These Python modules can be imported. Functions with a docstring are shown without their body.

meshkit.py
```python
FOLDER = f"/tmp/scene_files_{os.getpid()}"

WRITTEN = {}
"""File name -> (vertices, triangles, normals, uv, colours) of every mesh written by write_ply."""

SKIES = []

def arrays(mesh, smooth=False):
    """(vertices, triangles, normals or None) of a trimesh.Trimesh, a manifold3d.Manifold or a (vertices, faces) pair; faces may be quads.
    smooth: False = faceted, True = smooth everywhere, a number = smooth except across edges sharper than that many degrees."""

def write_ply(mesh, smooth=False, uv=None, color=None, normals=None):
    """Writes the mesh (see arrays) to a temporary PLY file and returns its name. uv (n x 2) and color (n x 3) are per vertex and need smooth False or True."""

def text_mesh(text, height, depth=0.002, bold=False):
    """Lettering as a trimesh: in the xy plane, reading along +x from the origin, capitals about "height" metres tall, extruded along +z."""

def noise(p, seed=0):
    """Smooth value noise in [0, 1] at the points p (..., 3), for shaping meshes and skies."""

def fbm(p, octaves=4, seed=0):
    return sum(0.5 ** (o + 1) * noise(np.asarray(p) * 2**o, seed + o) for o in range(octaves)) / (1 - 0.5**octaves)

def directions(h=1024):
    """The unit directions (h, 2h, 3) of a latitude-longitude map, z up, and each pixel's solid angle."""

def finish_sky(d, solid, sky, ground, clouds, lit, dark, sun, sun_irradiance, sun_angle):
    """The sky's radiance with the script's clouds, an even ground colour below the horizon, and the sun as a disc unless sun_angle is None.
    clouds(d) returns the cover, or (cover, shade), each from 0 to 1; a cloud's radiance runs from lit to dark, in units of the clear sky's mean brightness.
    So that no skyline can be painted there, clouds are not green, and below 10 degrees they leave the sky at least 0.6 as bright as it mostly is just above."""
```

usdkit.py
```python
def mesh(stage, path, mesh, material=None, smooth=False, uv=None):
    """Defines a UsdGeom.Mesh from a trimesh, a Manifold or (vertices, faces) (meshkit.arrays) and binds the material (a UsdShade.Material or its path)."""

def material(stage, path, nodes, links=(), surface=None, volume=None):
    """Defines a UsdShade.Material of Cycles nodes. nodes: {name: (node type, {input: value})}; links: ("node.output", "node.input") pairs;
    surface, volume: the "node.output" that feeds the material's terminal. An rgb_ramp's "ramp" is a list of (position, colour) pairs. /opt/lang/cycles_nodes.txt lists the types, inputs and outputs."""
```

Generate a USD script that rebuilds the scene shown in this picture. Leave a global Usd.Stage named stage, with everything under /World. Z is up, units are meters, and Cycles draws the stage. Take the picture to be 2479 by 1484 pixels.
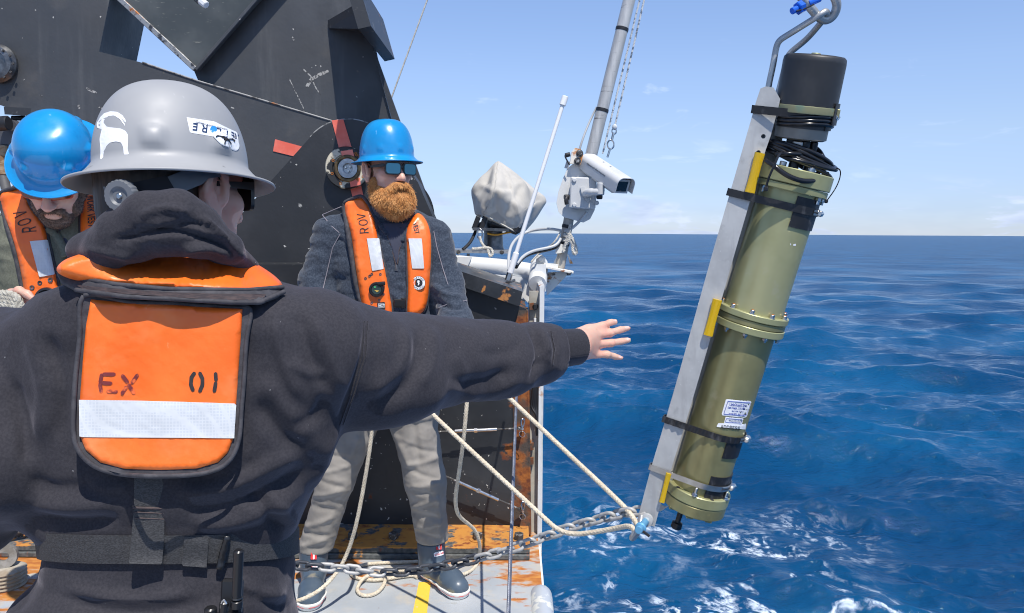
import math, numpy as np, trimesh, usdkit, meshkit
from pxr import Usd, UsdGeom, UsdLux, UsdShade, Gf, Vt, Sdf
from shapely.geometry import Polygon, Point, LineString
from shapely import affinity
from shapely.ops import unary_union
from scipy.spatial import Delaunay, cKDTree
import scipy.ndimage as ndi

stage = Usd.Stage.CreateInMemory()
UsdGeom.SetStageUpAxis(stage, 'Z'); UsdGeom.SetStageMetersPerUnit(stage, 1.0)
UsdGeom.Xform.Define(stage, '/World'); UsdGeom.Scope.Define(stage, '/World/Looks')

# ------------------------------------------------------------------ camera
FP, CX, CY = 1900.0, 1239.5, 742.0
EYE = np.array([0, 0, 1.5])
PITCH, ROLL = math.atan((742 - 564) / FP), 0.00574
fwd = np.array([0, math.cos(PITCH), -math.sin(PITCH)]); up0 = np.array([0, math.sin(PITCH), math.cos(PITCH)]); rt0 = np.array([1., 0, 0])
RT = rt0 * math.cos(ROLL) + up0 * math.sin(ROLL); UP = up0 * math.cos(ROLL) - rt0 * math.sin(ROLL)
cam = UsdGeom.Camera.Define(stage, '/World/camera')
cam.CreateHorizontalApertureAttr(36.0); cam.CreateVerticalApertureAttr(36.0 * 613 / 1024); cam.CreateFocalLengthAttr(36.0 * FP / 2479)
cam.CreateClippingRangeAttr((0.05, 60000.0)); cam.CreateExposureAttr(0.30)
mtx = np.eye(4); mtx[0, :3], mtx[1, :3], mtx[2, :3], mtx[3, :3] = RT, UP, -fwd, EYE
cam.AddTransformOp().Set(Gf.Matrix4d(*mtx.ravel()))

# ------------------------------------------------------------------ sky and sun
SUN_EL, SUN_AZ = math.radians(61), math.radians(158)      # azimuth from +y towards +x
sund = np.array([math.sin(SUN_AZ) * math.cos(SUN_EL), math.cos(SUN_AZ) * math.cos(SUN_EL), math.sin(SUN_EL)])
def mk_material(name, nodes, links, surface=None, volume=None):
    return usdkit.material(stage, '/World/Looks/' + name, nodes, links, surface, volume)
skym = mk_material('sky_look', {
    'tc': ('texture_coordinate', {}),
    'sx': ('separate_xyz', {}),
    'sky': ('sky_texture', {'sky_type': 'single_scattering', 'sun_disc': False, 'sun_elevation': SUN_EL, 'sun_rotation': SUN_AZ, 'altitude': 0.0, 'air_density': 1.0, 'aerosol_density': 0.1, 'ozone_density': 2.5}),
    'tz': ('map_range', {'from_min': 0.0, 'from_max': 0.3, 'to_min': 0.0, 'to_max': 1.0, 'clamp': True}),
    'tint': ('rgb_ramp', {'ramp': [(0.0, (0.53, 0.645, 1.0)), (0.10, (0.56, 0.655, 1.0)), (0.22, (0.68, 0.725, 1.0)), (0.39, (0.88, 0.855, 0.99)), (0.64, (1.03, 0.99, 1.10)), (1.0, (1.10, 1.08, 1.19))]}),
    'sk2': ('mix_color', {'blend_type': 'multiply', 'fac': 1.0}),
    'cmb': ('mapping', {'mapping_type': 'point', 'scale': (9.0, 9.0, 36.0)}),
    'n1': ('noise_texture', {'scale': 1.0, 'detail': 7.0, 'roughness': 0.58, 'distortion': 0.4}),
    'cov': ('map_range', {'range_type': 'smoothstep', 'from_min': 0.49, 'from_max': 0.60, 'to_min': 0.0, 'to_max': 0.7}),
    'el': ('map_range', {'range_type': 'smoothstep', 'from_min': 0.025, 'from_max': 0.075, 'to_min': 1.0, 'to_max': 0.0}),
    'el2': ('map_range', {'range_type': 'smoothstep', 'from_min': 0.0, 'from_max': 0.07, 'to_min': 0.15, 'to_max': 0.0}),
    'mul': ('math', {'math_type': 'multiply'}),
    'mx': ('math', {'math_type': 'maximum'}),
    'mapw': ('mapping', {'mapping_type': 'point', 'scale': (9.0, 9.0, 34.0), 'location': (3.1, 0.7, 2.0)}),
    'n2': ('noise_texture', {'scale': 1.0, 'detail': 6.0, 'roughness': 0.6, 'distortion': 0.6}),
    'wis': ('map_range', {'range_type': 'smoothstep', 'from_min': 0.62, 'from_max': 0.74, 'to_min': 0.0, 'to_max': 0.32}),
    'wel': ('map_range', {'range_type': 'smoothstep', 'from_min': 0.16, 'from_max': 0.25, 'to_min': 1.0, 'to_max': 0.0}),
    'wm': ('math', {'math_type': 'multiply'}),
    'shn': ('noise_texture', {'scale': 2.2, 'detail': 5.0}),
    'shr': ('rgb_ramp', {'ramp': [(0.40, (3.9, 4.6, 6.4)), (0.66, (5.5, 6.2, 7.9))]}),
    'mixh': ('mix_color', {}), 'mixw': ('mix_color', {'b': (5.4, 6.4, 8.6)}),
    'bg': ('background_shader', {'strength': 0.122}),
}, [('tc.generated', 'sx.vector'), ('tc.generated', 'cmb.vector'), ('cmb.vector', 'n1.vector'), ('n1.fac', 'cov.value'), ('sx.z', 'el.value'), ('sx.z', 'el2.value'),
    ('cov.result', 'mul.value1'), ('el.result', 'mul.value2'), ('mul.value', 'mx.value1'), ('el2.result', 'mx.value2'),
    ('cmb.vector', 'shn.vector'), ('shn.fac', 'shr.fac'), ('tc.generated', 'mapw.vector'), ('mapw.vector', 'n2.vector'), ('n2.fac', 'wis.value'), ('sx.z', 'wel.value'),
    ('wis.result', 'wm.value1'), ('wel.result', 'wm.value2'),
    ('sx.z', 'tz.value'), ('tz.result', 'tint.fac'), ('sky.color', 'sk2.a'), ('tint.color', 'sk2.b'), ('sk2.result', 'mixw.a'), ('wm.value', 'mixw.fac'), ('mixw.result', 'mixh.a'), ('shr.color', 'mixh.b'), ('mx.value', 'mixh.fac'), ('mixh.result', 'bg.color')], surface='bg.background')
dome = UsdLux.DomeLight.Define(stage, '/World/sky'); dome.CreateIntensityAttr(1.0)
UsdShade.MaterialBindingAPI.Apply(dome.GetPrim()).Bind(skym)
dome.GetPrim().SetCustomDataByKey('kind', 'structure')
sun = UsdLux.DistantLight.Define(stage, '/World/sun')
sun.CreateNormalizeAttr(True); sun.CreateIntensityAttr(1.18); sun.CreateAngleAttr(0.53); sun.CreateColorAttr(Gf.Vec3f(1.0, 0.95, 0.88))
zq = sund; xq = np.cross([0, 0, 1.], zq); xq /= np.linalg.norm(xq); yq = np.cross(zq, xq)
m4 = np.eye(4); m4[0, :3], m4[1, :3], m4[2, :3] = xq, yq, zq
sun.AddTransformOp().Set(Gf.Matrix4d(*m4.ravel()))

# ------------------------------------------------------------------ helpers: pixels of the photo (2479 wide) to points
def ray(px, py):
    px, py = np.asarray(px, float), np.asarray(py, float)
    return fwd + RT * ((px - CX) / FP)[..., None] + UP * ((CY - py) / FP)[..., None]
def at(px, py, Y):
    d = ray(px, py); return EYE + d * (np.asarray(Y, float) / d[..., 1])[..., None]
def A(lst): a = np.array(lst, float); return at(a[:, 0], a[:, 1], a[:, 2])
def proj(p):
    q = np.asarray(p) - EYE; w = q @ fwd
    return np.stack([CX + FP * (q @ RT) / w, CY - FP * (q @ UP) / w], -1)
def scale_at(Y): return Y / FP

_names, LOC = {}, {}
def numbered(parent, name):
    k = (parent, name); n = _names.get(k, 0); _names[k] = n + 1
    return name if n == 0 else f'{name}_{n:03d}'
def setd(prim, **kw):
    for k, v in kw.items():
        if v: prim.SetCustomDataByKey(k, v)
def path_of(parent): return '/World' if parent is None else str(parent.GetPath())
def thing(name, label, cat, loc=(0, 0, 0), group=None, kind=None):
    pth = '/World/' + numbered('/World', name); x = UsdGeom.Xform.Define(stage, pth); x.AddTranslateOp().Set(Gf.Vec3d(*map(float, loc)))
    LOC[pth] = np.array(loc, float); setd(x.GetPrim(), label=label, category=cat, group=group, kind=kind); return x.GetPrim()
def obj(name, mesh, m, parent=None, smooth=35, label=None, cat=None, group=None, kind=None):
    pth = path_of(parent) + '/' + numbered(path_of(parent), name)
    off = LOC.get(path_of(parent), np.zeros(3))
    if isinstance(mesh, (list,)): mesh = cat_(mesh)
    if hasattr(mesh, 'to_mesh'):
        mm = mesh.to_mesh(); mesh = trimesh.Trimesh(mm.vert_properties[:, :3], mm.tri_verts, process=False)
    v, f = np.asarray(mesh.vertices) - off, np.asarray(mesh.faces)
    p = usdkit.mesh(stage, pth, trimesh.Trimesh(v, f, process=False), m, smooth=smooth).GetPrim()
    LOC[pth] = off; setd(p, label=label, category=cat, group=group, kind=kind); return p
def cat_(l): return trimesh.util.concatenate([x for x in l if x is not None])

# ------------------------------------------------------------------ materials
def M(name, col, rough=0.5, metal=0.0, var=None, layers=(), bump=(), rvar=None, coord='pos', **kw):
    """var=(colour, scale, lo, hi[, stretch]); layers=[dict(c=, s=, lo=, hi=, st=, grad=(axis,a,b,amp), r=, m=)]; bump=[(scale, strength, distance[, stretch])]"""
    n, l = {'g': ('geometry', {}), 'p': ('principled_bsdf', {'roughness': rough, 'metallic': metal, **kw})}, []
    src = 'g.position'
    if coord == 'obj': n['tc'] = ('texture_coordinate', {}); src = 'tc.object'
    n['c0'] = ('mix_color', {'a': col, 'b': col, 'fac': 0.0}); cur, cr = 'c0.result', None
    allL = list(layers)
    if var: allL = [dict(c=var[0], s=var[1], lo=var[2], hi=var[3], st=var[4] if len(var) > 4 else (1, 1, 1))] + allL
    for i, L in enumerate(allL):
        t = f'L{i}'
        n[t + 'm'] = ('mapping', {'mapping_type': 'point', 'scale': L.get('st', (1, 1, 1)), 'location': (i * 3.7, i * 1.3, i * 2.1)}); l.append((src, t + 'm.vector'))
        n[t + 'n'] = ('noise_texture', {'scale': L['s'], 'detail': L.get('d', 5.0), 'roughness': L.get('nr', 0.6), 'distortion': L.get('dist', 0.0)}); l.append((t + 'm.vector', t + 'n.vector'))
        fac = t + 'n.fac'
        if 'grad' in L:
            for gi, (ax, a, b, amp) in enumerate(L['grad'] if isinstance(L['grad'], list) else [L['grad']]):
                u = f'{t}g{gi}'
                n[u + 's'] = ('separate_xyz', {}); n[u + 'r'] = ('map_range', {'range_type': 'smoothstep', 'from_min': a, 'from_max': b, 'to_min': 0.0, 'to_max': amp}); n[u + 'a'] = ('math', {'math_type': 'add'})
                l += [('g.position', u + 's.vector'), (f'{u}s.{ax}', u + 'r.value'), (u + 'r.result', u + 'a.value1'), (fac, u + 'a.value2')]; fac = u + 'a.value'
        n[t + 'f'] = ('map_range', {'range_type': 'smoothstep', 'from_min': L['lo'], 'from_max': L['hi'], 'to_min': 0.0, 'to_max': L.get('amt', 1.0)}); l.append((fac, t + 'f.value'))
        n[t + 'x'] = ('mix_color', {'b': L['c']}); l += [(cur, t + 'x.a'), (t + 'f.result', t + 'x.fac')]; cur = t + 'x.result'
        if 'c2' in L:
            n[t + 'n2'] = ('noise_texture', {'scale': L['s'] * 4, 'detail': 5.0}); n[t + 'c2'] = ('mix_color', {'a': L['c'], 'b': L['c2']}); n[t + 'f2'] = ('map_range', {'from_min': 0.35, 'from_max': 0.65, 'to_min': 0., 'to_max': 1., 'clamp': True})
            l += [(t + 'm.vector', t + 'n2.vector'), (t + 'n2.fac', t + 'f2.value'), (t + 'f2.result', t + 'c2.fac'), (t + 'c2.result', t + 'x.b')]
        if 'r' in L:
            n[t + 'rr'] = ('mix_float', {'a': rough, 'b': L['r']}); l.append((t + 'f.result', t + 'rr.fac'))
            if cr: l.append((cr, t + 'rr.a'))
            cr = t + 'rr.result'
        if 'm' in L:
            n[t + 'mm'] = ('mix_float', {'a': metal, 'b': L['m']}); l += [(t + 'f.result', t + 'mm.fac'), (t + 'mm.result', 'p.metallic')]
    if rvar:
        n['rn'] = ('noise_texture', {'scale': rvar[0], 'detail': 4.0}); n['rm'] = ('map_range', {'from_min': 0.3, 'from_max': 0.7, 'to_min': rvar[1], 'to_max': rvar[2], 'clamp': True})
        l += [(src, 'rn.vector'), ('rn.fac', 'rm.value')]
        if not cr: cr = 'rm.result'
    if cr: l.append((cr, 'p.roughness'))
    l.append((cur, 'p.base_color'))
    prev = None
    for i, b in enumerate(bump):
        t = f'B{i}'
        n[t + 'm'] = ('mapping', {'mapping_type': 'point', 'scale': b[3] if len(b) > 3 else (1, 1, 1)}); n[t + 'n'] = ('noise_texture', {'scale': b[0], 'detail': 3.0}); n[t] = ('bump', {'strength': b[1], 'distance': b[2]})
        l += [(src, t + 'm.vector'), (t + 'm.vector', t + 'n.vector'), (t + 'n.fac', t + '.height')]
        if prev: l.append((prev, t + '.normal'))
        prev = t + '.normal'
    if prev: l.append((prev, 'p.normal'))
    return mk_material(name, n, l, surface='p.BSDF')

# ------------------------------------------------------------------ mesh helpers
def frame(z, x=None):
    z = np.asarray(z, float); z = z / np.linalg.norm(z)
    x = np.array([1., 0, 0]) if x is None else np.asarray(x, float)
    if abs(x @ z) > 0.98 * np.linalg.norm(x): x = np.array([0, 1., 0])
    x = x - z * (x @ z); x /= np.linalg.norm(x)
    return x, np.cross(z, x), z
def place(m, o, z=(0, 0, 1), x=None):
    a, b, c = frame(z, x); T = np.eye(4); T[:3, 0], T[:3, 1], T[:3, 2], T[:3, 3] = a, b, c, o
    m = m.copy(); m.apply_transform(T); return m
def prism(poly, Y0, Y1, holes=()):
    """An outline seen at depth Y0, as a real plate from Y0 to Y1 (world y)."""
    q = at(*np.array(poly, float).T, Y0)[:, [0, 2]]
    P = Polygon(q, [at(*np.array(h, float).T, Y0)[:, [0, 2]] for h in holes])
    if not P.is_valid: P = P.buffer(0)
    m = trimesh.creation.extrude_polygon(P, Y1 - Y0, engine='earcut')
    v = m.vertices.copy(); m.vertices = np.stack([v[:, 0], Y0 + v[:, 2], v[:, 1]], 1); m.invert(); return m
def spline(pts, n=40, closed=False):
    from scipy.interpolate import CubicSpline
    p = np.asarray(pts, float)
    if closed: p = np.vstack([p, p[:1]])
    t = np.r_[0, np.cumsum(np.linalg.norm(np.diff(p, axis=0), axis=1) ** 0.5)]
    s = CubicSpline(t, p, bc_type='periodic' if closed else 'natural')(np.linspace(0, t[-1], n + (1 if closed else 0)))
    return s[:-1] if closed else s
def tube(p, r, n=10, closed=False, cap=True):
    p = np.asarray(p, float); k = len(p); r = np.broadcast_to(np.asarray(r, float), (k,))
    tg = np.gradient(p, axis=0) if not closed else np.roll(p, -1, 0) - np.roll(p, 1, 0)
    tg /= np.maximum(np.linalg.norm(tg, axis=1, keepdims=True), 1e-9)
    x, y, _ = frame(tg[0]); X = [x]
    for i in range(1, k):
        x = X[-1] - tg[i] * (X[-1] @ tg[i]); X.append(x / np.linalg.norm(x))
    X = np.array(X); Yv = np.cross(tg, X); a = np.linspace(0, 2 * np.pi, n, endpoint=False)
    v = (p[:, None] + r[:, None, None] * (np.cos(a)[None, :, None] * X[:, None] + np.sin(a)[None, :, None] * Yv[:, None])).reshape(-1, 3)
    f = []
    i, j = np.meshgrid(np.arange(k if closed else k - 1), np.arange(n), indexing='ij'); i2, j2 = (i + 1) % k, (j + 1) % n
    q = np.stack([i * n + j, i * n + j2, i2 * n + j2, i2 * n + j], -1).reshape(-1, 4)
    f = np.vstack([q[:, [0, 1, 2]], q[:, [0, 2, 3]]])
    if cap and not closed:
        v = np.vstack([v, p[0], p[-1]]); c0, c1 = len(v) - 2, len(v) - 1; j = np.arange(n); j2 = (j + 1) % n
        f = np.vstack([f, np.stack([np.full(n, c0), j2, j], 1), np.stack([np.full(n, c1), (k - 1) * n + j, (k - 1) * n + j2], 1)])
    return trimesh.Trimesh(v, f, process=False)
def lathe(prof, n=40):
    """prof: (r, z) pairs from bottom to top (closed on the axis when r=0)."""
    pr = np.array(prof, float); a = np.linspace(0, 2 * np.pi, n, endpoint=False); k = len(pr)
    v = np.stack([pr[:, None, 0] * np.cos(a), pr[:, None, 0] * np.sin(a), np.broadcast_to(pr[:, None, 1], (k, n))], -1).reshape(-1, 3)
    i, j = np.meshgrid(np.arange(k - 1), np.arange(n), indexing='ij'); j2 = (j + 1) % n
    q = np.stack([i * n + j, i * n + j2, (i + 1) * n + j2, (i + 1) * n + j], -1).reshape(-1, 4)
    m = trimesh.Trimesh(v, np.vstack([q[:, [0, 1, 2]], q[:, [0, 2, 3]]]), process=True); m.update_faces(m.nondegenerate_faces()); return m
def cyl(r, h, n=24, ch=0.0):
    ch = min(ch, r * .4, h * .4)
    return lathe([(0, 0), (r - ch, 0), (r, ch), (r, h - ch), (r - ch, h), (0, h)] if ch else [(0, 0), (r, 0), (r, h), (0, h)], n)
def cbox(sx, sy, sz, ch=0.004):
    """A box with chamfered edges, centred."""
    import manifold3d as mf
    ch = min(ch, sx * .45, sy * .45, sz * .45); h = np.array([sx, sy, sz]) / 2; pts = []
    for s in np.array(np.meshgrid([-1, 1], [-1, 1], [-1, 1])).reshape(3, -1).T:
        for k in range(3):
            q = h - ch; q[k] = h[k]; pts.append(s * q)
    return mtri(mf.Manifold.hull_points(np.array(pts)))
def mtri(mm):
    mm = mm.to_mesh(); return trimesh.Trimesh(mm.vert_properties[:, :3].astype(float), mm.tri_verts, process=False)
def hull(pts):
    import manifold3d as mf
    return mtri(mf.Manifold.hull_points(np.asarray(pts, float)))
def beam(a, b, w, h, upv=(0, 0, 1), ch=0.003):
    a, b = np.asarray(a, float), np.asarray(b, float); L = np.linalg.norm(b - a)
    return place(cbox(w, h, L, ch), (a + b) / 2, b - a, np.cross(upv, b - a))
def rod(a, b, r, n=14, ch=0.0): return place(cyl(r, float(np.linalg.norm(np.subtract(b, a))), n, ch), a, np.subtract(b, a))
def hexbolt(o, d, r=0.012, h=0.008, washer=True):
    p = [place(cyl(r, h, 6, r * .12), np.asarray(o) + np.asarray(d) * 0.003, d)]
    if washer: p.append(place(cyl(r * 1.6, 0.003, 18), o, d))
    return cat_(p)
def sph(o, r, sub=2):
    m = trimesh.creation.icosphere(sub, 1.0); m.apply_scale(r); m.apply_translation(o); return m
def strand(path, r, strands=3, pitch=0.05, n=7, rr=0.55):
    """A laid rope: strands winding round a path."""
    p = np.asarray(path, float); s = np.r_[0, np.cumsum(np.linalg.norm(np.diff(p, axis=0), axis=1))]
    tg = np.gradient(p, axis=0); tg /= np.linalg.norm(tg, axis=1, keepdims=True); x = frame(tg[0])[0]; X = []
    for t in tg: x = x - t * (x @ t); x /= np.linalg.norm(x); X.append(x)
    X = np.array(X); Y = np.cross(tg, X); out = []
    for k in range(strands):
        a = 2 * np.pi * (s / pitch + k / strands)
        out.append(tube(p + r * (1 - rr) * (np.cos(a)[:, None] * X + np.sin(a)[:, None] * Y) , r * rr, n))
    return cat_(out)
def resample(p, step):
    p = np.asarray(p, float); s = np.r_[0, np.cumsum(np.linalg.norm(np.diff(p, axis=0), axis=1))]; n = max(2, int(s[-1] / step) + 1); t = np.linspace(0, s[-1], n)
    return np.stack([np.interp(t, s, p[:, k]) for k in range(3)], 1)

# ------------------------------------------------------------------ signed distance modelling
def d_cone(p, a, b, ra, rb):
    ba = b - a; q = p - a; t = q @ ba / max(ba @ ba, 1e-12); np.clip(t, 0, 1, out=t); q -= t[:, None] * ba; return np.sqrt(np.einsum('ij,ij->i', q, q)) - (ra + (rb - ra) * t)
def d_ell(p, o, R, r):
    q = (p - o) @ (np.asarray(R).T / r); k0 = np.sqrt(np.einsum('ij,ij->i', q, q)); q /= r; k1 = np.sqrt(np.einsum('ij,ij->i', q, q)); return k0 * (k0 - 1) / np.maximum(k1, 1e-9)
def smin(a, b, k):
    h = np.maximum(k - np.abs(a - b), 0) / k; return np.minimum(a, b) - h * h * k * 0.25
class S:
    """A list of smooth-blended primitives."""
    def __init__(s): s.p = []
    def cone(s, a, b, ra, rb, k=0.02, op=1): s.p.append(('c', np.asarray(a, float), np.asarray(b, float), ra, rb, k, op)); return s
    def chain(s, pts, rs, k=0.02):
        for i in range(len(pts) - 1): s.cone(pts[i], pts[i + 1], rs[i], rs[i + 1], k)
        return s
    def ell(s, o, r, R=np.eye(3), k=0.02, op=1): s.p.append(('e', np.asarray(o, float), np.asarray(R, float), np.asarray(r, float), k, op)); return s
    def loft(s, z, cx, cy, a, b, e=2.4, k=0.02):
        o = np.argsort(z); s.p.append(('l', *[np.asarray(q, float)[o] for q in (z, cx, cy, a, b)], e, k, 1)); return s
    @staticmethod
    def box(q):
        if q[0] == 'c': return np.minimum(q[1] - q[3], q[2] - q[4]), np.maximum(q[1] + q[3], q[2] + q[4])
        if q[0] == 'e': R = q[3].max(); return q[1] - R, q[1] + R
        return np.array([(q[2] - q[4]).min(), (q[3] - q[5]).min(), q[1][0]]), np.array([(q[2] + q[4]).max(), (q[3] + q[5]).max(), q[1][-1]])
    def near(s, lo, hi, reach):
        o = S()
        for q in s.p:
            l, h = s.box(q); g = np.maximum(np.maximum(l - hi, lo - h), 0); gap = math.sqrt(g @ g)
            if gap < reach + q[-2]: o.p.append(q)
        return o
    def bounds(s):
        lo, hi = np.full(3, 1e9), np.full(3, -1e9)
        for q in s.p:
            if q[-1] < 0: continue
            if q[0] == 'c': l, h = np.minimum(q[1] - q[3], q[2] - q[4]), np.maximum(q[1] + q[3], q[2] + q[4])
            elif q[0] == 'e': R = q[3].max(); l, h = q[1] - R, q[1] + R
            else: l, h = np.array([(q[2] - q[4]).min(), (q[3] - q[5]).min(), q[1][0]]), np.array([(q[2] + q[4]).max(), (q[3] + q[5]).max(), q[1][-1]])
            lo, hi = np.minimum(lo, l), np.maximum(hi, h)
        return lo - 0.03, hi + 0.03
    def __call__(s, p):
        d = np.full(len(p), 1e3)
        for q in s.p:
            if q[0] == 'c': x = d_cone(p, *q[1:5])
            elif q[0] == 'e': x = d_ell(p, *q[1:4])
            else:
                z = p[:, 2]; cx, cy, a, b = (np.interp(z, q[1], q[i]) for i in (2, 3, 4, 5)); e = q[6]
                x = ((np.abs((p[:, 0] - cx) / a) ** e + np.abs((p[:, 1] - cy) / b) ** e) ** (1 / e) - 1) * np.minimum(a, b)
                x = np.maximum(x, np.maximum(q[1][0] - z, z - q[1][-1]))
            d = smin(d, x, q[-2]) if q[-1] > 0 else -smin(-d, x, q[-2])
        return d
    def mesh(s, h, smooth=4, cut=None):
        return nets(s, *s.bounds(), h, smooth, cut=cut)
def relax(m, n, a=0.5, b=-0.52):
    import scipy.sparse as sp
    if not n: return m
    v, f = np.array(m.vertices), np.asarray(m.faces); e = np.vstack([f[:, [0, 1]], f[:, [1, 2]], f[:, [2, 0]]]); W = sp.coo_matrix((np.ones(len(e)), (e[:, 0], e[:, 1])), (len(v), len(v))).tocsr(); W = ((W + W.T) > 0).astype(float); dg = np.maximum(np.asarray(W.sum(1)).ravel(), 1)[:, None]
    for _ in range(n):
        for w in (a, b): v = v + w * (W @ v / dg - v)
    m.vertices = v; return m
def nets(F, lo, hi, h, smooth=4, B=8, cut=None):
    f = F if cut is None else (lambda p: np.maximum(F(p), cut(p)))
    lo = np.asarray(lo, float); n = np.ceil((np.asarray(hi) - lo) / (h * B)).astype(int) + 1
    cs = np.stack(np.meshgrid(*[np.arange(k) for k in n], indexing='ij'), -1).reshape(-1, 3)
    dc = f(lo + (cs + 0.5) * B * h); near = np.abs(dc) < B * h * 1.35
    G = np.repeat(np.repeat(np.repeat(dc.reshape(n), B, 0), B, 1), B, 2).astype(np.float32)
    loc = np.stack(np.meshgrid(*[np.arange(B)] * 3, indexing='ij'), -1).reshape(-1, 3)
    blk = cs[near]
    key = blk // 4; blk = blk[np.lexsort((key[:, 2], key[:, 1], key[:, 0]))]; key = blk // 4; cuts = np.r_[0, np.flatnonzero((np.diff(key, axis=0) != 0).any(1)) + 1, len(blk)]
    for a, b in zip(cuts[:-1], cuts[1:]):
        idx = (blk[a:b, None] * B + loc).reshape(-1, 3); pt = lo + idx * h; g = F.near(pt.min(0), pt.max(0), B * h * 3.2); x = g(pt); G[idx[:, 0], idx[:, 1], idx[:, 2]] = x if cut is None else np.maximum(x, cut(pt))
    s = G < 0; c = np.zeros([k - 1 for k in G.shape], np.int8)
    for a, b, e in np.ndindex(2, 2, 2): c += s[a:a + c.shape[0], b:b + c.shape[1], e:e + c.shape[2]]
    cells = np.argwhere((c > 0) & (c < 8)); ID = np.full(c.shape, -1, np.int32); ID[tuple(cells.T)] = np.arange(len(cells))
    acc, cnt = np.zeros((len(cells), 3)), np.zeros(len(cells))
    corners = np.array(list(np.ndindex(2, 2, 2)))
    for a in range(8):
        for b in range(a + 1, 8):
            if np.abs(corners[a] - corners[b]).sum() != 1: continue
            ca, cb = cells + corners[a], cells + corners[b]; va, vb = G[tuple(ca.T)].astype(float), G[tuple(cb.T)].astype(float); m = (va < 0) != (vb < 0)
            t = np.where(m, va / np.where(m, va - vb, 1), 0); acc[m] += (ca + (cb - ca) * t[:, None])[m]; cnt[m] += 1
    v = lo + acc / cnt[:, None] * h; faces = []
    for ax in range(3):
        sl = [slice(None)] * 3; sl2 = [slice(None)] * 3; sl[ax] = slice(0, -1); sl2[ax] = slice(1, None)
        a, b = s[tuple(sl)], s[tuple(sl2)]; e = np.argwhere(a != b); u, w = (ax + 1) % 3, (ax + 2) % 3
        ok = (e[:, u] > 0) & (e[:, w] > 0) & (e[:, u] < c.shape[u]) & (e[:, w] < c.shape[w]); e = e[ok]; flip = a[tuple(e.T)]
        q = []
        for du, dw in ((-1, -1), (0, -1), (0, 0), (-1, 0)):
            k = e.copy(); k[:, u] += du; k[:, w] += dw; q.append(ID[tuple(k.T)])
        q = np.stack(q, 1); q[~flip] = q[~flip][:, ::-1]; q = q[(q >= 0).all(1)]; faces += [q[:, [0, 1, 2]], q[:, [0, 2, 3]]]
    m = trimesh.Trimesh(v, np.vstack(faces), process=False)
    m.remove_unreferenced_vertices(); return relax(m, smooth)
def vnormals(m):
    v, f = np.asarray(m.vertices), np.asarray(m.faces); n = np.zeros_like(v); fn = np.cross(v[f[:, 1]] - v[f[:, 0]], v[f[:, 2]] - v[f[:, 0]])
    for k in range(3): np.add.at(n, f[:, k], fn)
    return n / np.maximum(np.linalg.norm(n, axis=1, keepdims=True), 1e-12)
def seg_dist(q, pl):
    """Distance of 2-D points to a polyline, and how far along it (0..1)."""
    pl = np.asarray(pl, float); best, al = np.full(len(q), 1e9), np.zeros(len(q)); L = np.linalg.norm(np.diff(pl, axis=0), axis=1); T = L.sum(); s = 0
    sd = np.zeros(len(q))
    for i in range(len(pl) - 1):
        ba = pl[i + 1] - pl[i]; t = np.clip((q - pl[i]) @ ba / (ba @ ba), 0, 1); w = q - pl[i] - t[:, None] * ba; d = np.linalg.norm(w, axis=1); m = d < best
        best[m] = d[m]; al[m] = (s + t[m] * L[i]) / T; sd[m] = np.sign(ba[0] * w[m, 1] - ba[1] * w[m, 0]); s += L[i]
    return best, al, sd
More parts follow.
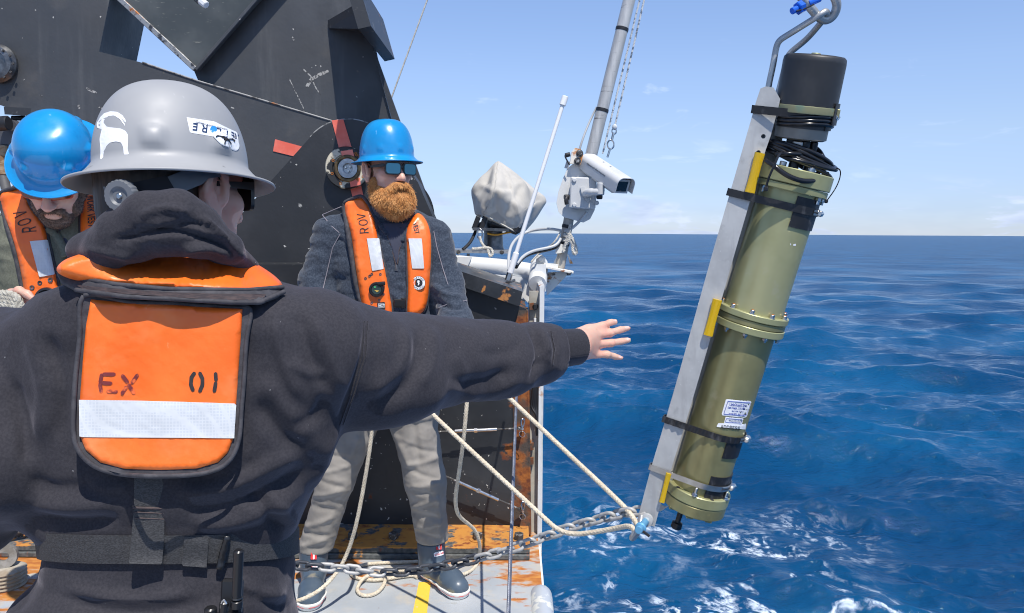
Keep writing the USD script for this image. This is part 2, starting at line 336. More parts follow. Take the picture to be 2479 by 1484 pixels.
def folds(m, lst, facing=0.05):
    """Real cloth folds: each (polyline as seen in the photo, width, height[, 'step']) pushes the cloth out or in along its normal."""
    v = np.asarray(m.vertices).copy(); n = vnormals(m); q = proj(v); face = np.clip(((EYE - v) * n).sum(1) / np.linalg.norm(EYE - v, axis=1) / 0.3 - facing, 0, 1); dsp = np.zeros(len(v))
    for fl in lst:
        pl, w, h = fl[:3]; P_ = np.array(pl, float); P_ = spline(np.c_[P_, np.zeros(len(P_))], 20)[:, :2] if len(pl) > 2 else P_
        sel = np.flatnonzero((face > 0) & (q > P_.min(0) - 3 * w).all(1) & (q < P_.max(0) + 3 * w).all(1))
        if not len(sel): continue
        d, a, sd = seg_dist(q[sel], P_)
        end = np.clip(np.minimum(a, 1 - a) / 0.22, 0, 1); end = end * end * (3 - 2 * end)
        if len(fl) > 3: g = np.exp(-(d / w) ** 2) * np.where(sd * fl[3] > 0, 1.0, np.exp(-(d / (w * .28)) ** 2))
        else: g = np.exp(-(d / w) ** 2)
        dsp[sel] += h * g * end
    m.vertices = v + n * (dsp * face)[:, None]; return m
def crumple(m, scale, amp, stretch=(1, 1, 1), seed=0, ridged=True, where=None):
    v = np.asarray(m.vertices).copy(); n = vnormals(m); x = meshkit.fbm(v * np.array(stretch) * scale + 11.3 * seed, 3, seed)
    x = (0.5 - np.abs(x - 0.5) * 2.2) if ridged else x - 0.5
    m.vertices = v + n * (x * amp * (1 if where is None else where(v)))[:, None]; return m

# ------------------------------------------------------------------ laying sheets and lettering on a surface
class Target:
    def __init__(s, mesh): s.m = mesh if isinstance(mesh, trimesh.Trimesh) else cat_(mesh); s.r = trimesh.ray.ray_pyembree.RayMeshIntersector(s.m)
    def depth(s, q):
        d = ray(q[:, 0], q[:, 1]); ln = np.linalg.norm(d, axis=1, keepdims=True); t = np.full(len(q), np.nan)
        loc, ir, it = s.r.intersects_location(np.repeat(EYE[None], len(q), 0), d / ln, multiple_hits=False)
        if len(ir): t[ir] = np.linalg.norm(loc - EYE, axis=1)
        bad = np.isnan(t)
        if bad.all():
            pv = proj(s.m.vertices); t[:] = np.linalg.norm(s.m.vertices - EYE, axis=1)[cKDTree(pv).query(q)[1]]
        elif bad.any():
            k = min(4, (~bad).sum()); dd, ii = cKDTree(q[~bad]).query(q[bad], k=k); tt = t[~bad][ii]; t[bad] = tt if tt.ndim == 1 else tt.mean(1)
        return t, d / ln
def smooth_poly(pts, n=12):
    return spline(np.c_[np.array(pts, float), np.zeros(len(pts))], n * len(pts), closed=True)[:, :2]
def drape(poly, target, off=0.004, thick=0.006, step=9.0, sm=4, puff=0.0, puffw=20.0, extra=None, hole=None):
    """A sheet of cloth or film with the outline POLY (photo pixels) laid on a surface: real front, back and edge."""
    P = poly if isinstance(poly, Polygon) else Polygon(poly, [hole] if hole is not None else None)
    if not P.is_valid: P = P.buffer(0)
    x0, y0, x1, y1 = P.bounds; rings = [P.exterior] + list(P.interiors); B, R = [], []
    for r in rings:
        k = max(8, int(r.length / step)); R.append((len(B), k)); B += [r.interpolate(i / k, normalized=True).coords[0] for i in range(k)]
    B = np.array(B); gx, gy = np.meshgrid(np.arange(x0 + step / 2, x1, step), np.arange(y0 + step / 2, y1, step)); g = np.c_[gx.ravel(), gy.ravel()]
    from shapely import contains_xy
    inner = P.buffer(-step * 0.45); g = g[contains_xy(inner, g[:, 0], g[:, 1])] if not inner.is_empty else g[:0]
    q = np.vstack([B, g]); tri = Delaunay(q).simplices; c = q[tri].mean(1); tri = tri[contains_xy(P.buffer(1e-6), c[:, 0], c[:, 1])]
    a = q[tri]; cr = (a[:, 1, 0] - a[:, 0, 0]) * (a[:, 2, 1] - a[:, 0, 1]) - (a[:, 1, 1] - a[:, 0, 1]) * (a[:, 2, 0] - a[:, 0, 0])
    tri[cr > 0] = tri[cr > 0][:, ::-1]; tri = tri[np.abs(cr) > 1e-7]
    t, d = target.depth(q)
    if sm:
        import scipy.sparse as sp
        e = np.vstack([tri[:, [0, 1]], tri[:, [1, 2]], tri[:, [2, 0]]]); W = sp.coo_matrix((np.ones(len(e)), (e[:, 0], e[:, 1])), (len(q), len(q))).tocsr(); W = ((W + W.T) > 0).astype(float)
        dg = np.maximum(np.asarray(W.sum(1)).ravel(), 1)
        for _ in range(sm): t = 0.4 * t + 0.6 * (W @ t) / dg
    o = np.full(len(q), off)
    if puff:
        dist = np.array([P.boundary.distance(Point(*z)) for z in q]); o = o + puff * np.sqrt(np.clip(1 - (1 - np.clip(dist / puffw, 0, 1)) ** 2, 0, 1))
    if extra is not None: o = o + extra(q)
    fr = EYE + d * (t - o)[:, None]; bk = EYE + d * (t - np.minimum(off, o) + thick)[:, None]; n = len(q)
    F = [tri, tri[:, ::-1] + n]
    for s, k in R:
        i = np.arange(k); j = (i + 1) % k; F += [np.stack([s + i, s + j, n + s + j], 1), np.stack([s + i, n + s + j, n + s + i], 1)]
    m = trimesh.Trimesh(np.vstack([fr, bk]), np.vstack(F), process=False)
    if m.volume < 0: m.invert()
    return m
def drape_line(pts, target, r=0.003, off=0.0, step=7.0, n=8, sm=3, closed=False):
    p = np.array(pts, float); p = np.vstack([p, p[:1]]) if closed else p; L = LineString(p); k = max(3, int(L.length / step)); q = np.array([L.interpolate(i / k, normalized=True).coords[0] for i in range(k + 1)])
    t, d = target.depth(q); t = ndi.gaussian_filter1d(t, sm, mode='nearest') if sm else t
    return tube(EYE + d * (t - off)[:, None], r, n)
def lettering(text, o, e1, height, target, off=0.0012, bold=False, e2=None, sx=1.0):
    """Flat lettering laid on a surface. o: the left end of the base line, e1: the reading direction, both in photo pixels."""
    tm = meshkit.text_mesh(text, height, 1.0, bold); v = tm.vertices; e1 = np.array(e1, float) / np.linalg.norm(e1); e2 = np.array([e1[1], -e1[0]]) if e2 is None else np.array(e2, float)
    q = np.array(o) + v[:, :1] * e1 * sx + v[:, 1:2] * e2; t, d = target.depth(q)
    return trimesh.Trimesh(EYE + d * (t - np.where(v[:, 2] > 0.5, off, -off * .5))[:, None], tm.faces, process=False)
# ------------------------------------------------------------------ the sea
WZ = -2.3
def build_sea():
    rng = np.random.default_rng(5); H = EYE[2] - WZ
    a_f = np.radians(np.linspace(-24, 44, 820)); a_c = np.radians(np.linspace(46, 334, 110)); ang = np.r_[a_f, a_c]
    el = np.r_[np.linspace(math.radians(62), math.radians(26), 26)[:-1], np.linspace(math.radians(26), math.radians(0.35), 500), np.radians(np.geomspace(0.33, 0.012, 50))]
    d = H / np.tan(el); R, T = np.meshgrid(d, ang, indexing='ij'); x, y = R * np.sin(T), R * np.cos(T)
    dr = np.gradient(d)[:, None] * np.ones_like(R); dt = R * np.gradient(np.unwrap(ang))[None, :]; step = np.maximum(np.abs(dr), np.abs(dt))
    z, ox, oy = np.zeros_like(x), np.zeros_like(x), np.zeros_like(x); wind = math.radians(200)
    for lam in np.r_[np.geomspace(0.22, 1.2, 34), np.geomspace(1.3, 7, 30), np.geomspace(8, 26, 10)]:
        for _ in range(2):
            th = wind + rng.normal(0, 0.75 if lam < 3 else 0.5); k = 2 * np.pi / lam; kx, ky = k * math.sin(th), k * math.cos(th)
            am = 0.0068 * lam ** 0.92 * rng.uniform(0.5, 1.3) * (0.4 if lam > 7 else 0.85 if lam > 4 else 1.15 if lam > 0.7 else 0.9); ph = kx * x + ky * y + rng.uniform(0, 6.28)
            fade = np.clip((lam / step - 2.2) / 2.5, 0, 1); c, s = np.cos(ph), np.sin(ph)
            z += am * fade * c; ox -= am * fade * s * kx / k * 0.9; oy -= am * fade * s * ky / k * 0.9
    v = np.stack([x + ox, y + oy, WZ + z], -1).reshape(-1, 3); nr, na = R.shape
    i, j = np.meshgrid(np.arange(nr - 1), np.arange(na), indexing='ij'); j2 = (j + 1) % na
    q = np.stack([i * na + j, i * na + j2, (i + 1) * na + j2, (i + 1) * na + j], -1).reshape(-1, 4)
    v = np.vstack([v, [[0, 0, WZ]]]); jj = np.arange(na)
    f = np.vstack([q[:, [0, 2, 1]], q[:, [0, 3, 2]], np.stack([np.full(na, len(v) - 1), (jj + 1) % na, jj], 1)])
    return trimesh.Trimesh(v, f, process=False)
def foam_nodes():
    c = [(1960, 1405, 60), (2230, 1340, 120), (2480, 1445, 110), (2040, 1440, 40), (2620, 1400, 90)]
    n = {'g': ('geometry', {}), 'sx': ('separate_xyz', {}), 'flat': ('combine_xyz', {'z': 0.0}),
         'warp': ('noise_texture', {'scale': 0.55, 'detail': 3.0}), 'wv': ('vector_math', {'vector_math_type': 'scale', 'math_type': 'scale', 'scale': 1.5}), 'add': ('vector_math', {'math_type': 'add'}),
         'n1': ('noise_texture', {'scale': 0.95, 'detail': 6.0, 'roughness': 0.62, 'distortion': 1.2}), 'ab': ('math', {'math_type': 'subtract', 'value2': 0.5}), 'ab2': ('math', {'math_type': 'absolute'}),
         'line': ('map_range', {'range_type': 'smoothstep', 'from_min': 0.0, 'from_max': 0.05, 'to_min': 1.0, 'to_max': 0.0}),
         'n2': ('noise_texture', {'scale': 0.42, 'detail': 3.0, 'roughness': 0.5}), 'patch': ('map_range', {'range_type': 'smoothstep', 'from_min': 0.46, 'from_max': 0.58, 'to_min': 0.0, 'to_max': 1.0}),
         'rd': ('vector_math', {'math_type': 'distance', 'vector2': (2.3, 8.2, 0.0)}), 'near': ('map_range', {'range_type': 'smoothstep', 'from_min': 1.2, 'from_max': 3.6, 'to_min': 1.0, 'to_max': 0.0}),
         'n3': ('noise_texture', {'scale': 7.0, 'detail': 4.0, 'roughness': 0.6}), 'brk': ('map_range', {'range_type': 'smoothstep', 'from_min': 0.40, 'from_max': 0.62, 'to_min': 0.0, 'to_max': 0.95}),
         'm1': ('math', {'math_type': 'multiply'}), 'm2': ('math', {'math_type': 'multiply'}), 'm3': ('math', {'math_type': 'multiply', 'use_clamp': True}),
         'n4': ('noise_texture', {'scale': 15.0, 'detail': 4.0}), 'spk': ('map_range', {'range_type': 'smoothstep', 'from_min': 0.765, 'from_max': 0.79, 'to_min': 0.0, 'to_max': 0.9}), 'spm': ('math', {'math_type': 'multiply'}), 'mx': ('math', {'math_type': 'maximum', 'use_clamp': True}),
         'lw': ('layer_weight', {'blend': 0.28}),
         'deep': ('mix_color', {'a': (0.0016, 0.040, 0.112), 'b': (0.0035, 0.070, 0.172)}), 'dn': ('noise_texture', {'scale': 0.16, 'detail': 3.0}), 'dr': ('map_range', {'range_type': 'smoothstep', 'from_min': 0.42, 'from_max': 0.66, 'to_min': 0.0, 'to_max': 1.0}),
         'bm1': ('noise_texture', {'scale': 5.6, 'detail': 5.0, 'roughness': 0.66}), 'bmap': ('mapping', {'mapping_type': 'point', 'scale': (1.0, 1.6, 0.0)}), 'b1': ('bump', {'strength': 0.6, 'distance': 0.065}),
         'bm2': ('noise_texture', {'scale': 0.35, 'detail': 5.0, 'roughness': 0.6}), 'b2': ('bump', {'strength': 0.4, 'distance': 0.45}), 'bm3': ('noise_texture', {'scale': 0.075, 'detail': 7.0, 'roughness': 0.62}), 'b3': ('bump', {'strength': 0.6, 'distance': 1.3}), 'bmap3': ('mapping', {'mapping_type': 'point', 'scale': (0.7, 1.7, 0.0)}),
         'rdd': ('vector_math', {'math_type': 'length'}), 'rgh': ('map_range', {'range_type': 'smoothstep', 'from_min': 6.0, 'from_max': 120.0, 'to_min': 0.05, 'to_max': 0.28}), 'w': ('principled_bsdf', {'roughness': 0.12, 'ior': 1.33, 'specular_ior_level': 0.27}), 'spl': ('map_range', {'range_type': 'smoothstep', 'from_min': 12.0, 'from_max': 160.0, 'to_min': 0.30, 'to_max': 0.10}), 'f': ('principled_bsdf', {'base_color': (0.60, 0.68, 0.76), 'roughness': 0.85}), 'mixs': ('mix_closure', {})}
    n['wv'] = ('vector_math', {'math_type': 'scale', 'scale': 1.5})
    l = [('g.position', 'sx.vector'), ('sx.x', 'flat.x'), ('sx.y', 'flat.y'), ('flat.vector', 'warp.vector'), ('warp.color', 'wv.vector1'), ('flat.vector', 'add.vector1'), ('wv.vector', 'add.vector2'),
         ('add.vector', 'n1.vector'), ('n1.fac', 'ab.value1'), ('ab.value', 'ab2.value1'), ('ab2.value', 'line.value'), ('add.vector', 'n2.vector'), ('n2.fac', 'patch.value'),
         ('flat.vector', 'rd.vector1'), ('rd.value', 'near.value'), ('flat.vector', 'n3.vector'), ('n3.fac', 'brk.value'), ('line.result', 'm1.value1'), ('patch.result', 'm1.value2'), ('m1.value', 'm2.value1'), ('near.result', 'm2.value2'), ('m2.value', 'm3.value1'), ('brk.result', 'm3.value2'),
         ('flat.vector', 'n4.vector'), ('n4.fac', 'spk.value'), ('spk.result', 'spm.value1'), ('near.result', 'spm.value2'), ('m3.value', 'mx.value1'), ('spm.value', 'mx.value2'),
         ('flat.vector', 'dn.vector'), ('dn.fac', 'dr.value'), ('dr.result', 'deep.fac'), ('deep.result', 'w.base_color'),
         ('flat.vector', 'bmap.vector'), ('bmap.vector', 'bm1.vector'), ('bm1.fac', 'b1.height'), ('bmap.vector', 'bm2.vector'), ('bm2.fac', 'b2.height'), ('b1.normal', 'b2.normal'), ('flat.vector', 'bmap3.vector'), ('bmap3.vector', 'bm3.vector'), ('bm3.fac', 'b3.height'), ('b2.normal', 'b3.normal'), ('b3.normal', 'w.normal'),
         ('flat.vector', 'rdd.vector1'), ('rdd.value', 'rgh.value'), ('rgh.result', 'w.roughness'), ('rdd.value', 'spl.value'), ('spl.result', 'w.specular_ior_level'), ('mx.value', 'mixs.fac'), ('w.BSDF', 'mixs.closure1'), ('f.BSDF', 'mixs.closure2')]
    return mk_material('sea_water', n, l, surface='mixs.closure')
import os
obj("sea", build_sea(), foam_nodes(), smooth=True, kind="structure")

# ------------------------------------------------------------------ ship's colours
SPECK = dict(c=(0.42, 0.41, 0.38), s=26.0, lo=0.735, hi=0.76, d=2.0)
RUST, RUST2 = (0.36, 0.115, 0.018), (0.13, 0.035, 0.012)
m_black = M('black_ship_paint', (0.044, 0.047, 0.051), 0.48, var=((0.060, 0.063, 0.068), 1.6, 0.35, 0.7), layers=[dict(c=(0.095, 0.098, 0.10), s=2.2, lo=0.52, hi=0.78, st=(5, 5, 0.5), amt=0.7), dict(c=(0.085, 0.08, 0.074), s=3.4, lo=0.55, hi=0.72, amt=0.55), dict(c=(0.02, 0.021, 0.023), s=1.3, lo=0.56, hi=0.7, amt=.6), SPECK, dict(c=(0.10, 0.085, 0.07), s=9.0, lo=0.69, hi=0.74)], rvar=(3.0, 0.38, 0.62), bump=[(4.0, 0.25, 0.02), (60, 0.12, 0.004)])
m_black_edge = M('scuffed_black_paint', (0.03, 0.031, 0.033), 0.45, layers=[dict(c=(0.22, 0.215, 0.20), s=22, lo=0.62, hi=0.72, d=6.0), dict(c=RUST, s=7, lo=0.62, hi=0.7)], bump=[(30, 0.2, 0.004)])
m_box = M('black_housing_paint', (0.016, 0.017, 0.019), 0.4, var=((0.032, 0.034, 0.037), 2.6, 0.4, 0.7), layers=[SPECK, dict(c=(0.5, 0.49, 0.45), s=40.0, lo=0.7, hi=0.73, d=2.0, grad=('z', 1.0, 0.0, 0.03)), dict(c=RUST, c2=RUST2, s=7.0, lo=0.70, hi=0.76, grad=[('x', -0.08, 0.05, 0.15), ('x', -0.2, 0.05, 0.05)], r=0.85)], rvar=(5.0, 0.3, 0.55), bump=[(5.0, 0.25, 0.015), (80, 0.12, 0.003)])
m_rust_edge = M('rusted_steel_angle', (0.06, 0.045, 0.035), 0.75, layers=[dict(c=RUST, c2=RUST2, s=9.0, lo=0.40, hi=0.56, r=0.9), dict(c=(0.02, 0.021, 0.022), s=6.0, lo=0.60, hi=0.66)], bump=[(60, 0.5, 0.004), (200, 0.4, 0.002)])
m_flange = M('rust_orange_base_plate', (0.46, 0.20, 0.035), 0.8, layers=[dict(c=(0.50, 0.235, 0.05), c2=(0.34, 0.12, 0.025), s=8.0, lo=0.4, hi=0.6), dict(c=(0.12, 0.125, 0.12), c2=(0.05, 0.055, 0.055), s=11.0, lo=0.53, hi=0.60, grad=('z', 0.056, 0.045, 0.20)), dict(c=(0.2, 0.05, 0.014), s=13.0, lo=0.6, hi=0.68)], bump=[(70, 0.35, 0.003), (12, 0.25, 0.006)])
m_deck = M('grey_deck_paint', (0.30, 0.325, 0.345), 0.72, var=((0.36, 0.38, 0.39), 3.0, 0.4, 0.65), layers=[dict(c=(0.30, 0.31, 0.30), s=9.0, lo=0.62, hi=0.75, st=(1, 3, 1)), dict(c=(0.42, 0.38, 0.31), s=5.0, lo=0.52, hi=0.72, grad=('y', 3.15, 3.6, 0.2)),
    dict(c=(0.50, 0.21, 0.04), c2=(0.33, 0.10, 0.02), s=4.6, lo=0.62, hi=0.72, st=(1, 2.2, 1), grad=[('y', 3.0, 3.5, 0.13), ('x', -0.25, 0.1, 0.09), ('x', -1.2, -1.7, 0.13)], r=0.9), dict(c=(0.16, 0.04, 0.012), s=30.0, lo=0.73, hi=0.755, d=2.)], bump=[(90, 0.3, 0.003, (1, 2.5, 1)), (14, 0.25, 0.006)])
m_yellow = M('yellow_line_paint', (0.72, 0.47, 0.05), 0.7, layers=[dict(c=(0.45, 0.40, 0.3), s=22.0, lo=0.6, hi=0.72)], bump=[(90, 0.3, 0.003)])
m_white = M('white_ship_paint', (0.66, 0.67, 0.66), 0.35, var=((0.58, 0.58, 0.56), 3.0, 0.4, 0.7), layers=[dict(c=(0.5, 0.30, 0.12), c2=(0.36, 0.13, 0.03), s=9.0, lo=0.70, hi=0.76, r=0.8)], bump=[(5, 0.1, 0.01)])
m_white_rust = M('white_paint_with_rust', (0.70, 0.69, 0.64), 0.5, layers=[dict(c=(0.52, 0.27, 0.08), c2=(0.30, 0.09, 0.02), s=13.0, lo=0.53, hi=0.63, r=0.85)], bump=[(40, 0.3, 0.003)])
m_hull = M('white_hull_side_paint', (0.62, 0.63, 0.62), 0.5, layers=[dict(c=(0.45, 0.43, 0.38), s=4.0, lo=0.5, hi=0.7, st=(4, 4, 1)), dict(c=(0.50, 0.22, 0.05), c2=(0.33, 0.11, 0.03), s=7.0, lo=0.62, hi=0.70, grad=('z', 0.9, 0.2, 0.06), r=0.85)], bump=[(20, 0.2, 0.004)])
m_steel = M('galvanised_steel', (0.50, 0.50, 0.49), 0.42, 0.85, var=((0.34, 0.34, 0.34), 30.0, 0.4, 0.65), bump=[(90, 0.25, 0.001)])
m_bolt = M('worn_bolt_steel', (0.09, 0.085, 0.08), 0.5, 0.6, layers=[dict(c=(0.45, 0.43, 0.4), s=60, lo=0.55, hi=0.65)], bump=[(90, 0.3, 0.002)])
m_shiny = M('stainless_steel', (0.66, 0.65, 0.63), 0.22, 1.0, var=((0.5, 0.48, 0.46), 40, 0.4, 0.7))
m_tape = M('red_tape', (0.70, 0.12, 0.075), 0.55, var=((0.80, 0.23, 0.17), 6.0, 0.35, 0.7), bump=[(50, 0.2, 0.002)])
m_blackrub = M('black_rubber', (0.014, 0.014, 0.015), 0.45, bump=[(60, 0.15, 0.001)])
m_darksteel = M('dark_steel', (0.10, 0.105, 0.11), 0.38, 0.8, var=((0.2, 0.2, 0.2), 25, 0.4, 0.7))

# ------------------------------------------------------------------ deck
DX1 = 0.135
dk = thing('deck', None, None, (0, 3, 0), kind='structure')
dq = [(-6, -4), (DX1, -4), (DX1, 4.6), (-6, 4.6)]
m = trimesh.creation.extrude_polygon(Polygon(dq), 0.5, engine='earcut'); m.apply_translation([0, 0, -0.5]); obj('deck_plate', m, m_deck, dk)
yl = at(np.array([1012, 1044, 1030, 985]), np.array([1411, 1411, 1520, 1520]), 3.0); d_ = ray(np.array([1014, 1043, 1024, 985]), np.array([1411, 1411, 1560, 1560])); g_ = EYE + d_ * (-1.5 / d_[:, 2])[:, None]
m = trimesh.creation.extrude_polygon(Polygon(g_[:, :2]), 0.004, engine='earcut'); obj('painted_line', m, m_yellow, dk, label='yellow line painted on the grey deck')
hl = thing('hull_side', None, None, (DX1, 3, -1), kind='structure')
m = trimesh.creation.box([0.012, 8.6, 3.2]); m.apply_translation([DX1 + 0.0085, 0.3, -1.66]); obj('hull_plate', m, m_hull, hl)
# rounded fender end by the near deck edge
fe = thing('bollard_fender', 'rounded white painted pipe end on the deck edge at the bottom of the photo', 'fender', at(1310, 1484, 2.9))
fx = 0.128; pf = np.array([[fx, 2.2, -0.02], [fx, 3.08, -0.02], [fx - .0, 3.19, -0.03], [fx, 3.25, -0.09], [fx, 3.265, -0.16]]); m_fend = M('chipped_pale_paint', (0.40, 0.43, 0.46), 0.4, layers=[dict(c=(0.62, 0.62, 0.57), s=6.0, lo=0.5, hi=0.53), dict(c=(0.4, 0.36, 0.3), s=9, lo=0.66, hi=0.7)], bump=[(8, 0.3, 0.01)])
obj('pipe', tube(spline(pf, 24), 0.048, 24), m_fend, fe, smooth=40)
# ------------------------------------------------------------------ the black A-frame
af = thing('a_frame', 'huge black steel A-frame with arm and leg filling the upper left', 'a-frame', at(600, 300, 4.3))
obj('arm_plate', prism([(-300, -200), (305, -200), (265, 0), (240, 125), (345, 152), (480, 197), (800, 292), (800, 420), (655, 447), (228, 323), (12, 258), (-300, 165)], 4.25, 4.65), m_black, af)
obj('leg_plate', prism([(480, 196), (464, 158), (450, 60), (560, -200), (640, -200), (830, -200), (880, 0), (905, 128), (948, 290), (1045, 520), (1075, 780), (560, 780), (700, 420), (790, 293)], 4.32, 4.45), m_black, af)
m_weld = M('pale_weld_paint', (0.30, 0.30, 0.29), 0.6, layers=[dict(c=(0.05, 0.05, 0.05), s=18.0, lo=0.45, hi=0.6), dict(c=RUST, s=9, lo=0.62, hi=0.7)])
obj('cross_plate', prism([(250, -260), (470, -260), (470, -25), (262, -25)], 4.345, 4.64), m_black, af)
obj('weld_seam', tube(resample(A([(345, 151, 4.248), (480, 196, 4.248), (640, 243.5, 4.248), (812, 295, 4.248)]), .03), 0.0042, 8), m_weld, af)
m_hop = M('scraped_hopper_paint', (0.045, 0.052, 0.052), 0.42, var=((0.075, 0.082, 0.08), 3.0, 0.4, 0.65), layers=[dict(c=(0.20, 0.20, 0.17), s=16.0, lo=0.62, hi=0.72, st=(1, 1, 4)), dict(c=(0.25, 0.15, 0.06), s=14, lo=0.7, hi=0.75)], bump=[(6, 0.3, 0.01)])
hp = obj('hopper', prism([(165, -120), (472, 166), (725, -120)], 4.262, 4.34), m_hop, af)
obj('edge_bar', beam(at(162, -122, 4.255), at(474, 168, 4.255), 0.028, 0.035, (0, 1, 0)), M('worn_bright_edge', (0.30, 0.30, 0.29), 0.4, 0.5, layers=[dict(c=(0.05, 0.05, 0.055), s=25.0, lo=0.5, hi=0.62), dict(c=RUST, s=10, lo=0.64, hi=0.7)], bump=[(60, .3, .003)]), hp)
obj('edge_bar', beam(at(728, -122, 4.255), at(476, 170, 4.255), 0.018, 0.035, (0, 1, 0)), m_black, hp)
obj('stop_block', trimesh.convex.convex_hull(np.vstack([A([(867, 70, 3.6), (898, 63, 3.6), (830, -60, 3.6), (862, -60, 3.6)]), A([(867, 70, 3.6), (898, 63, 3.6), (830, -60, 3.6), (862, -60, 3.6)]) + np.array([-0.035, 0.95, 0.06])])), m_black_edge, af, smooth=False, label='slab shaped stop block sticking out of the leg')
g = A([(794, 68, 4.31), (858, 32, 3.95), (866, 70, 3.95), (880, 80, 4.31)]); g2 = g + np.array([0, 0, 0.04])
obj('gusset', trimesh.convex.convex_hull(np.vstack([g, g2])), m_black_edge, af, smooth=False)
obj('side_trim', hull(np.vstack([A([(950, 292, 4.30), (953, 292, 4.30), (1050, 520, 4.30), (1047, 520, 4.30), (904, 126, 4.3), (908, 126, 4.3)]), A([(950, 292, 4.30), (953, 292, 4.30), (1050, 520, 4.30), (904, 126, 4.3), (908, 126, 4.3)]) + [0, .03, 0]])), m_black, af, smooth=False)
pd = obj('pivot_disc', place(lathe([(0, 0), (0.098, 0), (0.1, 0.02), (0.085, 0.045), (0.06, 0.05), (0.055, 0.035), (0, 0.035)], 48), at(0, 155, 4.25), (0, -1, 0)), m_darksteel, af)
for k in range(10):
    a = k * math.pi / 5; obj('bolt', hexbolt(at(0, 155, 4.205) + 0.072 * np.array([math.cos(a), 0, math.sin(a)]), (0, -1, 0), 0.007, 0.008, False), m_bolt, pd)
sc_t = Target(prism([(-300, -300), (1100, -300), (1100, 800), (-300, 800)], 4.32, 4.33)); sc_a = Target(prism([(-300, -300), (1100, -300), (1100, 800), (-300, 800)], 4.25, 4.26)); m_scuff = M('pale_paint_scuff', (0.34, 0.335, 0.32), .7, layers=[dict(c=(.05, .052, .056), s=60, lo=.46, hi=.56)])
for tg_, ls_, w_ in ((sc_t, [(735, 168), (752, 184), (756, 194)], 1.6), (sc_t, [(744, 208), (752, 194), (770, 182), (792, 173)], 4.0), (sc_t, [(757, 196), (766, 215), (776, 228)], 1.4), (sc_t, [(708, 90), (712, 98)], 1.8), (sc_t, [(700, 190), (735, 262), (742, 300)], 1.2), (sc_a, [(210, 214), (220, 220), (233, 224)], 2.6), (sc_a, [(98, 230), (101, 233)], 2.2), (sc_a, [(240, 260), (252, 264)], 1.8), (sc_a, [(190, 255), (192, 262)], 2.4), (sc_a, [(560, 260), (566, 262)], 1.6), (sc_t, [(820, 60), (826, 72)], 1.5)):
    obj('paint_scuff', drape(LineString(ls_).buffer(w_), tg_, .0008, .0006, 3, 0), m_scuff, af, smooth=False)
# nozzle hanging over the hopper
nz = thing('spray_nozzle', 'small white spray nozzle poking down from the top edge over the black hopper', 'nozzle', at(490, 5, 3.82))
obj('tube', rod(at(400, -70, 3.85), at(484, 0, 3.8), 0.012), m_white_rust, nz); obj('tip', rod(at(484, 0, 3.8), at(500, 13, 3.79), 0.018, 8, .003), m_white, nz)
obj('nut', rod(at(478, -5, 3.804), at(486, 2, 3.799), 0.021, 6), m_bolt, nz)

# ------------------------------------------------------------------ the foundation the A-frame hinges on
fo = thing('hinge_foundation', 'black foundation with round hinge plate, sloping lid and rusted base behind the bearded man', 'foundation', (-0.4, 4.0, 0))
ca = np.linspace(0, 2 * np.pi, 72, endpoint=False); HC = (843, 408)
hp_poly = Polygon([(HC[0] + 119 * math.cos(t), HC[1] + 119 * math.sin(t)) for t in ca]).union(Polygon([(545, 562), (760, 322), (920, 318), (1012, 442), (1050, 530), (1060, 800), (545, 800)])).convex_hull
obj('hinge_plate', prism(list(hp_poly.exterior.coords)[:-1], 4.03, 4.2), M('black_hinge_plate_paint', (0.017, 0.018, 0.020), 0.5, var=((0.034, 0.035, 0.037), 2.0, 0.4, 0.7), layers=[SPECK, dict(c=(0.3, 0.3, 0.28), s=12, lo=0.70, hi=0.74)], bump=[(5, .2, .015), (70, .15, .003)]), fo)
arc = [(HC[0] + 119.5 * math.cos(t), HC[1] + 119.5 * math.sin(t), 4.035) for t in np.radians(np.linspace(-140, -40, 30))]
obj('worn_rim', tube(A(arc), 0.004, 6), m_weld, fo)
hub = obj('hub', place(lathe([(0, 0), (0.104, 0), (0.106, 0.05), (0.100, 0.06), (0.068, 0.06), (0.066, 0.05), (0, 0.05)], 64), at(*HC, 4.03), (0, -1, 0)),
          M('peeling_hub_paint', (0.02, 0.02, 0.02), 0.55, layers=[dict(c=(0.55, 0.50, 0.38), s=11.0, lo=0.49, hi=0.54, d=6), dict(c=(0.30, 0.14, 0.04), s=17.0, lo=0.6, hi=0.68)], bump=[(11, .3, .004)]), fo)
obj('bronze_ring', place(lathe([(0.050, 0), (0.067, 0), (0.067, 0.018), (0.063, 0.022), (0.054, 0.022), (0.050, 0.018), (0.050, 0)], 56), at(*HC, 3.982), (0, -1, 0)), M('dull_bronze', (0.22, 0.14, 0.06), 0.45, 0.7, var=((0.10, 0.07, 0.04), 30, .4, .6)), hub)
obj('pin_cap', place(lathe([(0, 0), (0.024, 0), (0.024, 0.014), (0.026, 0.016), (0.048, 0.016), (0.049, 0.012), (0.049, 0)], 48), at(*HC, 3.978), (0, -1, 0)), m_steel, hub)
for k in range(3): obj('cap_bolt', place(cyl(0.006, 0.012, 12, .002), at(*HC, 3.978) + 0.013 * np.array([math.cos(k * 2.1 + .6), 0, math.sin(k * 2.1 + .6)]), (0, -1, 0)), m_shiny, hub)
for k in range(8):
    a = k * math.pi / 4 + .3; obj('screw_hole_rim', place(lathe([(0.004, 0), (0.007, 0), (0.007, .003), (0.004, .003), (0.004, 0)], 14), at(*HC, 3.971) + 0.084 * np.array([math.cos(a), 0, math.sin(a)]), (0, -1, 0)), M('rust_rim_%d' % k, RUST, .8) if k == 0 else '/World/Looks/rust_rim_0', hub)
obj('red_tape_strip', prism([(803, 291), (831, 289), (852, 360), (822, 364)], 4.026, 4.03), m_tape, fo)
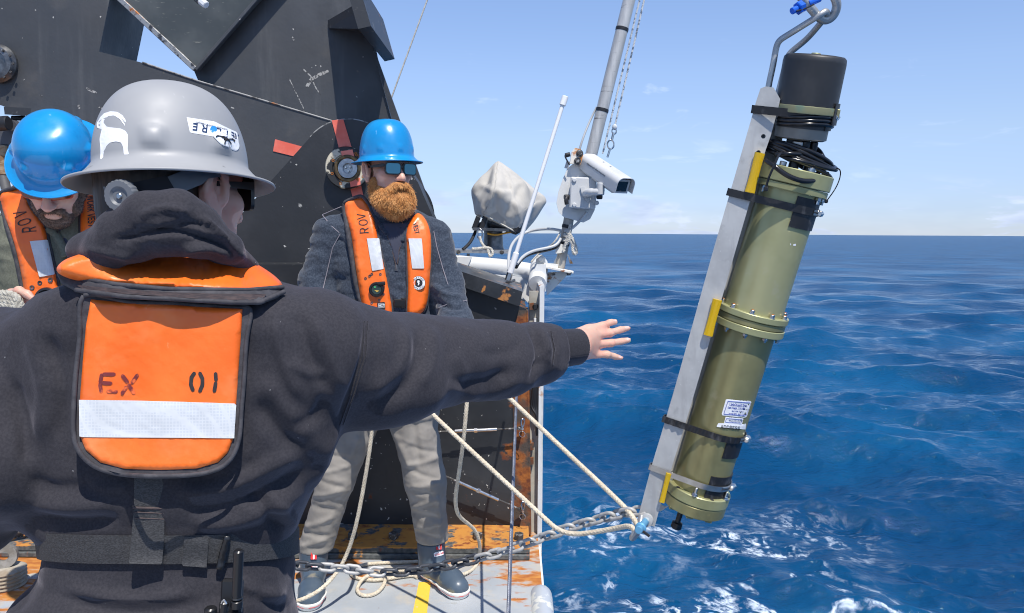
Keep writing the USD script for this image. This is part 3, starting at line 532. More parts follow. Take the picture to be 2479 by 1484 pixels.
obj('red_tape_strip', prism([(825, 366), (853, 362), (858, 381), (830, 386)], 3.9655, 3.9695), m_tape, fo)
obj('red_tape_strip', prism([(846, 437), (871, 430), (873, 447), (849, 453)], 3.9655, 3.9695), m_tape, fo)
obj('red_tape_strip', prism([(848, 456), (874, 449), (890, 520), (866, 524)], 4.026, 4.03), m_tape, fo)
obj('red_tape_patch', prism([(666, 337), (732, 355), (714, 379), (661, 366)], 4.246, 4.25), m_tape, af)
for k, (x, y) in enumerate(((834, 381), (863, 375), (838, 436), (866, 434))): obj('screw_hole_rim', place(lathe([(0.0035, 0), (0.007, 0), (0.007, .003), (0.0035, .003), (0.0035, 0)], 14), at(x, y, 3.9645), (0, -1, 0)), '/World/Looks/rust_rim_0', hub)
# sheave behind the bearded man's shoulder
sv = thing('cable_sheave', 'black ribbed sheave wheel half hidden behind the bearded man', 'sheave', at(945, 525, 4.28))
o = at(943, 525, 4.25); obj('rim', place(lathe([(0.19, 0), (0.236, 0), (0.238, .012), (0.215, .03), (0.238, .048), (0.236, .06), (0.19, .06), (0.19, 0)], 72), o, (0.2, -1, 0)), m_blackrub, sv)
for k in range(24):
    a = k * math.pi / 12; zx, zy, zz = frame((0.2, -1, 0)); dr_ = zx * math.cos(a) + zy * math.sin(a); obj('rib', beam(o + zz * .03 + dr_ * .17, o + zz * .03 + dr_ * .205, .012, .05, zz), m_black, sv)
obj('web', place(lathe([(0, .02), (0.18, .02), (0.18, .04), (0, .04)], 40), o, (0.2, -1, 0)), m_black, sv)
# box, lid and base
obj('front_panel', prism([(560, 640), (1000, 640), (1274, 748), (1281, 1296), (560, 1296)], 3.776, 4.3), m_box, fo)
obj('lid', prism([(1265, 706), (1110, 655), (960, 605), (960, 643), (1110, 691), (1254, 741), (1259, 739)], 3.725, 4.36), M('black_lid_paint', (0.022, 0.024, 0.027), 0.33, var=((0.05, 0.052, 0.055), 5, .4, .7), layers=[dict(c=(0.40, 0.39, 0.36), s=17, lo=0.66, hi=0.72, st=(.6, 1, 1)), dict(c=(0.4, 0.17, 0.05), s=14, lo=0.62, hi=0.68, grad=('x', -0.12, 0.05, 0.08))], bump=[(50, .25, .003)]), fo)
obj('corner_angle', prism([(1243, 900), (1243, 800), (1256, 752), (1274, 752), (1282, 1294), (1243, 1294)], 3.766, 3.7745), m_rust_edge, fo)
obj('corner_angle', prism([(1274.5, 752), (1279, 752), (1286.5, 1294), (1282, 1294)], 3.766, 3.95), m_rust_edge, fo)
for z0, z1, y0 in ((0.004, 0.026, 3.482), (0.0285, 0.057, 3.494)):
    m = cbox(3.2, 0.285, z1 - z0, .003); m.apply_translation([-1.512, y0 + .1425, (z0 + z1) / 2]); obj('base_plate', m, m_flange, fo)
for px in (44, 150, 640, 748, 854, 953, 1055, 1156, 1256):
    o = at(px, 1306, 3.585); o[2] = 0.0575
    b = obj('base_bolt', place(cyl(0.0235, 0.030, 6, .004), o + [0, 0, .004], (0, 0, 1), (math.cos(px), math.sin(px), 0)), m_bolt, fo); obj('washer', place(cyl(0.038, 0.004, 24), o, (0, 0, 1)), m_flange, b)
m = cbox(0.5, .3, 0.2, .01); m.apply_translation([-2.25, 3.95, 0.16]); obj('side_box', m, m_black_edge, fo)

# ------------------------------------------------------------------ turnbuckles on the foundation
def turnbuckle(a, b, label):
    a, b = np.array(a), np.array(b); t = thing('turnbuckle', label, 'turnbuckle', b, 'turnbuckles on the black housing'); L = lambda f: a + (b - a) * f
    obj('rod', rod(L(0), L(.30), 0.0048, 8), m_bolt, t); obj('body', rod(L(.28), L(.76), 0.0088, 14, .002), m_shiny, t); obj('rod', rod(L(.74), L(1), 0.0048, 8), m_bolt, t)
    obj('hex_grip', rod(L(.50), L(.535), 0.0125, 6), m_shiny, t)
    d = (b - a) / np.linalg.norm(b - a)
    ring = lambda o, r, w, z: place(tube(np.c_[r * np.cos(ca[::3]), r * np.sin(ca[::3]), 0 * ca[::3]], w, 8, True), o, z)
    obj('jaw', beam(b - d * .005, b + d * .022, .018, .018, (0, 1, 0)), m_bolt, t); obj('clevis_pin', rod(b + d * .02 + [0, -.016, 0], b + d * .02 + [0, .03, 0], .006), m_shiny, t)
    sh = obj('shackle', tube(spline([b + d * .02 + [0, -.012, 0], b + d * .02 + [-.008, -.014, .03], b + d * .02 + [-.004, -.012, .046], b + d * .02 + [.004, -.01, .046], b + d * .02 + [.008, 0, .03], b + d * .02 + [0, .01, 0]], 24), 0.0042, 8), m_shiny, t)
    obj('split_ring', ring(b + d * .02 + [-.002, -.02, -.024], .0145, .0016, (0.3, 1, 0)), m_shiny, t); return t
turnbuckle(at(1040, 1046, 3.70), at(1255, 1037, 3.72), 'silver turnbuckle lying level across the black housing, upper of the two')
turnbuckle(at(1050, 1140, 3.70), at(1257, 1232, 3.72), 'silver turnbuckle slanting down beside the grey trouser leg, lower of the two')

# ------------------------------------------------------------------ white post and davit at the stern corner
wp = thing('white_davit_post', 'white steel post and davit arm with rust stains at the stern corner', 'davit', at(1295, 1200, 4.1))
obj('web', prism([(1281, 705), (1308, 705), (1304, 1290), (1284, 1290)], 3.83, 3.86), M('grimy_beige_paint', (0.42, 0.40, 0.34), .55, var=((0.3, 0.28, 0.23), 5, .4, .65), layers=[dict(c=RUST, s=8, lo=.64, hi=.7)], bump=[(20, .2, .004)]), wp)
obj('flange', prism([(1307, 696), (1318, 690), (1311, 1400), (1300, 1400)], 3.79, 4.3), m_hull, wp)
obj('flange', prism([(1282, 735), (1286, 735), (1290, 1400), (1287, 1400)], 3.99, 4.3), m_hull, wp)
obj('arm_tube', tube(spline(A([(1040, 628, 4.75), (1120, 640, 4.7), (1210, 648, 4.62), (1300, 662, 4.5)]), 24), .052, 28), m_white, wp)
obj('arm_plate', prism([(1085, 622), (1142, 622), (1120, 672), (1085, 672)], 4.62, 4.66), m_white, wp)
obj('trough', prism([(1120, 660), (1290, 672), (1285, 735), (1200, 700), (1110, 690)], 4.5, 4.54), m_white, wp)
obj('side_plate', prism([(1262, 716), (1300, 640), (1322, 640), (1322, 705), (1288, 718), (1283, 738)], 4.2, 4.23), m_white, wp)
obj('hinge_barrel', place(lathe([(0, 0), (0.05, 0), (0.05, .26), (0.046, .272), (0, .272)], 36), at(1306, 640, 4.42), at(1301, 688, 4.16) - at(1306, 640, 4.42)), m_white, wp)
obj('hinge_lug', prism([(1296, 660), (1298, 626), (1304, 618), (1313, 617), (1320, 624), (1322, 650)], 4.26, 4.29), m_white_rust, wp)
obj('hinge_bolt', place(cyl(.014, .02, 16, .003), at(1309, 627, 4.262), (0, -1, 0)), m_white_rust, wp)
fl = at(1349, 651, 4.3); obj('mast_flange', place(cbox(.17, .16, .014, .002), fl, at(1379, 530, 4.3) - at(1357, 640, 4.3)), m_white_rust, wp)
obj('gusset', prism([(1322, 660), (1383, 656), (1324, 716)], 4.29, 4.31), m_white_rust, wp); obj('gusset', prism([(1316, 636), (1352, 640), (1350, 650), (1318, 645)], 4.24, 4.27), m_white_rust, wp)
for px, py in ((1339, 668), (1377, 668)): obj('flange_bolt', hexbolt(at(px, py - 8, 4.22), (0.1, 0, -1), .011, .012), m_bolt, wp)
obj('cable_socket', place(lathe([(0, 0), (.018, 0), (.018, .01), (.012, .012), (.012, .03), (0, .03)], 20), at(1294, 742, 3.83), (0, -1, 0)), m_blackrub, wp)
obj('conduit', tube(spline(A([(1295, 770, 3.82), (1295, 820, 3.82), (1297, 900, 3.82)]), 16), .007, 8), m_white, wp)
for k in range(4): obj('black_cable', tube(spline(A([(1287 + k * 4, 880, 3.81), (1290 + k * 3, 950, 3.80), (1287 + k * 5, 985, 3.80), (1297 + k, 1003 + 3 * k, 3.79), (1300, 1030 + 8 * k, 3.80)]), 30), .006, 8), m_blackrub, wp)
for y in (735, 1075, 1110): obj('rusty_clip', prism([(1282, y), (1292, y - 2), (1292, y + 14), (1282, y + 16)], 3.80, 3.82), m_rust_edge, wp)

# ------------------------------------------------------------------ camera mast
def c3(x, y): return (.6052 * (1700 + x / 1.484), .6052 * (300 + y / 1.484))
ms = thing('camera_mast', 'leaning bare metal mast with black tape bands beside the sloping white antenna', 'mast', at(1357, 640, 4.3))
m_mast = M('brushed_mast_metal', (0.42, 0.41, 0.385), 0.38, 0.35, var=((0.55, 0.535, 0.50), 5.0, .35, .65, (6, 6, .8)), layers=[dict(c=(0.2, 0.19, 0.18), s=40, lo=.62, hi=.7, st=(.2, .2, 2))])
p0, p1, p2, p3 = at(1355, 648, 4.3), at(1380, 515, 4.3), at(1432, 372, 4.3), at(1560, -150, 4.3)
obj('lower_post', rod(p0, p1 + (p1 - p0) * .25, .028, 24), M('weathered_mast_paint', (0.45, 0.42, 0.36), .5, .2, var=((0.32, 0.29, 0.25), 9, .4, .65)), ms); obj('upper_pole', rod(p2 - (p3 - p2) * .12, p3, .033, 28), m_mast, ms)
for y, q0, q1, r in ((68, p2, p3, .0345), (265, p2, p3, .0345), (548, p0, p1, .030), (590, p0, p1, .030)):
    f = (proj(q0)[1] - y) / (proj(q0)[1] - proj(q1)[1]); c = q0 + (q1 - q0) * f; dd = (q1 - q0) / np.linalg.norm(q1 - q0); obj('tape_band', place(lathe([(r - .004, 0), (r, 0.001), (r + .0006, .010), (r, .019), (r - .004, .02)], 28), c - dd * .01, dd), m_blackrub, ms)
ov = Polygon([c3(*q) for q in ((850, 560), (900, 520), (960, 520), (1005, 560), (1015, 700), (1000, 800), (975, 850), (940, 868), (830, 838), (800, 810), (788, 760), (800, 690), (825, 620))]).buffer(6).buffer(-3)
obj('mounting_plate', prism(list(ov.exterior.coords)[:-1], 4.26, 4.27), m_white, ms)
obj('rusty_bracket', prism([c3(*q) for q in ((860, 525), (872, 455), (890, 432), (925, 440), (940, 470), (925, 530))], 4.225, 4.25), M('orange_rusted_bracket', (0.70, 0.66, 0.58), .6, layers=[dict(c=(0.62, 0.28, 0.06), c2=(0.4, .13, .03), s=14, lo=.44, hi=.54)], bump=[(30, .3, .004)]), ms)
for q in ((918, 465), (905, 512)): obj('bracket_bolt', hexbolt(at(*c3(*q), 4.224), (0, -1, 0), .012, .012), m_bolt, ms)
obj('post_lug', prism([c3(*q) for q in ((778, 1010), (800, 1000), (835, 1010), (830, 1055), (775, 1060))], 4.26, 4.275), m_white_rust, ms)
for a_, b_ in ((c3(760, 1120), c3(800, 1040)), (c3(860, 1120), c3(835, 1040))): obj('base_rib', hull(np.vstack([A([(*a_, 4.29), (a_[0] + 8, a_[1], 4.29), (*b_, 4.29)]), A([(*a_, 4.30), (a_[0] + 8, a_[1], 4.30), (*b_, 4.30)])])), m_white_rust, ms)
# security camera
sc = thing('deck_camera', 'pale grey weatherproof camera housing on a junction box, aimed down from the mast', 'camera', at(1440, 440, 4.2))
m_cam = M('pale_grey_enamel', (0.55, 0.555, 0.55), .35, var=((0.49, 0.50, 0.50), 3, .4, .65))
bk, frn = at(*c3(990, 530), 4.24), at(*c3(1165, 648), 4.0); ax = (frn - bk) / np.linalg.norm(frn - bk); xs, ys, _ = frame(ax, (1, .55, 0.0)); L = np.linalg.norm(frn - bk)
if ys[2] < 0: xs, ys = -xs, -ys
def loc(x, y, z): return bk + xs * x + ys * y + ax * z
hs = []
for z, w, h in ((-.03, .038, .034), (-.02, .044, .042), (L - .01, .046, .044), (L, .042, .04)):
    hs += [loc(w * sx * c, h * sy * d - .008, z) for sx in (-1, 1) for sy in (-1, 1) for c, d in ((1, .75), (.8, 1))]
obj('housing', hull(hs), m_cam, sc, smooth=30)
prof = Polygon([(-.054, -.09), (-.054, .046), (.054, .046), (.054, -.09)]).buffer(-.034).buffer(.034, 8); prof = prof.difference(prof.buffer(-.003)).intersection(Polygon([(-.1, -.035), (.1, -.035), (.1, .1), (-.1, .1)]))
ss = trimesh.creation.extrude_polygon(prof, L + .075, engine='earcut'); T = np.eye(4); T[:3, 0], T[:3, 1], T[:3, 2], T[:3, 3] = xs, ys, ax, loc(0, 0, -.035)
if np.linalg.det(T[:3, :3]) < 0: T[:3, 0] *= -1
ss.apply_transform(T); obj('sun_shield', ss, m_cam, sc, smooth=20)
obj('bezel', hull([loc(a * .042, b * .036 - .008, L + z) for a in (-1, 1) for b in (-1, 1) for z in (0, .012)]), m_cam, sc, smooth=False)
obj('window', hull([loc(a * .030, b * .026 - .008, L + z) for a in (-1, 1) for b in (-1, 1) for z in (.010, .0135)]), M('dark_camera_glass', (0.01, 0.016, 0.02), .06, specular_ior_level=.8), sc, smooth=False)
obj('junction_box', place(cbox(.130, .075, .155, .012), at(*c3(940, 700), 4.215), (0.03, 0, 1)), m_cam, sc)
obj('box_lid', place(cbox(.138, .018, .163, .006), at(*c3(938, 700), 4.175), (0.03, 0, 1)), m_cam, sc)
for q in ((885, 625), (885, 772), (1018, 760)): obj('lid_ear', place(cyl(.012, .022, 14, .004), at(*c3(*q), 4.178), (0, -1, 0)), m_cam, sc)
obj('arm_foot', prism([c3(*q) for q in ((922, 668), (945, 660), (985, 735), (968, 755), (935, 720))], 4.155, 4.166), m_cam, sc)
obj('arm', tube(spline([at(*c3(955, 705), 4.165), at(*c3(985, 697), 4.10), at(*c3(1030, 692), 4.07), at(*c3(1050, 680), 4.08)], 16), [.022] * 8 + [.018] * 8, 18), m_cam, sc)
obj('arm_knuckle', rod(at(*c3(1040, 712), 4.07), at(*c3(1045, 640), 4.07), .021, 20, .004), m_cam, sc)
for q in ((858, 725), (1020, 722)): obj('cable_gland', place(cyl(.014, .03, 12, .003), at(*c3(*q), 4.20), (-1 if q[0] < 900 else 1, -.3, 0)), m_blackrub, sc)
obj('cable_elbow', tube(spline([at(*c3(845, 725), 4.19), at(*c3(838, 740), 4.18), at(*c3(842, 768), 4.18)], 10), .011, 10), m_blackrub, sc)
tgc = Target([ss]); 
m_ink = M('black_ink', (0.015, 0.015, 0.016), .6)
obj('maker_lettering', lettering('Marshall Electronics', c3(958, 528), (108, 74), 4.1, tgc, .0012), m_ink, sc, smooth=False)
for z_ in (.10, .17): obj('shield_screw', place(cyl(.005, .003, 10), loc(0.0, .0455, z_), ys), m_steel, sc)
cl = thing('camera_connector', 'small black cable connector clipped left of the rusty mast bracket', 'connector', at(*c3(848, 475), 4.24))
obj('plug', rod(at(*c3(832, 478), 4.23), at(*c3(862, 470), 4.23), .012, 12, .002), m_blackrub, cl); obj('cable', tube(spline([at(*c3(q[0], q[1]), 4.22) for q in ((838, 470), (832, 480), (845, 510), (858, 535))], 16), .004, 8), m_blackrub, cl); obj('clip', prism([c3(*q) for q in ((840, 510), (865, 515), (850, 555), (828, 550))], 4.255, 4.275), m_cam, cl)

# antenna
an = thing('whip_antenna', 'slanted white fibreglass antenna rod standing on the black sloping lid', 'antenna', at(1235, 667, 4.0))
a0, a1 = at(*c3(508, 1165), 4.0), at(*c3(829, 140), 4.0); da = (a1 - a0) / np.linalg.norm(a1 - a0); m_fib = M('white_fibreglass', (0.80, 0.80, 0.79), .3)
obj('rod', rod(a0, a1, .0105, 20), m_fib, an); obj('cap', rod(a1 - da * .035, a1 + da * .012, .0165, 20, .002), m_fib, an); obj('ferrule', rod(a0 - da * .01, a0 + da * .10, .0155, 20, .003), m_fib, an)
obj('base_nut', rod(a0 - da * .05, a0 - da * .008, .016, 6, .002), m_shiny, an); obj('base_foot', place(cyl(.028, .012, 20, .003), at(1236, 684, 4.0), (-.3, 0, 1)), m_darksteel, an)

# covered searchlight
m_line_ = M('pale_tie_cord', (0.5, 0.48, 0.43), .85)
sl = thing('covered_searchlight', 'searchlight under a creased grey canvas cover on a grey pedestal', 'searchlight', at(1194, 600, 4.9))
out = [((433, 505), 4.95), ((285, 660), 4.9), ((270, 705), 4.95), ((300, 830), 4.95), ((345, 838), 4.78), ((545, 945), 4.80), ((600, 930), 4.95), ((720, 748), 5.0), ((722, 738), 5.0), ((585, 640), 4.85), ((440, 700), 4.68), ((420, 640), 4.72), ((360, 760), 4.72), ((600, 800), 4.75), ((433, 560), 5.2), ((690, 760), 5.2), ((340, 700), 5.2), ((560, 910), 5.2)]
import manifold3d as mf
cv = mtri(mf.Manifold.hull_points(np.array([at(*c3(*q), Y) for q, Y in out])).refine_to_length(.012)); cv.merge_vertices(); cv = relax(cv, 6, .5, -.1)
rid = [((433, 505, 4.95), (285, 660, 4.9)), ((433, 505, 4.95), (722, 740, 5.0)), ((433, 505, 4.95), (420, 650, 4.70)), ((420, 650, 4.70), (345, 838, 4.78)), ((420, 650, 4.70), (300, 830, 4.95)), ((585, 640, 4.85), (545, 945, 4.80)), ((722, 745, 5.0), (600, 930, 4.95)), ((345, 838, 4.78), (545, 945, 4.8)), ((440, 700, 4.68), (560, 900, 4.8)), ((285, 660, 4.9), (300, 830, 4.95))]
vv, nn_ = np.asarray(cv.vertices), vnormals(cv); dm = np.full(len(vv), 9.)
for p_, q_ in rid:
    a_, b_ = at(*c3(*p_[:2]), p_[2]), at(*c3(*q_[:2]), q_[2]); ba = b_ - a_; t_ = np.clip((vv - a_) @ ba / (ba @ ba), 0, 1); dm = np.minimum(dm, np.linalg.norm(vv - a_ - t_[:, None] * ba, axis=1))
cv.vertices = vv - nn_ * (.034 * (1 - np.exp(-(dm / .075) ** 2)))[:, None]
cv = crumple(cv, 4.2, .016, seed=2); cv = relax(crumple(cv, 8.0, .008, (1, 1, .4), seed=5), 2, .5, -.1)
folds(cv, [([c3(433, 510), c3(415, 640), c3(375, 830)], 9, .012, 1), ([c3(460, 540), c3(520, 700), c3(560, 900)], 9, .012, -1), ([c3(440, 680), c3(400, 760), c3(350, 800)], 7, -.010), ([c3(590, 620), c3(500, 800), c3(470, 860)], 8, -.012), ([c3(300, 690), c3(340, 790), c3(345, 830)], 6, .010), ([c3(640, 760), c3(600, 860)], 6, .010), ([c3(310, 640), c3(420, 690), c3(540, 700)], 7, .010)])
cvt = Target(cv); cvo = obj('canvas_cover', cv, M('grey_canvas', (0.45, 0.43, 0.39), .85, var=((0.38, 0.365, 0.33), 5, .4, .65), bump=[(300, .15, .001)]), sl, smooth=True)
obj('hem_cord', drape_line([c3(*q) for q in ((300, 822), (348, 828), (430, 872), (540, 932), (596, 922))], cvt, .005, .002, 4, 6, 1), m_line_, cvo, smooth=True)
obj('seam_ridge', drape_line([c3(*q) for q in ((433, 515), (424, 580), (416, 660), (385, 760), (350, 825))], cvt, .003, .001, 4, 6, 1), '/World/Looks/grey_canvas', cvo, smooth=True)
obj('pedestal', place(lathe([(0, 0), (.07, 0), (.062, .02), (.058, .1), (.06, .19), (.08, .2), (.08, .215), (0, .215)], 28), at(1194, 604, 4.9) , (0, 0, 1)), m_darksteel, sl)
obj('turntable', prism([c3(*q) for q in ((282, 905), (500, 912), (500, 930), (282, 922))], 4.75, 5.05), m_darksteel, sl)
for q in (((318, 840), (290, 915)), ((362, 835), (332, 915))): obj('yoke_leg', beam(at(*c3(*q[0]), 4.78), at(*c3(*q[1]), 4.78), .016, .03), m_blackrub, sl)
obj('yellow_cable', tube(spline([at(*c3(q[0], q[1]), 4.8) for q in ((370, 940), (420, 948), (480, 938), (560, 925))], 20), .006, 8), M('orange_cable', (.5, .25, .02), .5), sl)
obj('lamp_base', place(cbox(.2, .16, .1, .02), at(*c3(480, 880), 4.86), (.3, 0, 1)), m_blackrub, sl)
sh = thing('aluminium_shelf', 'flat bare aluminium shelf under the covered searchlight', 'shelf', at(1165, 612, 4.9)); obj('plate', prism([(1090, 604), (1235, 606), (1233, 614), (1090, 612)], 4.7, 5.1), m_steel, sh); obj('leg', prism([(1130, 614), (1137, 614), (1137, 700), (1130, 700)], 4.88, 4.92), m_steel, sh)
for x in (1110, 1215): obj('shelf_bolt', hexbolt(at(x, 611, 4.699), (0, -1, 0), .008, .008), m_bolt, sh)
# small lines and cables there
m_greycab = M('grey_cable_sheath', (0.42, 0.43, 0.43), .5); m_line = M('weathered_white_line', (0.55, 0.53, 0.48), .8, var=((0.4, 0.38, 0.33), 90, .4, .6))
def cable(name, label, pts, r, mat, cat='cable', n=40, f=c3):
    o = obj(name, tube(spline([at(*f(q[0], q[1]), q[2]) for q in pts], n), r, 9), mat, label=label, cat=cat); return o
cable('looping_cable', 'thin grey cable looping from the antenna foot up past the canvas cover to the mast', [(495, 1160, 4.05), (500, 1060, 4.2), (540, 975, 4.4), (620, 928, 4.5), (760, 915, 4.4), (850, 922, 4.26), (905, 880, 4.24), (960, 815, 4.22)], .008, m_greycab)
cable('cable_bundle', 'black cable arching from the antenna foot to the leaning mast', [(540, 1140, 4.06), (580, 1085, 4.15), (660, 1050, 4.22), (775, 1020, 4.25), (800, 985, 4.26)], .011, m_blackrub)
cable('cable_bundle', 'pale cable arching just above the black one to the mast', [(545, 1120, 4.05), (590, 1072, 4.13), (670, 1038, 4.2), (775, 1010, 4.24), (806, 970, 4.26)], .008, m_greycab)
cable('stay_line', 'thin white line running from the mast down to the white hinge barrel', [(808, 925, 4.26), (760, 1000, 4.25), (700, 1040, 4.3), (630, 1110, 4.3)], .005, m_line, 'line')
cable('hose', 'black hose hanging left of the searchlight yoke', [(330, 880, 4.85), (300, 930, 4.8), (270, 990, 4.75), (225, 1035, 4.7)], .010, m_blackrub, 'hose')
cable('pole_cable', 'grey cable running up the left side of the bare metal mast', [(918, 440, 4.29), (940, 370, 4.29), (985, 260, 4.31), (1020, 190, 4.31)], .006, m_greycab)
kt = thing('knotted_rope', 'white rope knotted round the lower mast with a hanging loop', 'rope', at(*c3(850, 950), 4.25)); P3 = lambda l: np.array([at(*c3(a, b), c) for a, b, c in l])
obj('knot', cat_([strand(resample(spline(P3(w), 40), .008), .0105, 3, .03) for w in ([(830, 945, 4.27), (840, 960, 4.24), (870, 950, 4.25)], [(825, 975, 4.27), (845, 985, 4.235), (868, 965, 4.25)], [(845, 930, 4.24), (862, 965, 4.23), (835, 1010, 4.24)])]), m_line, kt)
obj('loop', strand(resample(spline(P3([(855, 940, 4.235), (880, 980, 4.23), (900, 1040, 4.23), (895, 1062, 4.23), (882, 1058, 4.23), (875, 1010, 4.235), (850, 960, 4.235)]), 60), .008), .010, 3, .03), m_line, kt)
obj('tail', strand(resample(spline(P3([(862, 890, 4.24), (856, 930, 4.235), (835, 1000, 4.24), (822, 1050, 4.24)]), 40), .008), .010, 3, .03), m_line, kt)
lr = thing('lashing_rope', 'white lashing rope and steel carabiner tying the searchlight to its shelf', 'rope', at(*c3(350, 1010), 4.75))
obj('rope', strand(resample(spline(P3([(325, 960, 4.74), (345, 1010, 4.72), (375, 1040, 4.70), (385, 1075, 4.69), (398, 1070, 4.69), (395, 1035, 4.7), (360, 1025, 4.7), (310, 1030, 4.7), (280, 1032, 4.7)]), 80), .008), .0095, 3, .03), m_line, lr)
obj('carabiner', tube(spline(P3([(318, 912, 4.745), (335, 920, 4.74), (340, 950, 4.74), (330, 972, 4.74), (316, 965, 4.74), (312, 935, 4.745)]), 40, True), .005, 8, True), m_shiny, lr)

# halyards and the thin line beside the A-frame
m_hal = M('flecked_halyard', (0.55, 0.57, 0.58), .8, layers=[dict(c=(0.12, 0.16, 0.22), s=60, lo=.5, hi=.56)])
h0, h1, g0, g1 = at(1575, -110, 4.4), at(1459, 372, 4.4), at(1585, -110, 4.4), at(1487, 312, 4.4)
obj('halyard', strand(resample([h0, h1], .012), .0062, 3, .04), m_hal, label='flecked halyard beside the bare mast, left of the two', cat='halyard', group='halyards beside the mast'); obj('halyard', strand(resample([g0, g1], .012), .0062, 3, .04), m_hal, label='flecked halyard beside the bare mast, the right one ending in a snap hook', cat='halyard', group='halyards beside the mast')
sn = thing('snap_hook', 'small steel snap hook at the lower end of the right halyard', 'hook', g1); R8 = lambda o, rx, rz, w: tube(np.asarray(o) + np.c_[rx * np.cos(ca[::3]), 0 * ca[::3], rz * np.sin(ca[::3])], w, 8, True)
obj('eye', R8(g1 + [0, 0, -.012], .012, .016, .004), m_shiny, sn); obj('swivel', rod(g1 + [-.003, 0, -.02], g1 + [-.012, 0, -.06], .007), m_shiny, sn); obj('hook', R8(g1 + [-.018, 0, -.085], .018, .024, .0045), m_shiny, sn); obj('tail', rod(g1 + [-.02, 0, -.105], g1 + [-.035, 0, -.155], .006), m_shiny, sn); obj('knot', sph(g1 + [.002, 0, .01], (.014, .012, .016)), m_hal, sn)
obj('wire_stay', tube(resample([at(1060, -70, 4.6), at(940, 258, 4.6)], .1), .0045, 8), m_line, label='thin pale wire slanting up to the right of the A-frame leg', cat='wire')

# ------------------------------------------------------------------ machinery at the left edge
hy = thing('hydraulic_ram', 'dark hydraulic ram and hose behind the left man, at the picture edge', 'hydraulic ram', at(20, 330, 3.7))
obj('top_block', hull(np.vstack([A([(9, 258, 3.7), (76, 262, 3.7), (72, 281, 3.7), (11, 277, 3.7)]), A([(9, 258, 4.1), (76, 262, 4.1), (72, 281, 4.1), (11, 277, 4.1)])])), m_black_edge, hy, smooth=False)
obj('bracket', prism([(-30, 294), (30, 290), (52, 312), (40, 348), (-30, 352)], 3.65, 3.8), M('dark_grey_bracket', (.06, .062, .07), .5, layers=[dict(c=(.3, .3, .3), s=14, lo=.62, hi=.68)], bump=[(20, .2, .004)]), hy)
obj('gland', rod(at(-6, 300, 3.6), at(22, 298, 3.6), .033, 20, .004), m_blackrub, hy); obj('gland', rod(at(30, 286, 3.75), at(60, 286, 3.75), .012, 12), m_blackrub, hy)
obj('wrapped_sleeve', rod(at(4, 352, 3.66), at(8, 424, 3.66), .027, 20, .004), M('brown_wrap', (.20, .11, .05), .8, var=((.33, .24, .15), 20, .4, .6, (1, 1, 4)), bump=[(40, .4, .004)]), hy)
obj('hose', tube(spline(A([(6, 418, 3.66), (12, 445, 3.65), (17, 475, 3.64), (18, 620, 3.62)]), 24), .021, 14), M('grey_hose', (.09, .088, .085), .6, bump=[(60, .3, .002)]), hy); obj('blue_tie', place(lathe([(.021, 0), (.025, .001), (.025, .008), (.021, .009)], 20), at(18, 464, 3.645), (0.05, 0, 1)), M('blue_tie', (.1, .35, .6), .4), hy)
pp = thing('grey_stanchion', 'slim grey stanchion just left of the left man\'s neck', 'stanchion', at(43, 470, 3.9)); obj('tube', rod(at(42, 432, 3.9), at(45, 1100, 3.9), .02, 18), m_darksteel, pp); obj('collar', place(cyl(.026, .03, 18, .004), at(42, 440, 3.9), (0, 0, 1)), m_darksteel, pp)
rf = thing('ribbed_fitting', 'ribbed pale pipe fitting on the rusty deck at the lower left edge', 'fitting', (-1.98, 3.22, 0)); o = at(8, 1330, 3.2); o[2] = 0
obj('ribbed_base', place(lathe([(0, 0)] + [(.075 + (.008 if k % 2 else 0), .008 * k) for k in range(10)] + [(.06, .085), (0, .085)], 28), o, (0, 0, 1)), M('tan_grimy_paint', (.36, .33, .27), .7, var=((.25, .20, .14), 12, .4, .6)), rf); obj('eye', place(lathe([(.022, -.02), (.05, -.02), (.055, 0), (.05, .02), (.022, .02), (.018, 0), (.022, -.02)], 28), o + [0, 0, .13], (.5, -1, .1)), M('pitted_grey_iron', (.33, .31, .28), .6, .3, var=((.2, .18, .15), 14, .4, .6), bump=[(50, .4, .004)]), rf)
for k, (r, lb) in enumerate(((.012, 'dark hose lying over the rusty base plate at the lower left'), (.009, 'tan cord beside the dark hose at the lower left'))):
    obj('deck_hose', tube(spline(A([(-60, 1262 + 14 * k, 3.4), (30, 1253 + 12 * k, 3.5), (80, 1240 + 14 * k, 3.55), (140, 1215 + 10 * k, 3.62), (220, 1210, 3.7)]), 40), r, 10), m_blackrub if k == 0 else m_line, label=lb, cat='hose' if k == 0 else 'cord')
# ------------------------------------------------------------------ people: materials
m_skin = M('pale_skin', (0.60, 0.37, 0.275), 0.48, var=((0.64, 0.33, 0.245), 16.0, .35, .65), layers=[dict(c=(0.50, 0.24, 0.18), s=70, lo=.6, hi=.75, amt=.5), dict(c=(0.62, 0.25, 0.18), s=34, lo=.52, hi=.70, amt=.55), dict(c=(.70, .50, .40), s=26, lo=.58, hi=.72, amt=.4)], bump=[(240, .25, .0008), (70, .2, .0012)], subsurface_weight=0.12, subsurface_scale=0.006, subsurface_radius=(1, .35, .2))
m_hood = M('black_sweatshirt_fleece', (0.028, 0.0272, 0.033), 0.9, var=((0.039, 0.0375, 0.044), 260.0, .35, .65), layers=[dict(c=(0.16, 0.16, 0.165), s=150, lo=.80, hi=.83, d=1.0)], bump=[(700, .35, .0012), (120, .18, .002)], sheen_weight=0.2, sheen_roughness=0.4, sheen_tint=(.6, .58, .68), specular_ior_level=0.2)
m_rib = M('black_ribbed_cuff', (0.016, 0.016, 0.019), 0.9, var=((0.028, 0.027, 0.033), 420, .4, .6), bump=[(500, .3, .001)], sheen_weight=.25, sheen_tint=(.6, .6, .7), specular_ior_level=.2)
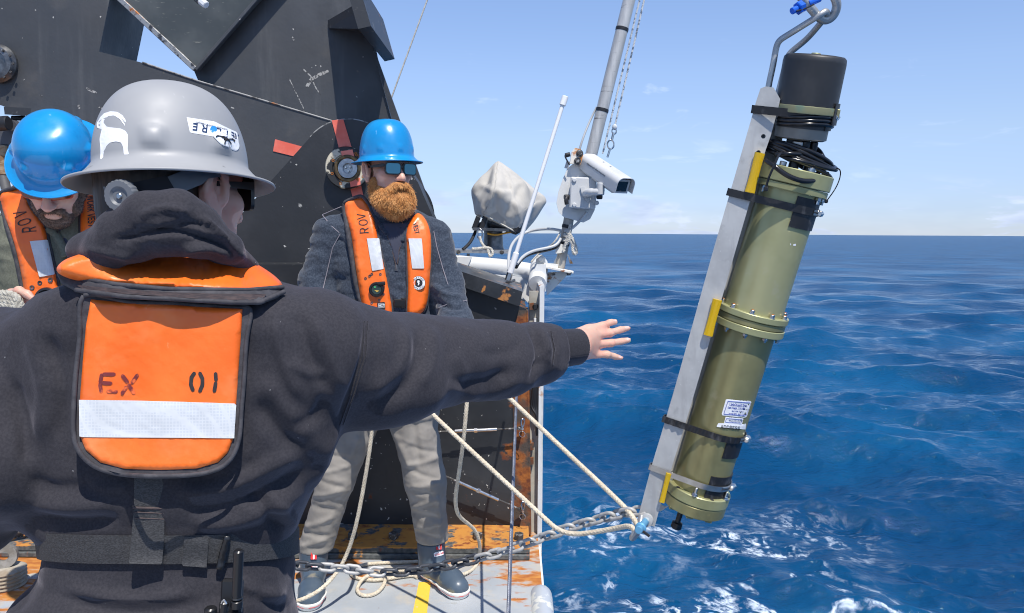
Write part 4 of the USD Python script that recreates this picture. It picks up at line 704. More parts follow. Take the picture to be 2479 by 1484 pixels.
m_orange = M('orange_vest_cloth', (0.83, 0.135, 0.012), 0.38, var=((0.88, 0.17, 0.02), 7.0, .35, .65), layers=[dict(c=(0.62, 0.075, 0.01), s=10, lo=.64, hi=.76, amt=.6), dict(c=(0.90, .36, .16), s=70, lo=.70, hi=.76, st=(1, 1, .3), amt=.5), dict(c=(.45, .07, .02), s=34, lo=.66, hi=.76, amt=.4), dict(c=(0.95, .40, .18), s=6, lo=.52, hi=.75, amt=.4), dict(c=(.48, .065, .008), s=4.2, lo=.55, hi=.78, amt=.6)], rvar=(9, .28, .5), bump=[(420, .22, .0008), (24, .25, .004)])
m_bind = M('dark_vest_binding', (0.035, 0.034, 0.040), 0.8, var=((0.055, 0.053, 0.06), 60, .4, .6), bump=[(500, .4, .001)])
m_zip = M('brown_zip_tape', (0.075, 0.05, 0.047), 0.75, var=((0.04, 0.03, 0.032), 80, .4, .6, (1, 1, 8)), bump=[(200, .3, .001)])
m_reflect = mk_material('silver_reflective_tape', {'g': ('geometry', {}), 'm': ('mapping', {'mapping_type': 'point', 'scale': (1, 1, 1)}), 'v': ('voronoi_texture', {'feature': 'distance_to_edge', 'scale': 230.0, 'randomness': 0.1}), 'r': ('rgb_ramp', {'ramp': [(0.0, (0.66, 0.68, 0.69)), (0.10, (0.66, 0.68, 0.69)), (0.2, (0.58, 0.61, 0.64))]}),
    'n': ('noise_texture', {'scale': 14.0, 'detail': 3.0}), 'nr': ('rgb_ramp', {'ramp': [(0.3, (0.82, 0.82, 0.82)), (0.7, (1, 1, 1))]}), 'x': ('mix_color', {'blend_type': 'multiply', 'fac': 1.0}), 'p': ('principled_bsdf', {'roughness': 0.4})},
    [('g.position', 'm.vector'), ('m.vector', 'v.vector'), ('v.distance', 'r.fac'), ('g.position', 'n.vector'), ('n.fac', 'nr.fac'), ('r.color', 'x.a'), ('nr.color', 'x.b'), ('x.result', 'p.base_color')], surface='p.BSDF')
m_web = M('black_webbing', (0.026, 0.026, 0.027), .7, var=((0.055, 0.055, 0.057), 330, .42, .58, (1, 1, 2.2)), layers=[dict(c=(.02, .02, .021), s=150, lo=.5, hi=.7, st=(.3, .3, 3), amt=.6)], bump=[(300, .4, .001, (1, 1, 2.2))])
m_bluehat = M('glossy_blue_shell', (0.001, 0.215, 0.50), 0.3, var=((0.003, 0.24, 0.54), 5, .4, .6), layers=[dict(c=(0.10, .33, .62), s=34, lo=.66, hi=.73, d=6., st=(1, 1, .3)), dict(c=(.001, .12, .33), s=14, lo=.62, hi=.76, amt=.5), dict(c=(.3, .42, .5), s=60, lo=.74, hi=.76)], coat_weight=.6, coat_roughness=.08, rvar=(30, .22, .38))
m_greyhat = M('silver_grey_shell', (0.29, 0.295, 0.30), 0.46, 0.0, var=((0.30, .305, .31), 6, .4, .65), layers=[dict(c=(0.18, .18, .18), s=40, lo=.69, hi=.73), dict(c=(.40, .40, .40), s=90, lo=.66, hi=.74, st=(1, 1, .2), amt=.5)], rvar=(20, .40, .58))
m_hatin = M('hat_inside', (0.20, 0.195, 0.185), 0.6)
m_plastic = M('black_plastic', (0.012, 0.012, 0.013), 0.32)
m_hairdark = M('dark_brown_hair', (0.028, 0.020, 0.015), 0.55, var=((0.055, 0.04, 0.03), 90, .4, .6, (1, 1, .15)), bump=[(160, .5, .002, (1, 1, .12))])
m_sticker = M('white_sticker', (0.78, 0.79, 0.80), 0.4)
m_shirt = M('navy_tee', (0.035, 0.04, 0.065), .85, bump=[(500, .3, .001)])
m_jacket = M('heather_navy_knit', (0.024, 0.033, 0.050), 0.95, var=((0.054, 0.068, 0.092), 150.0, .38, .68), layers=[dict(c=(0.09, .10, .12), s=230, lo=.64, hi=.76)], bump=[(260, .4, .0022)], sheen_weight=.2, specular_ior_level=.2)
m_seam = M('pale_flat_seam', (0.22, 0.20, 0.225), 0.85, bump=[(400, .4, .001)])
m_pants = M('grey_work_trousers', (0.225, 0.208, 0.186), 0.88, var=((0.265, 0.246, 0.22), 12, .35, .65), bump=[(500, .25, .001), (16, .2, .006)], specular_ior_level=.2)
m_olive = M('olive_softshell', (0.125, 0.13, 0.098), 0.9, var=((0.155, 0.16, 0.122), 160, .4, .6), bump=[(400, .3, .001), (20, .2, .006)], specular_ior_level=.2)
m_boot = M('navy_rubber_boot', (0.055, 0.080, 0.110), 0.36, var=((0.07, 0.096, 0.125), 8, .4, .65), layers=[dict(c=(0.20, 0.19, 0.14), s=11, lo=.60, hi=.72, grad=('z', .09, .03, .05))])
m_sole = M('white_boot_sole', (0.72, 0.70, 0.64), .6, layers=[dict(c=(.45, .40, .28), s=20, lo=.6, hi=.7)])
m_red = M('red_trim', (0.62, 0.03, 0.03), .5)
m_jean = M('blue_denim', (0.05, 0.075, 0.15), .9, bump=[(300, .4, .001)])
m_mirror = M('mirrored_blue_lens', (0.06, 0.16, 0.215), .04, .95)
m_lens = M('dark_green_lens', (0.012, 0.02, 0.016), .05, coat_weight=.5)
m_beardc = M('ginger_beard_core', (0.33, 0.13, 0.034), .8, var=((0.45, 0.20, 0.06), 60, .35, .65, (1, 1, .35)), bump=[(110, .8, .004, (1, 1, .3))])
m_beard = M('ginger_hair', (0.60, 0.265, 0.072), .5, var=((0.76, 0.41, 0.15), 30, .4, .65))
m_patch = M('black_print', (0.02, 0.02, 0.022), .6); m_maroon = M('faded_maroon_stencil', (0.16, 0.02, 0.02), .6, layers=[dict(c=(.72, .13, .03), s=60, lo=.48, hi=.60)])
m_tick = M('worn_black_stencil', (0.025, 0.02, 0.02), .6, layers=[dict(c=(.62, .11, .02), s=70, lo=.60, hi=.70)])

def curves(name, pts, widths, mat, parent, kind=None):
    """pts: (n, k, 3) hair strands."""
    pth = path_of(parent) + '/' + numbered(path_of(parent), name); n, k = pts.shape[:2]; c = UsdGeom.BasisCurves.Define(stage, pth); off = LOC.get(path_of(parent), np.zeros(3))
    c.CreateTypeAttr('linear'); c.CreateCurveVertexCountsAttr(Vt.IntArray.FromNumpy(np.full(n, k, np.int32))); c.CreatePointsAttr(Vt.Vec3fArray.FromNumpy((pts - off).reshape(-1, 3).astype(np.float32)))
    c.CreateWidthsAttr(Vt.FloatArray.FromNumpy(np.tile(np.asarray(widths, np.float32), n))); c.SetWidthsInterpolation('vertex'); UsdShade.MaterialBindingAPI.Apply(c.GetPrim()).Bind(mat); setd(c.GetPrim(), kind=kind); return c.GetPrim()

class Head:
    def __init__(s, o, f, u, k=1.0):
        s.o = np.asarray(o, float); f = np.asarray(f, float); s.f = f / np.linalg.norm(f); u = np.asarray(u, float); u = u - s.f * (u @ s.f); s.u = u / np.linalg.norm(u); s.r = np.cross(s.f, s.u); s.k = k; s.R = np.array([s.r, s.f, s.u])
    def P(s, x, y, z): return s.o + (s.r * x + s.f * y + s.u * z) * s.k
    def add(s, B, neck_to=None):
        k = s.k; e = lambda c, r, kk=.02, op=1: B.ell(s.P(*c), np.array(r) * k, s.R, kk, op)
        e((0, -.012, .045), (.076, .098, .092), .02); e((0, .030, -.045), (.060, .066, .083), .03); e((0, .066, -.098), (.026, .024, .022), .03); e((0, .02, -.085), (.052, .055, .03), .03)
        for q in (-1, 1): e((q * .043, .058, -.012), (.024, .024, .022), .02)
        e((0, .078, .030), (.052, .020, .014), .02)
        for q in (-1, 1): e((q * .032, .099, .010), (.017, .012, .011), .012, -1)
        B.cone(s.P(0, .092, .014), s.P(0, .115, -.028), .009 * k, .0125 * k, .012)
        for q in (-1, 1): e((q * .0125, .104, -.031), (.008, .011, .008), .008)
        e((0, .089, -.063), (.025, .012, .0075), .008); e((0, .088, -.076), (.021, .012, .0085), .008); B.cone(s.P(-.024, .103, -.0695), s.P(.024, .103, -.0695), .0022 * k, .0022 * k, .003, -1)
        for q in (-1, 1):
            R2 = np.array([s.r, s.f * .94 + s.u * -.34 * 0 + s.u * .0, s.u]); B.ell(s.P(q * .081, -.009, -.002), np.array((.010, .021, .033)) * k, s.R, .010); e((q * .093, -.004, .003), (.010, .012, .020), .006, -1); e((q * .083, -.004, -.032), (.008, .010, .011), .008)
        for q in (-1, 1):
            a_ = np.radians(np.linspace(-75, 215, 12)); hx = [s.P(q * (.0905 + .004 * math.sin(t)), -.008 - .018 * math.cos(t) * (1.0), .003 + .030 * math.sin(t)) for t in a_]; B.chain(hx, [.0052 * k] * 12, .004)
            B.chain([s.P(q * .0885, -.016, .012), s.P(q * .0895, -.013, -.004), s.P(q * .088, -.006, -.018)], [.0045 * k] * 3, .005)
        if neck_to is not None: B.cone(s.P(0, -.020, -.06), neck_to, .058 * k, .066 * k, .03)
        return B
def hat(H, dome, h, brim, rise=.012, drop=.010, n=112, bosses=(), bz=.034, ba=.007, bw=.015, p=.72):
    """A full-brim hard hat shell as one closed shell. H: frame at the centre of the brim."""
    prof = []
    for t in np.linspace(0, 1, 9): prof.append((1 - t, 'b', t))
    rows = []; th = np.linspace(0, 2 * np.pi, n, endpoint=False)
    def row(part, t):
        if part == 'b': rr = t; z = -drop + (rise + drop) * (1 - t) ** 1.8 if False else None
        return None
    def ring(fr, z, inner=0.0):
        a, b = fr; x, y = a * np.sin(th), b * np.cos(th); zz = np.full(n, z); return np.stack([x, y, zz], 1)
    outer, inner = [], []
    for t in np.linspace(1, 0, 10):                      # brim, from the edge in
        a, b = dome[0] + (brim[0] - dome[0]) * t, dome[1] + (brim[1] - dome[1]) * t; z = -drop * t + rise * (1 - t) ** 3; outer.append(ring((a, b), z)); inner.append(ring((a - .0005, b - .0005), z - .0035))
    for ph in np.linspace(0, math.pi / 2, 34)[1:]:
        c, s_ = math.cos(ph), math.sin(ph); z = rise + h * s_; f = max(c, 0) ** p; q = ring((dome[0] * f, dome[1] * f), z)
        for bt in bosses:
            w = np.exp(-((np.angle(np.exp(1j * (th - bt))) * (dome[0] + dome[1]) / 2) / bw) ** 4 - ((z - bz) / (bw * .95)) ** 4); q[:, 0] += np.sin(th) * ba * w; q[:, 1] += np.cos(th) * ba * w
        outer.append(q); inner.append(ring((max(dome[0] * f - .003, 0), max(dome[1] * f - .003, 0)), z - .003 * s_))
    edge = outer[0].copy(); edge[:, 2] -= .0018; edge[:, :2] *= 1.008
    rows = inner[::-1] + [edge] + outer; V = np.vstack(rows); k = len(rows)
    i, j = np.meshgrid(np.arange(k - 1), np.arange(n), indexing='ij'); j2 = (j + 1) % n; q = np.stack([i * n + j, i * n + j2, (i + 1) * n + j2, (i + 1) * n + j], -1).reshape(-1, 4)
    F = np.vstack([q[:, [0, 2, 1]], q[:, [0, 3, 2]]]); m = trimesh.Trimesh(H.o + V @ H.R, F, process=True)
    m.update_faces(m.nondegenerate_faces()); m.fix_normals(); return m
def glasses(H, parent, lens_mat, frame_mat, wrap=.2, w=.056, h=.040, y0=.112, thick=.004):
    g = None; out = []; lens = []
    for q in (-1, 1):
        fwd_ = H.f * math.cos(wrap) + H.r * q * math.sin(wrap); rgt = np.cross(fwd_, H.u); c = H.P(q * .034, y0 - .004, .006)
        def rr(w_, h_, d0, d1):
            pts = []
            for sx in (-1, 1):
                for sy in (-1, 1):
                    for a in np.linspace(0, math.pi / 2, 5): pts += [(sx * (w_ / 2 - .010 + .010 * math.cos(a)), sy * (h_ / 2 - .010 + .010 * math.sin(a)) , d) for d in (d0, d1)]
            return hull([c + rgt * a * H.k + H.u * b * H.k + fwd_ * d * H.k for a, b, d in pts])
        out.append(rr(w + .008, h + .008, -thick, thick * .4)); lens.append(rr(w, h, thick * .4, thick * .9))
        out.append(hull([H.P(q * .064, y0 - .012, .020 + z) for z in (-.008, .004)] + [H.P(q * .068, y0 - .018, .020 + z) for z in (-.008, .004)] + [H.P(q * .085, -.002, .014 + z) for z in (-.003, .004)] + [H.P(q * .088, -.002, .014 + z) for z in (-.003, .004)]))
    out.append(hull([H.P(x, y, z) for x in (-.009, .009) for y in (y0 - .004, y0 + .002) for z in (.008, .018)]))
    fr = obj('sunglasses', cat_(out), frame_mat, parent, smooth=30)
    for l in lens: obj('lens', l, lens_mat, fr, smooth=30)
def fist(B, o, d, n, side, k=1.0):
    """A closed hand: wrist o, knuckles towards d, palm facing n."""
    d = np.asarray(d, float) / np.linalg.norm(d); n = np.asarray(n, float); n = n - d * (n @ d); n /= np.linalg.norm(n); a = np.cross(d, n); o = np.asarray(o, float)
    for q in (-1, -.33, .33, 1): B.cone(o + a * q * .018, o + d * .085 + a * q * .031, .018, .014, .012)
    for q, l in zip((-1, -.33, .33, 1), (.9, 1.0, .97, .8)):
        p0 = o + d * .085 + a * q * .031; p1 = p0 + (d * .55 + n * .83) * .040 * l; p2 = p1 + (n * .6 - d * .8) * .026 * l; p3 = p2 + (-d * .8 - n * .55) * .020 * l
        B.chain([p0, p1, p2, p3], [.0105, .0095, .0088, .0075], .004)
    t0 = o + d * .025 + a * side * .03; t1 = t0 + (d * .5 + a * side * .5 + n * .5) * .04; t2 = t1 + (d * .5 - a * side * .3 + n * .7) * .032; t3 = t2 + (-a * side * .8 + d * .3 + n * .2) * .025
    B.chain([t0, t1, t2, t3], [.015, .012, .0105, .009], .006)
def boot(heel, toe, parent, top=.165, label=None):
    heel, toe = np.array([*heel, 0.]), np.array([*toe, 0.]); d = toe - heel; L = np.linalg.norm(d); d /= L; sd = np.array([-d[1], d[0], 0]); z = np.array([0, 0, 1.]); k = L / .30
    def foot(g, B=None):
        B = S(); B.chain([heel + d * .045 * k + z * .045, heel + d * .13 * k + z * .050, heel + d * .20 * k + z * .046, heel + d * .252 * k + z * .036], [.042 + g, .041 + g, .048 + g, .042 + g], .02)
        B.cone(heel + d * .205 * k + z * .04 + sd * .010, heel + d * .25 * k + z * .034 - sd * .006, .044 + g, .042 + g, .02); return B
    B = foot(0); B.cone(heel + d * .055 * k + z * .07, heel + d * .055 * k + z * top, .053, .060, .03); B.cone(heel + d * .09 * k + z * .075, heel + d * .065 * k + z * .13, .042, .047, .03)
    up = B.mesh(.006, 3, lambda p: np.maximum(.024 - p[:, 2], p[:, 2] - top)); b = obj('boot', up, m_boot, parent, smooth=40)
    obj('sole', foot(.006).mesh(.005, 1, lambda p: np.maximum(.001 - p[:, 2], p[:, 2] - .032)), m_sole, b, smooth=40)
    obj('red_stripe', foot(.0075).mesh(.004, 0, lambda p: np.maximum(.0165 - p[:, 2], p[:, 2] - .0225)), m_red, b, smooth=40)
    return b, up
def rows_to_loft(B, rows, Y, k=.02, e=2.4):
    r = np.array(rows, float); L, R_ = at(r[:, 1], r[:, 0], Y), at(r[:, 2], r[:, 0], Y); z = (L[:, 2] + R_[:, 2]) / 2
    xl, xr = L[:, 0].copy(), R_[:, 0].copy(); t = np.linspace(0, 2 * np.pi, 240); ct, st_ = np.sign(np.cos(t)) * np.abs(np.cos(t)) ** (2 / e), np.sign(np.sin(t)) * np.abs(np.sin(t)) ** (2 / e)
    for _ in range(8):                                   # widths such that the rounded body, nearer parts included, has the outline asked for
        for i in range(len(r)):
            pr = proj(np.stack([(xl[i] + xr[i]) / 2 + (xr[i] - xl[i]) / 2 * ct, r[i, 4] + r[i, 3] * st_, np.full(len(t), z[i])], 1))[:, 0]; xl[i] += (r[i, 1] - pr.min()) * Y / FP * .8; xr[i] += (r[i, 2] - pr.max()) * Y / FP * .8
    L[:, 0], R_[:, 0] = xl, xr
    B.loft(z, (L[:, 0] + R_[:, 0]) / 2, r[:, 4], (R_[:, 0] - L[:, 0]) / 2, r[:, 3], e, k); return L, R_, z
# ------------------------------------------------------------------ the man in the grey hard hat, seen from behind
GY = 1.22
pg = thing('person', 'person seen from behind in grey hard hat and black hoodie, right arm stretched out', 'person', (-0.53, GY, 0), 'crew members on the deck')
yaw = math.radians(26); HG = Head(at(424, 472, 1.225), (math.sin(yaw), math.cos(yaw), -.02), (0, 0, 1), 1.06)
arm = A([(775, 845, 1.22), (900, 885, 1.30), (1000, 880, 1.37), (1100, 873, 1.43), (1200, 866, 1.50), (1290, 858, 1.555), (1335, 846, 1.585), (1400, 839, 1.63)])
# skin: head, neck, torso, arms, hand and legs as one surface
B = S(); HG.add(B, at(420, 650, 1.22))
rows_to_loft(B, [(690, 260, 600, .06, GY), (760, 120, 730, .09, GY), (900, 90, 720, .11, GY), (1100, 120, 690, .10, GY), (1300, 140, 690, .10, GY), (1480, 120, 690, .12, GY)], GY, .04)
B.chain(arm, [.05, .045, .042, .042, .038, .034, .031, .028], .02)
B.chain(A([(60, 850, 1.22), (-10, 1120, 1.13), (-110, 1330, 1.35)]), [.05, .042, .03], .02)
fist(B, at(-110, 1330, 1.35), (-.3, .8, -.1), (1, 0, 0), -1)
# the stretched hand: wrist, palm, four fingers in view, thumb beyond
J = lambda *l: A(l); wr = at(1396, 838, 1.63)
for tip, rr in (((1425, 798, 1.68), .0128), ((1438, 811, 1.684), .0128), ((1438, 833, 1.684), .0124), ((1431, 856, 1.68), .0118)): B.cone(wr + (at(*tip[:2], tip[2]) - at(1440, 826, 1.687)) * .55, at(*tip), .019, rr, .016)
B.chain(J((1430, 796, 1.685), (1459, 788, 1.712), (1478, 780.5, 1.73), (1490, 779.5, 1.742)), [.0105, .0082, .0076, .0066], .004)
B.chain(J((1446, 810, 1.69), (1477, 806, 1.715), (1501, 798.5, 1.737), (1520, 795, 1.755)), [.0105, .0084, .0077, .0067], .004)
B.chain(J((1447, 833, 1.69), (1480, 830.5, 1.712), (1504, 826.5, 1.733), (1521, 823.5, 1.748)), [.0103, .0082, .0076, .0066], .004)
B.chain(J((1440, 858, 1.685), (1470, 858, 1.702), (1487, 863, 1.714), (1503, 866.5, 1.725)), [.0100, .0076, .0069, .0060], .004)
B.chain(J((1412, 812, 1.67), (1432, 800, 1.72), (1452, 798, 1.755), (1466, 800, 1.775)), [.015, .0125, .0105, .0085], .008)
for q in ((1459, 788, 1.712), (1477, 806, 1.715), (1480, 830.5, 1.712), (1470, 858, 1.702)): p = at(*q); B.ell(p + (EYE - p) * .0035, (.0078, .0078, .0072), k=.006)
hipz = .93
for hx, kx, ax_ in ((-.60, -.61, -.62), (-.475, -.48, -.48)): B.chain([(hx, GY, hipz), (kx, GY + .02, .50), (ax_, GY + .01, .09)], [.085, .058, .042], .03); B.cone((ax_, GY + .01, .05), (ax_, GY + .18, .03), .04, .03, .02)
skin_g = B.mesh(.0048, 3); obj('body', skin_g, m_skin, pg, smooth=True)
# nails
NAIL = M('finger_nail', (.72, .48, .42), .3)
# hair at the back of the head
Hh = S(); Hh.ell(HG.P(0, -.016, .040), np.array((.080, .100, .094)) * HG.k, HG.R); Hh.ell(HG.P(0, -.045, -.03), np.array((.066, .066, .07)) * HG.k, HG.R, .03)
cutp = HG.P(0, .045, 0)
hair = Hh.mesh(.005, 2, lambda p: np.maximum((p - HG.P(0, .030, 0)) @ HG.f + .02 * ((p - HG.o) @ HG.u), np.maximum((p - HG.P(0, 0, .055)) @ HG.u - .25 * ((p - HG.o) @ HG.f), -((p - HG.P(0, 0, -.085)) @ HG.u))))
obj('hair', crumple(hair, 60, .004, (1, 1, .2)), m_hairdark, pg, smooth=True)
# jeans and boots
Bj = S(); rows_to_loft(Bj, [(1440, 60, 680, .13, GY), (1640, 90, 660, .13, GY)], GY, .03)
for hx, kx, ax_ in ((-.60, -.61, -.62), (-.475, -.48, -.48)): Bj.chain([(hx, GY, hipz - .05), (kx, GY + .02, .50), (ax_, GY + .01, .06)], [.105, .078, .066], .03)
obj('jeans', crumple(Bj.mesh(.009, 3, lambda p: .06 - p[:, 2]), 9, .012, (1, 1, 1.6)), m_jean, pg, smooth=True)
for ax_ in (-.62, -.48): boot((ax_ - .0, GY - .07), (ax_ + .02, GY + .22), pg)
# hoodie
HB = S()
RG = [(655, 255, 600, .10, GY), (672, 215, 635, .118, GY), (690, 165, 668, .128, GY), (715, 95, 735, .134, GY), (745, 62, 790, .138, GY), (780, 10, 815, .138, GY), (830, -22, 828, .132, GY), (900, -32, 832, .138, GY), (1000, -12, 832, .140, GY), (1060, 12, 818, .140, GY), (1130, 32, 786, .140, GY), (1190, 46, 757, .138, GY), (1240, 62, 740, .134, GY), (1275, 84, 727, .129, GY), (1300, 100, 716, .125, GY),
      (1335, 104, 711, .124, GY), (1365, 102, 711, .128, GY), (1395, 74, 714, .144, GY), (1430, 34, 713, .152, GY), (1475, 0, 712, .156, GY), (1530, -8, 716, .156, GY), (1580, 10, 712, .146, GY)]
RL, RR, zz = rows_to_loft(HB, RG, GY, .03, 2.5)
HB.chain(arm[:6], [.086, .078, .068, .0635, .0575, .054], .05); HB.cone(arm[5], arm[6], .056, .047, .02)
HB.ell(at(1312, 856, 1.565), (.032, .034, .043), k=.022); HB.ell(at(1190, 893, 1.49), (.07, .05, .034), k=.05); HB.ell(at(945, 940, 1.31), (.08, .06, .042), k=.06)
HB.chain(A([(20, 876, 1.22), (-5, 1000, 1.16), (-12, 1120, 1.12), (-60, 1250, 1.22), (-110, 1330, 1.33)]), [.080, .074, .070, .058, .045], .035)
HB.cone(at(55, 1228, 1.20), at(95, 1245, 1.14), .024, .02, .03)
cutz = at(400, 1575, GY)[2]
hood_core = HB.mesh(.0052, 4, lambda p: np.maximum(cutz - p[:, 2], (p - arm[6]) @ ((arm[7] - arm[6]) / np.linalg.norm(arm[7] - arm[6])) - .004))
tg_core = Target(hood_core)
hoodie = hood_core.copy()
bw_ = lambda v: np.clip(np.abs(v[:, 2] - 1.012 - .30 * (GY - v[:, 1])) / .03 - .9, 0, 1); crumple(hoodie, 5.0, .014, (1, 1, .8), 3, where=bw_); crumple(hoodie, 13, .004, (1, 1, 1), 7, where=bw_)
FG = [([(640, 905), (690, 985), (770, 1060)], 22, 0.0074), ([(615, 960), (680, 1050), (760, 1120)], 22, -0.0099), ([(660, 760), (690, 880), (740, 985)], 18, 0.0068), ([(720, 740), (745, 840), (800, 960)], 17, -0.0081), ([(760, 760), (800, 860), (830, 960)], 18, 0.0068),
      ([(400, 1190), (520, 1180), (640, 1135), (770, 1070)], 20, 0.0093), ([(430, 1235), (560, 1225), (690, 1165), (760, 1120)], 18, -0.0099), ([(450, 1270), (580, 1258), (690, 1210), (745, 1180)], 17, 0.0093), ([(640, 1180), (700, 1250), (722, 1290)], 16, 0.0074), ([(600, 1190), (650, 1245), (680, 1290)], 16, -0.0074),
      ([(60, 800), (105, 930), (95, 1080)], 22, 0.0074), ([(100, 790), (150, 930), (140, 1090)], 20, -0.0074), ([(20, 900), (60, 1040), (60, 1140)], 18, -0.0081), ([(55, 1205), (150, 1225), (290, 1215)], 18, 0.0081), ([(75, 1245), (170, 1262), (300, 1255)], 13, -0.0074), ([(60, 1150), (130, 1180), (250, 1170)], 17, -0.0062),
      ([(130, 1410), (300, 1450), (480, 1430)], 18, 0.0081), ([(150, 1450), (330, 1480), (520, 1455)], 17, -0.0081), ([(560, 1400), (640, 1440), (700, 1430)], 16, 0.0074), ([(600, 1430), (660, 1465), (705, 1470)], 13, -0.0074), ([(80, 1400), (60, 1450), (20, 1484)], 13, -0.0050),
      ([(885, 770), (880, 860), (845, 960), (815, 1035)], 8, -0.0062), ([(905, 780), (930, 860), (900, 960)], 19, 0.0062), ([(965, 778), (985, 840), (945, 910), (865, 960)], 18, 0.0074), ([(1000, 790), (1012, 860), (985, 930), (900, 985)], 17, -0.0081), ([(1040, 785), (1050, 860), (1010, 945)], 17, 0.0062),
      ([(1090, 850), (1120, 900), (1090, 960)], 17, 0.0062), ([(1075, 920), (1160, 925), (1250, 890)], 17, -0.0087), ([(1110, 965), (1200, 945), (1275, 905)], 16, 0.0074), ([(1160, 860), (1230, 850), (1270, 830)], 15, -0.0043), ([(1276, 786), (1300, 830), (1302, 880), (1280, 930)], 8, -0.0087), ([(1300, 792), (1326, 840), (1322, 885)], 11, 0.0062), ([(1333, 800), (1344, 845), (1340, 890)], 7, -0.0062), ([(1290, 895), (1315, 875), (1335, 850)], 9, -0.0050),
      ([(820, 1010), (790, 1110), (755, 1200)], 13, 0.0062), ([(790, 950), (760, 1010), (700, 1030)], 17, -0.0074), ([(200, 1165), (260, 1180), (320, 1170)], 15, 0.0050), ([(430, 1150), (540, 1160), (640, 1100)], 16, -0.0056), ([(700, 870), (740, 900), (800, 905)], 13, 0.0050)]
folds(hoodie, FG); hoo = obj('hoodie', hoodie, m_hood, pg, smooth=True); tgh = Target(hoodie);
for l in ([(882, 778), (878, 860), (852, 950), (822, 1030)], [(890, 778), (886, 860), (860, 950), (831, 1028)], [(1334, 802), (1343, 845), (1338, 884)]): obj('seam', drape_line(l, tgh, .0013, .0006, 6, 5, 1), m_rib, hoo, smooth=True)
# ribbed cuff
ad = arm[7] - arm[6]; ad /= np.linalg.norm(ad); c0, c1 = arm[6] - ad * .006, at(1401, 839, 1.632); L = np.linalg.norm(c1 - c0); zc = (c1 - c0) / L
cf = lathe([(.043, 0), (.0405, L * .35), (.0385, L * .8), (.0385, L * .96), (.037, L), (.034, L), (.034, L * .5)], 88); v = cf.vertices; th = np.arctan2(v[:, 1], v[:, 0]); v[:, :2] *= (1 + .012 * np.sign(np.cos(th * 44)))[:, None]; cf.vertices = v * [.92, 1, 1]; hoodie_cuff = obj('cuff', place(cf, c0, zc, (0, 1, .2)), m_rib, pg, smooth=50)
# the hood, bunched round the neck
HD = S()
HD.chain(A([(204, 606, 1.14), (258, 606, 1.105), (330, 590, 1.085), (405, 573, 1.08), (480, 577, 1.09), (550, 600, 1.12), (608, 645, 1.19)]), [.021, .024, .022, .020, .020, .017, .011], .015)
HD.chain(A([(238, 592, 1.14), (296, 556, 1.10), (358, 524, 1.085), (425, 513, 1.08), (478, 545, 1.10), (532, 594, 1.15), (596, 638, 1.22)]), [.020, .026, .028, .025, .023, .019, .012], .02)
HD.chain(A([(300, 575, 1.10), (400, 548, 1.085), (490, 572, 1.10)]), [.024, .028, .018], .02)
HD.chain(A([(275, 585, 1.2), (420, 570, 1.2), (550, 612, 1.24)]), [.034, .040, .018], .03); HD.chain(A([(250, 600, 1.3), (420, 600, 1.36), (540, 630, 1.32)]), [.025, .03, .02], .03)
hd = HD.mesh(.0046, 3); crumple(hd, 7, .006, (1, 1, 1), 12); crumple(hd, 20, .0015, (1, 1, 1), 4)
folds(hd, [([(250, 586), (320, 572), (400, 560), (480, 572), (560, 606)], 7, -.010), ([(300, 548), (390, 556), (470, 540), (540, 575)], 7, -.007), ([(330, 530), (400, 505), (470, 520)], 9, .007), ([(440, 610), (500, 600), (560, 618)], 7, .008), ([(430, 590), (510, 585), (590, 628)], 10, -.006), ([(205, 600), (260, 612), (330, 625)], 8, .006), ([(480, 520), (540, 575), (600, 640)], 8, .008)])
obj('hood', hd, m_hood, pg, smooth=True)
for x, y, w, h, a in ((1488, 776.5, 5.0, 2.6, -.25), (1518, 792.5, 5.4, 2.8, -.15), (1519, 820.5, 5.4, 2.9, -.1), (1501, 864, 4.8, 2.4, .2)):
    e_ = affinity.rotate(affinity.scale(Point(x, y).buffer(1, 6), w, h), a, use_radians=True); obj('finger_nail', drape(e_, Target(skin_g), .0006, .0008, 2, 1), NAIL, pg, smooth=40)
tg_body = Target(hood_core); tg_vest = Target([hood_core])

# hard hat
yh = math.radians(31); HH = Head(at(421, 430, 1.22), (math.sin(yh), math.cos(yh), -.055), (-.012, .185, 1), 1.0)
ghat = hat(HH, (.1008, .1158), .127, (.137, .153), rise=.016, drop=.012, bosses=[math.pi - .78, math.pi - 1.66], bz=.040, ba=.007, bw=.016, p=.70)
hg = obj('hard_hat', ghat, m_greyhat, pg, smooth=40); tg_hat = Target(ghat)
rim = np.array([HH.P(.1378 * math.sin(t), .1538 * math.cos(t), -.0135) for t in np.linspace(0, 2 * math.pi, 120, endpoint=False)]); obj('brim_edge', tube(rim, .0024, 6, True), m_greyhat, hg, smooth=True)
ib = [(246, 313), (235, 309), (234, 298), (243, 283), (252, 274), (268, 269), (284, 271), (296, 279), (304, 290), (304, 297), (292, 284), (302, 300), (303, 306), (290, 288), (276, 279), (262, 281), (252, 290), (253, 300), (259, 307), (274, 309), (292, 311), (304, 317), (310, 327), (310, 345), (309, 362), (312, 373), (300, 374), (298, 356), (293, 345), (281, 342), (266, 345), (257, 354), (251, 370), (249, 386), (243, 386), (243, 360), (241, 335)]
obj('ibex_sticker', drape(Polygon(ib).buffer(0), tg_hat, .0008, .001, 4, 1), m_sticker, hg, smooth=40)
st = [(452, 284), (519, 294), (556, 312), (574, 320), (579, 352), (578, 362), (555, 345), (520, 331), (460, 321)]
obj('explore_sticker', drape(Polygon(st), tg_hat, .0008, .001, 5, 1), m_sticker, hg, smooth=40)
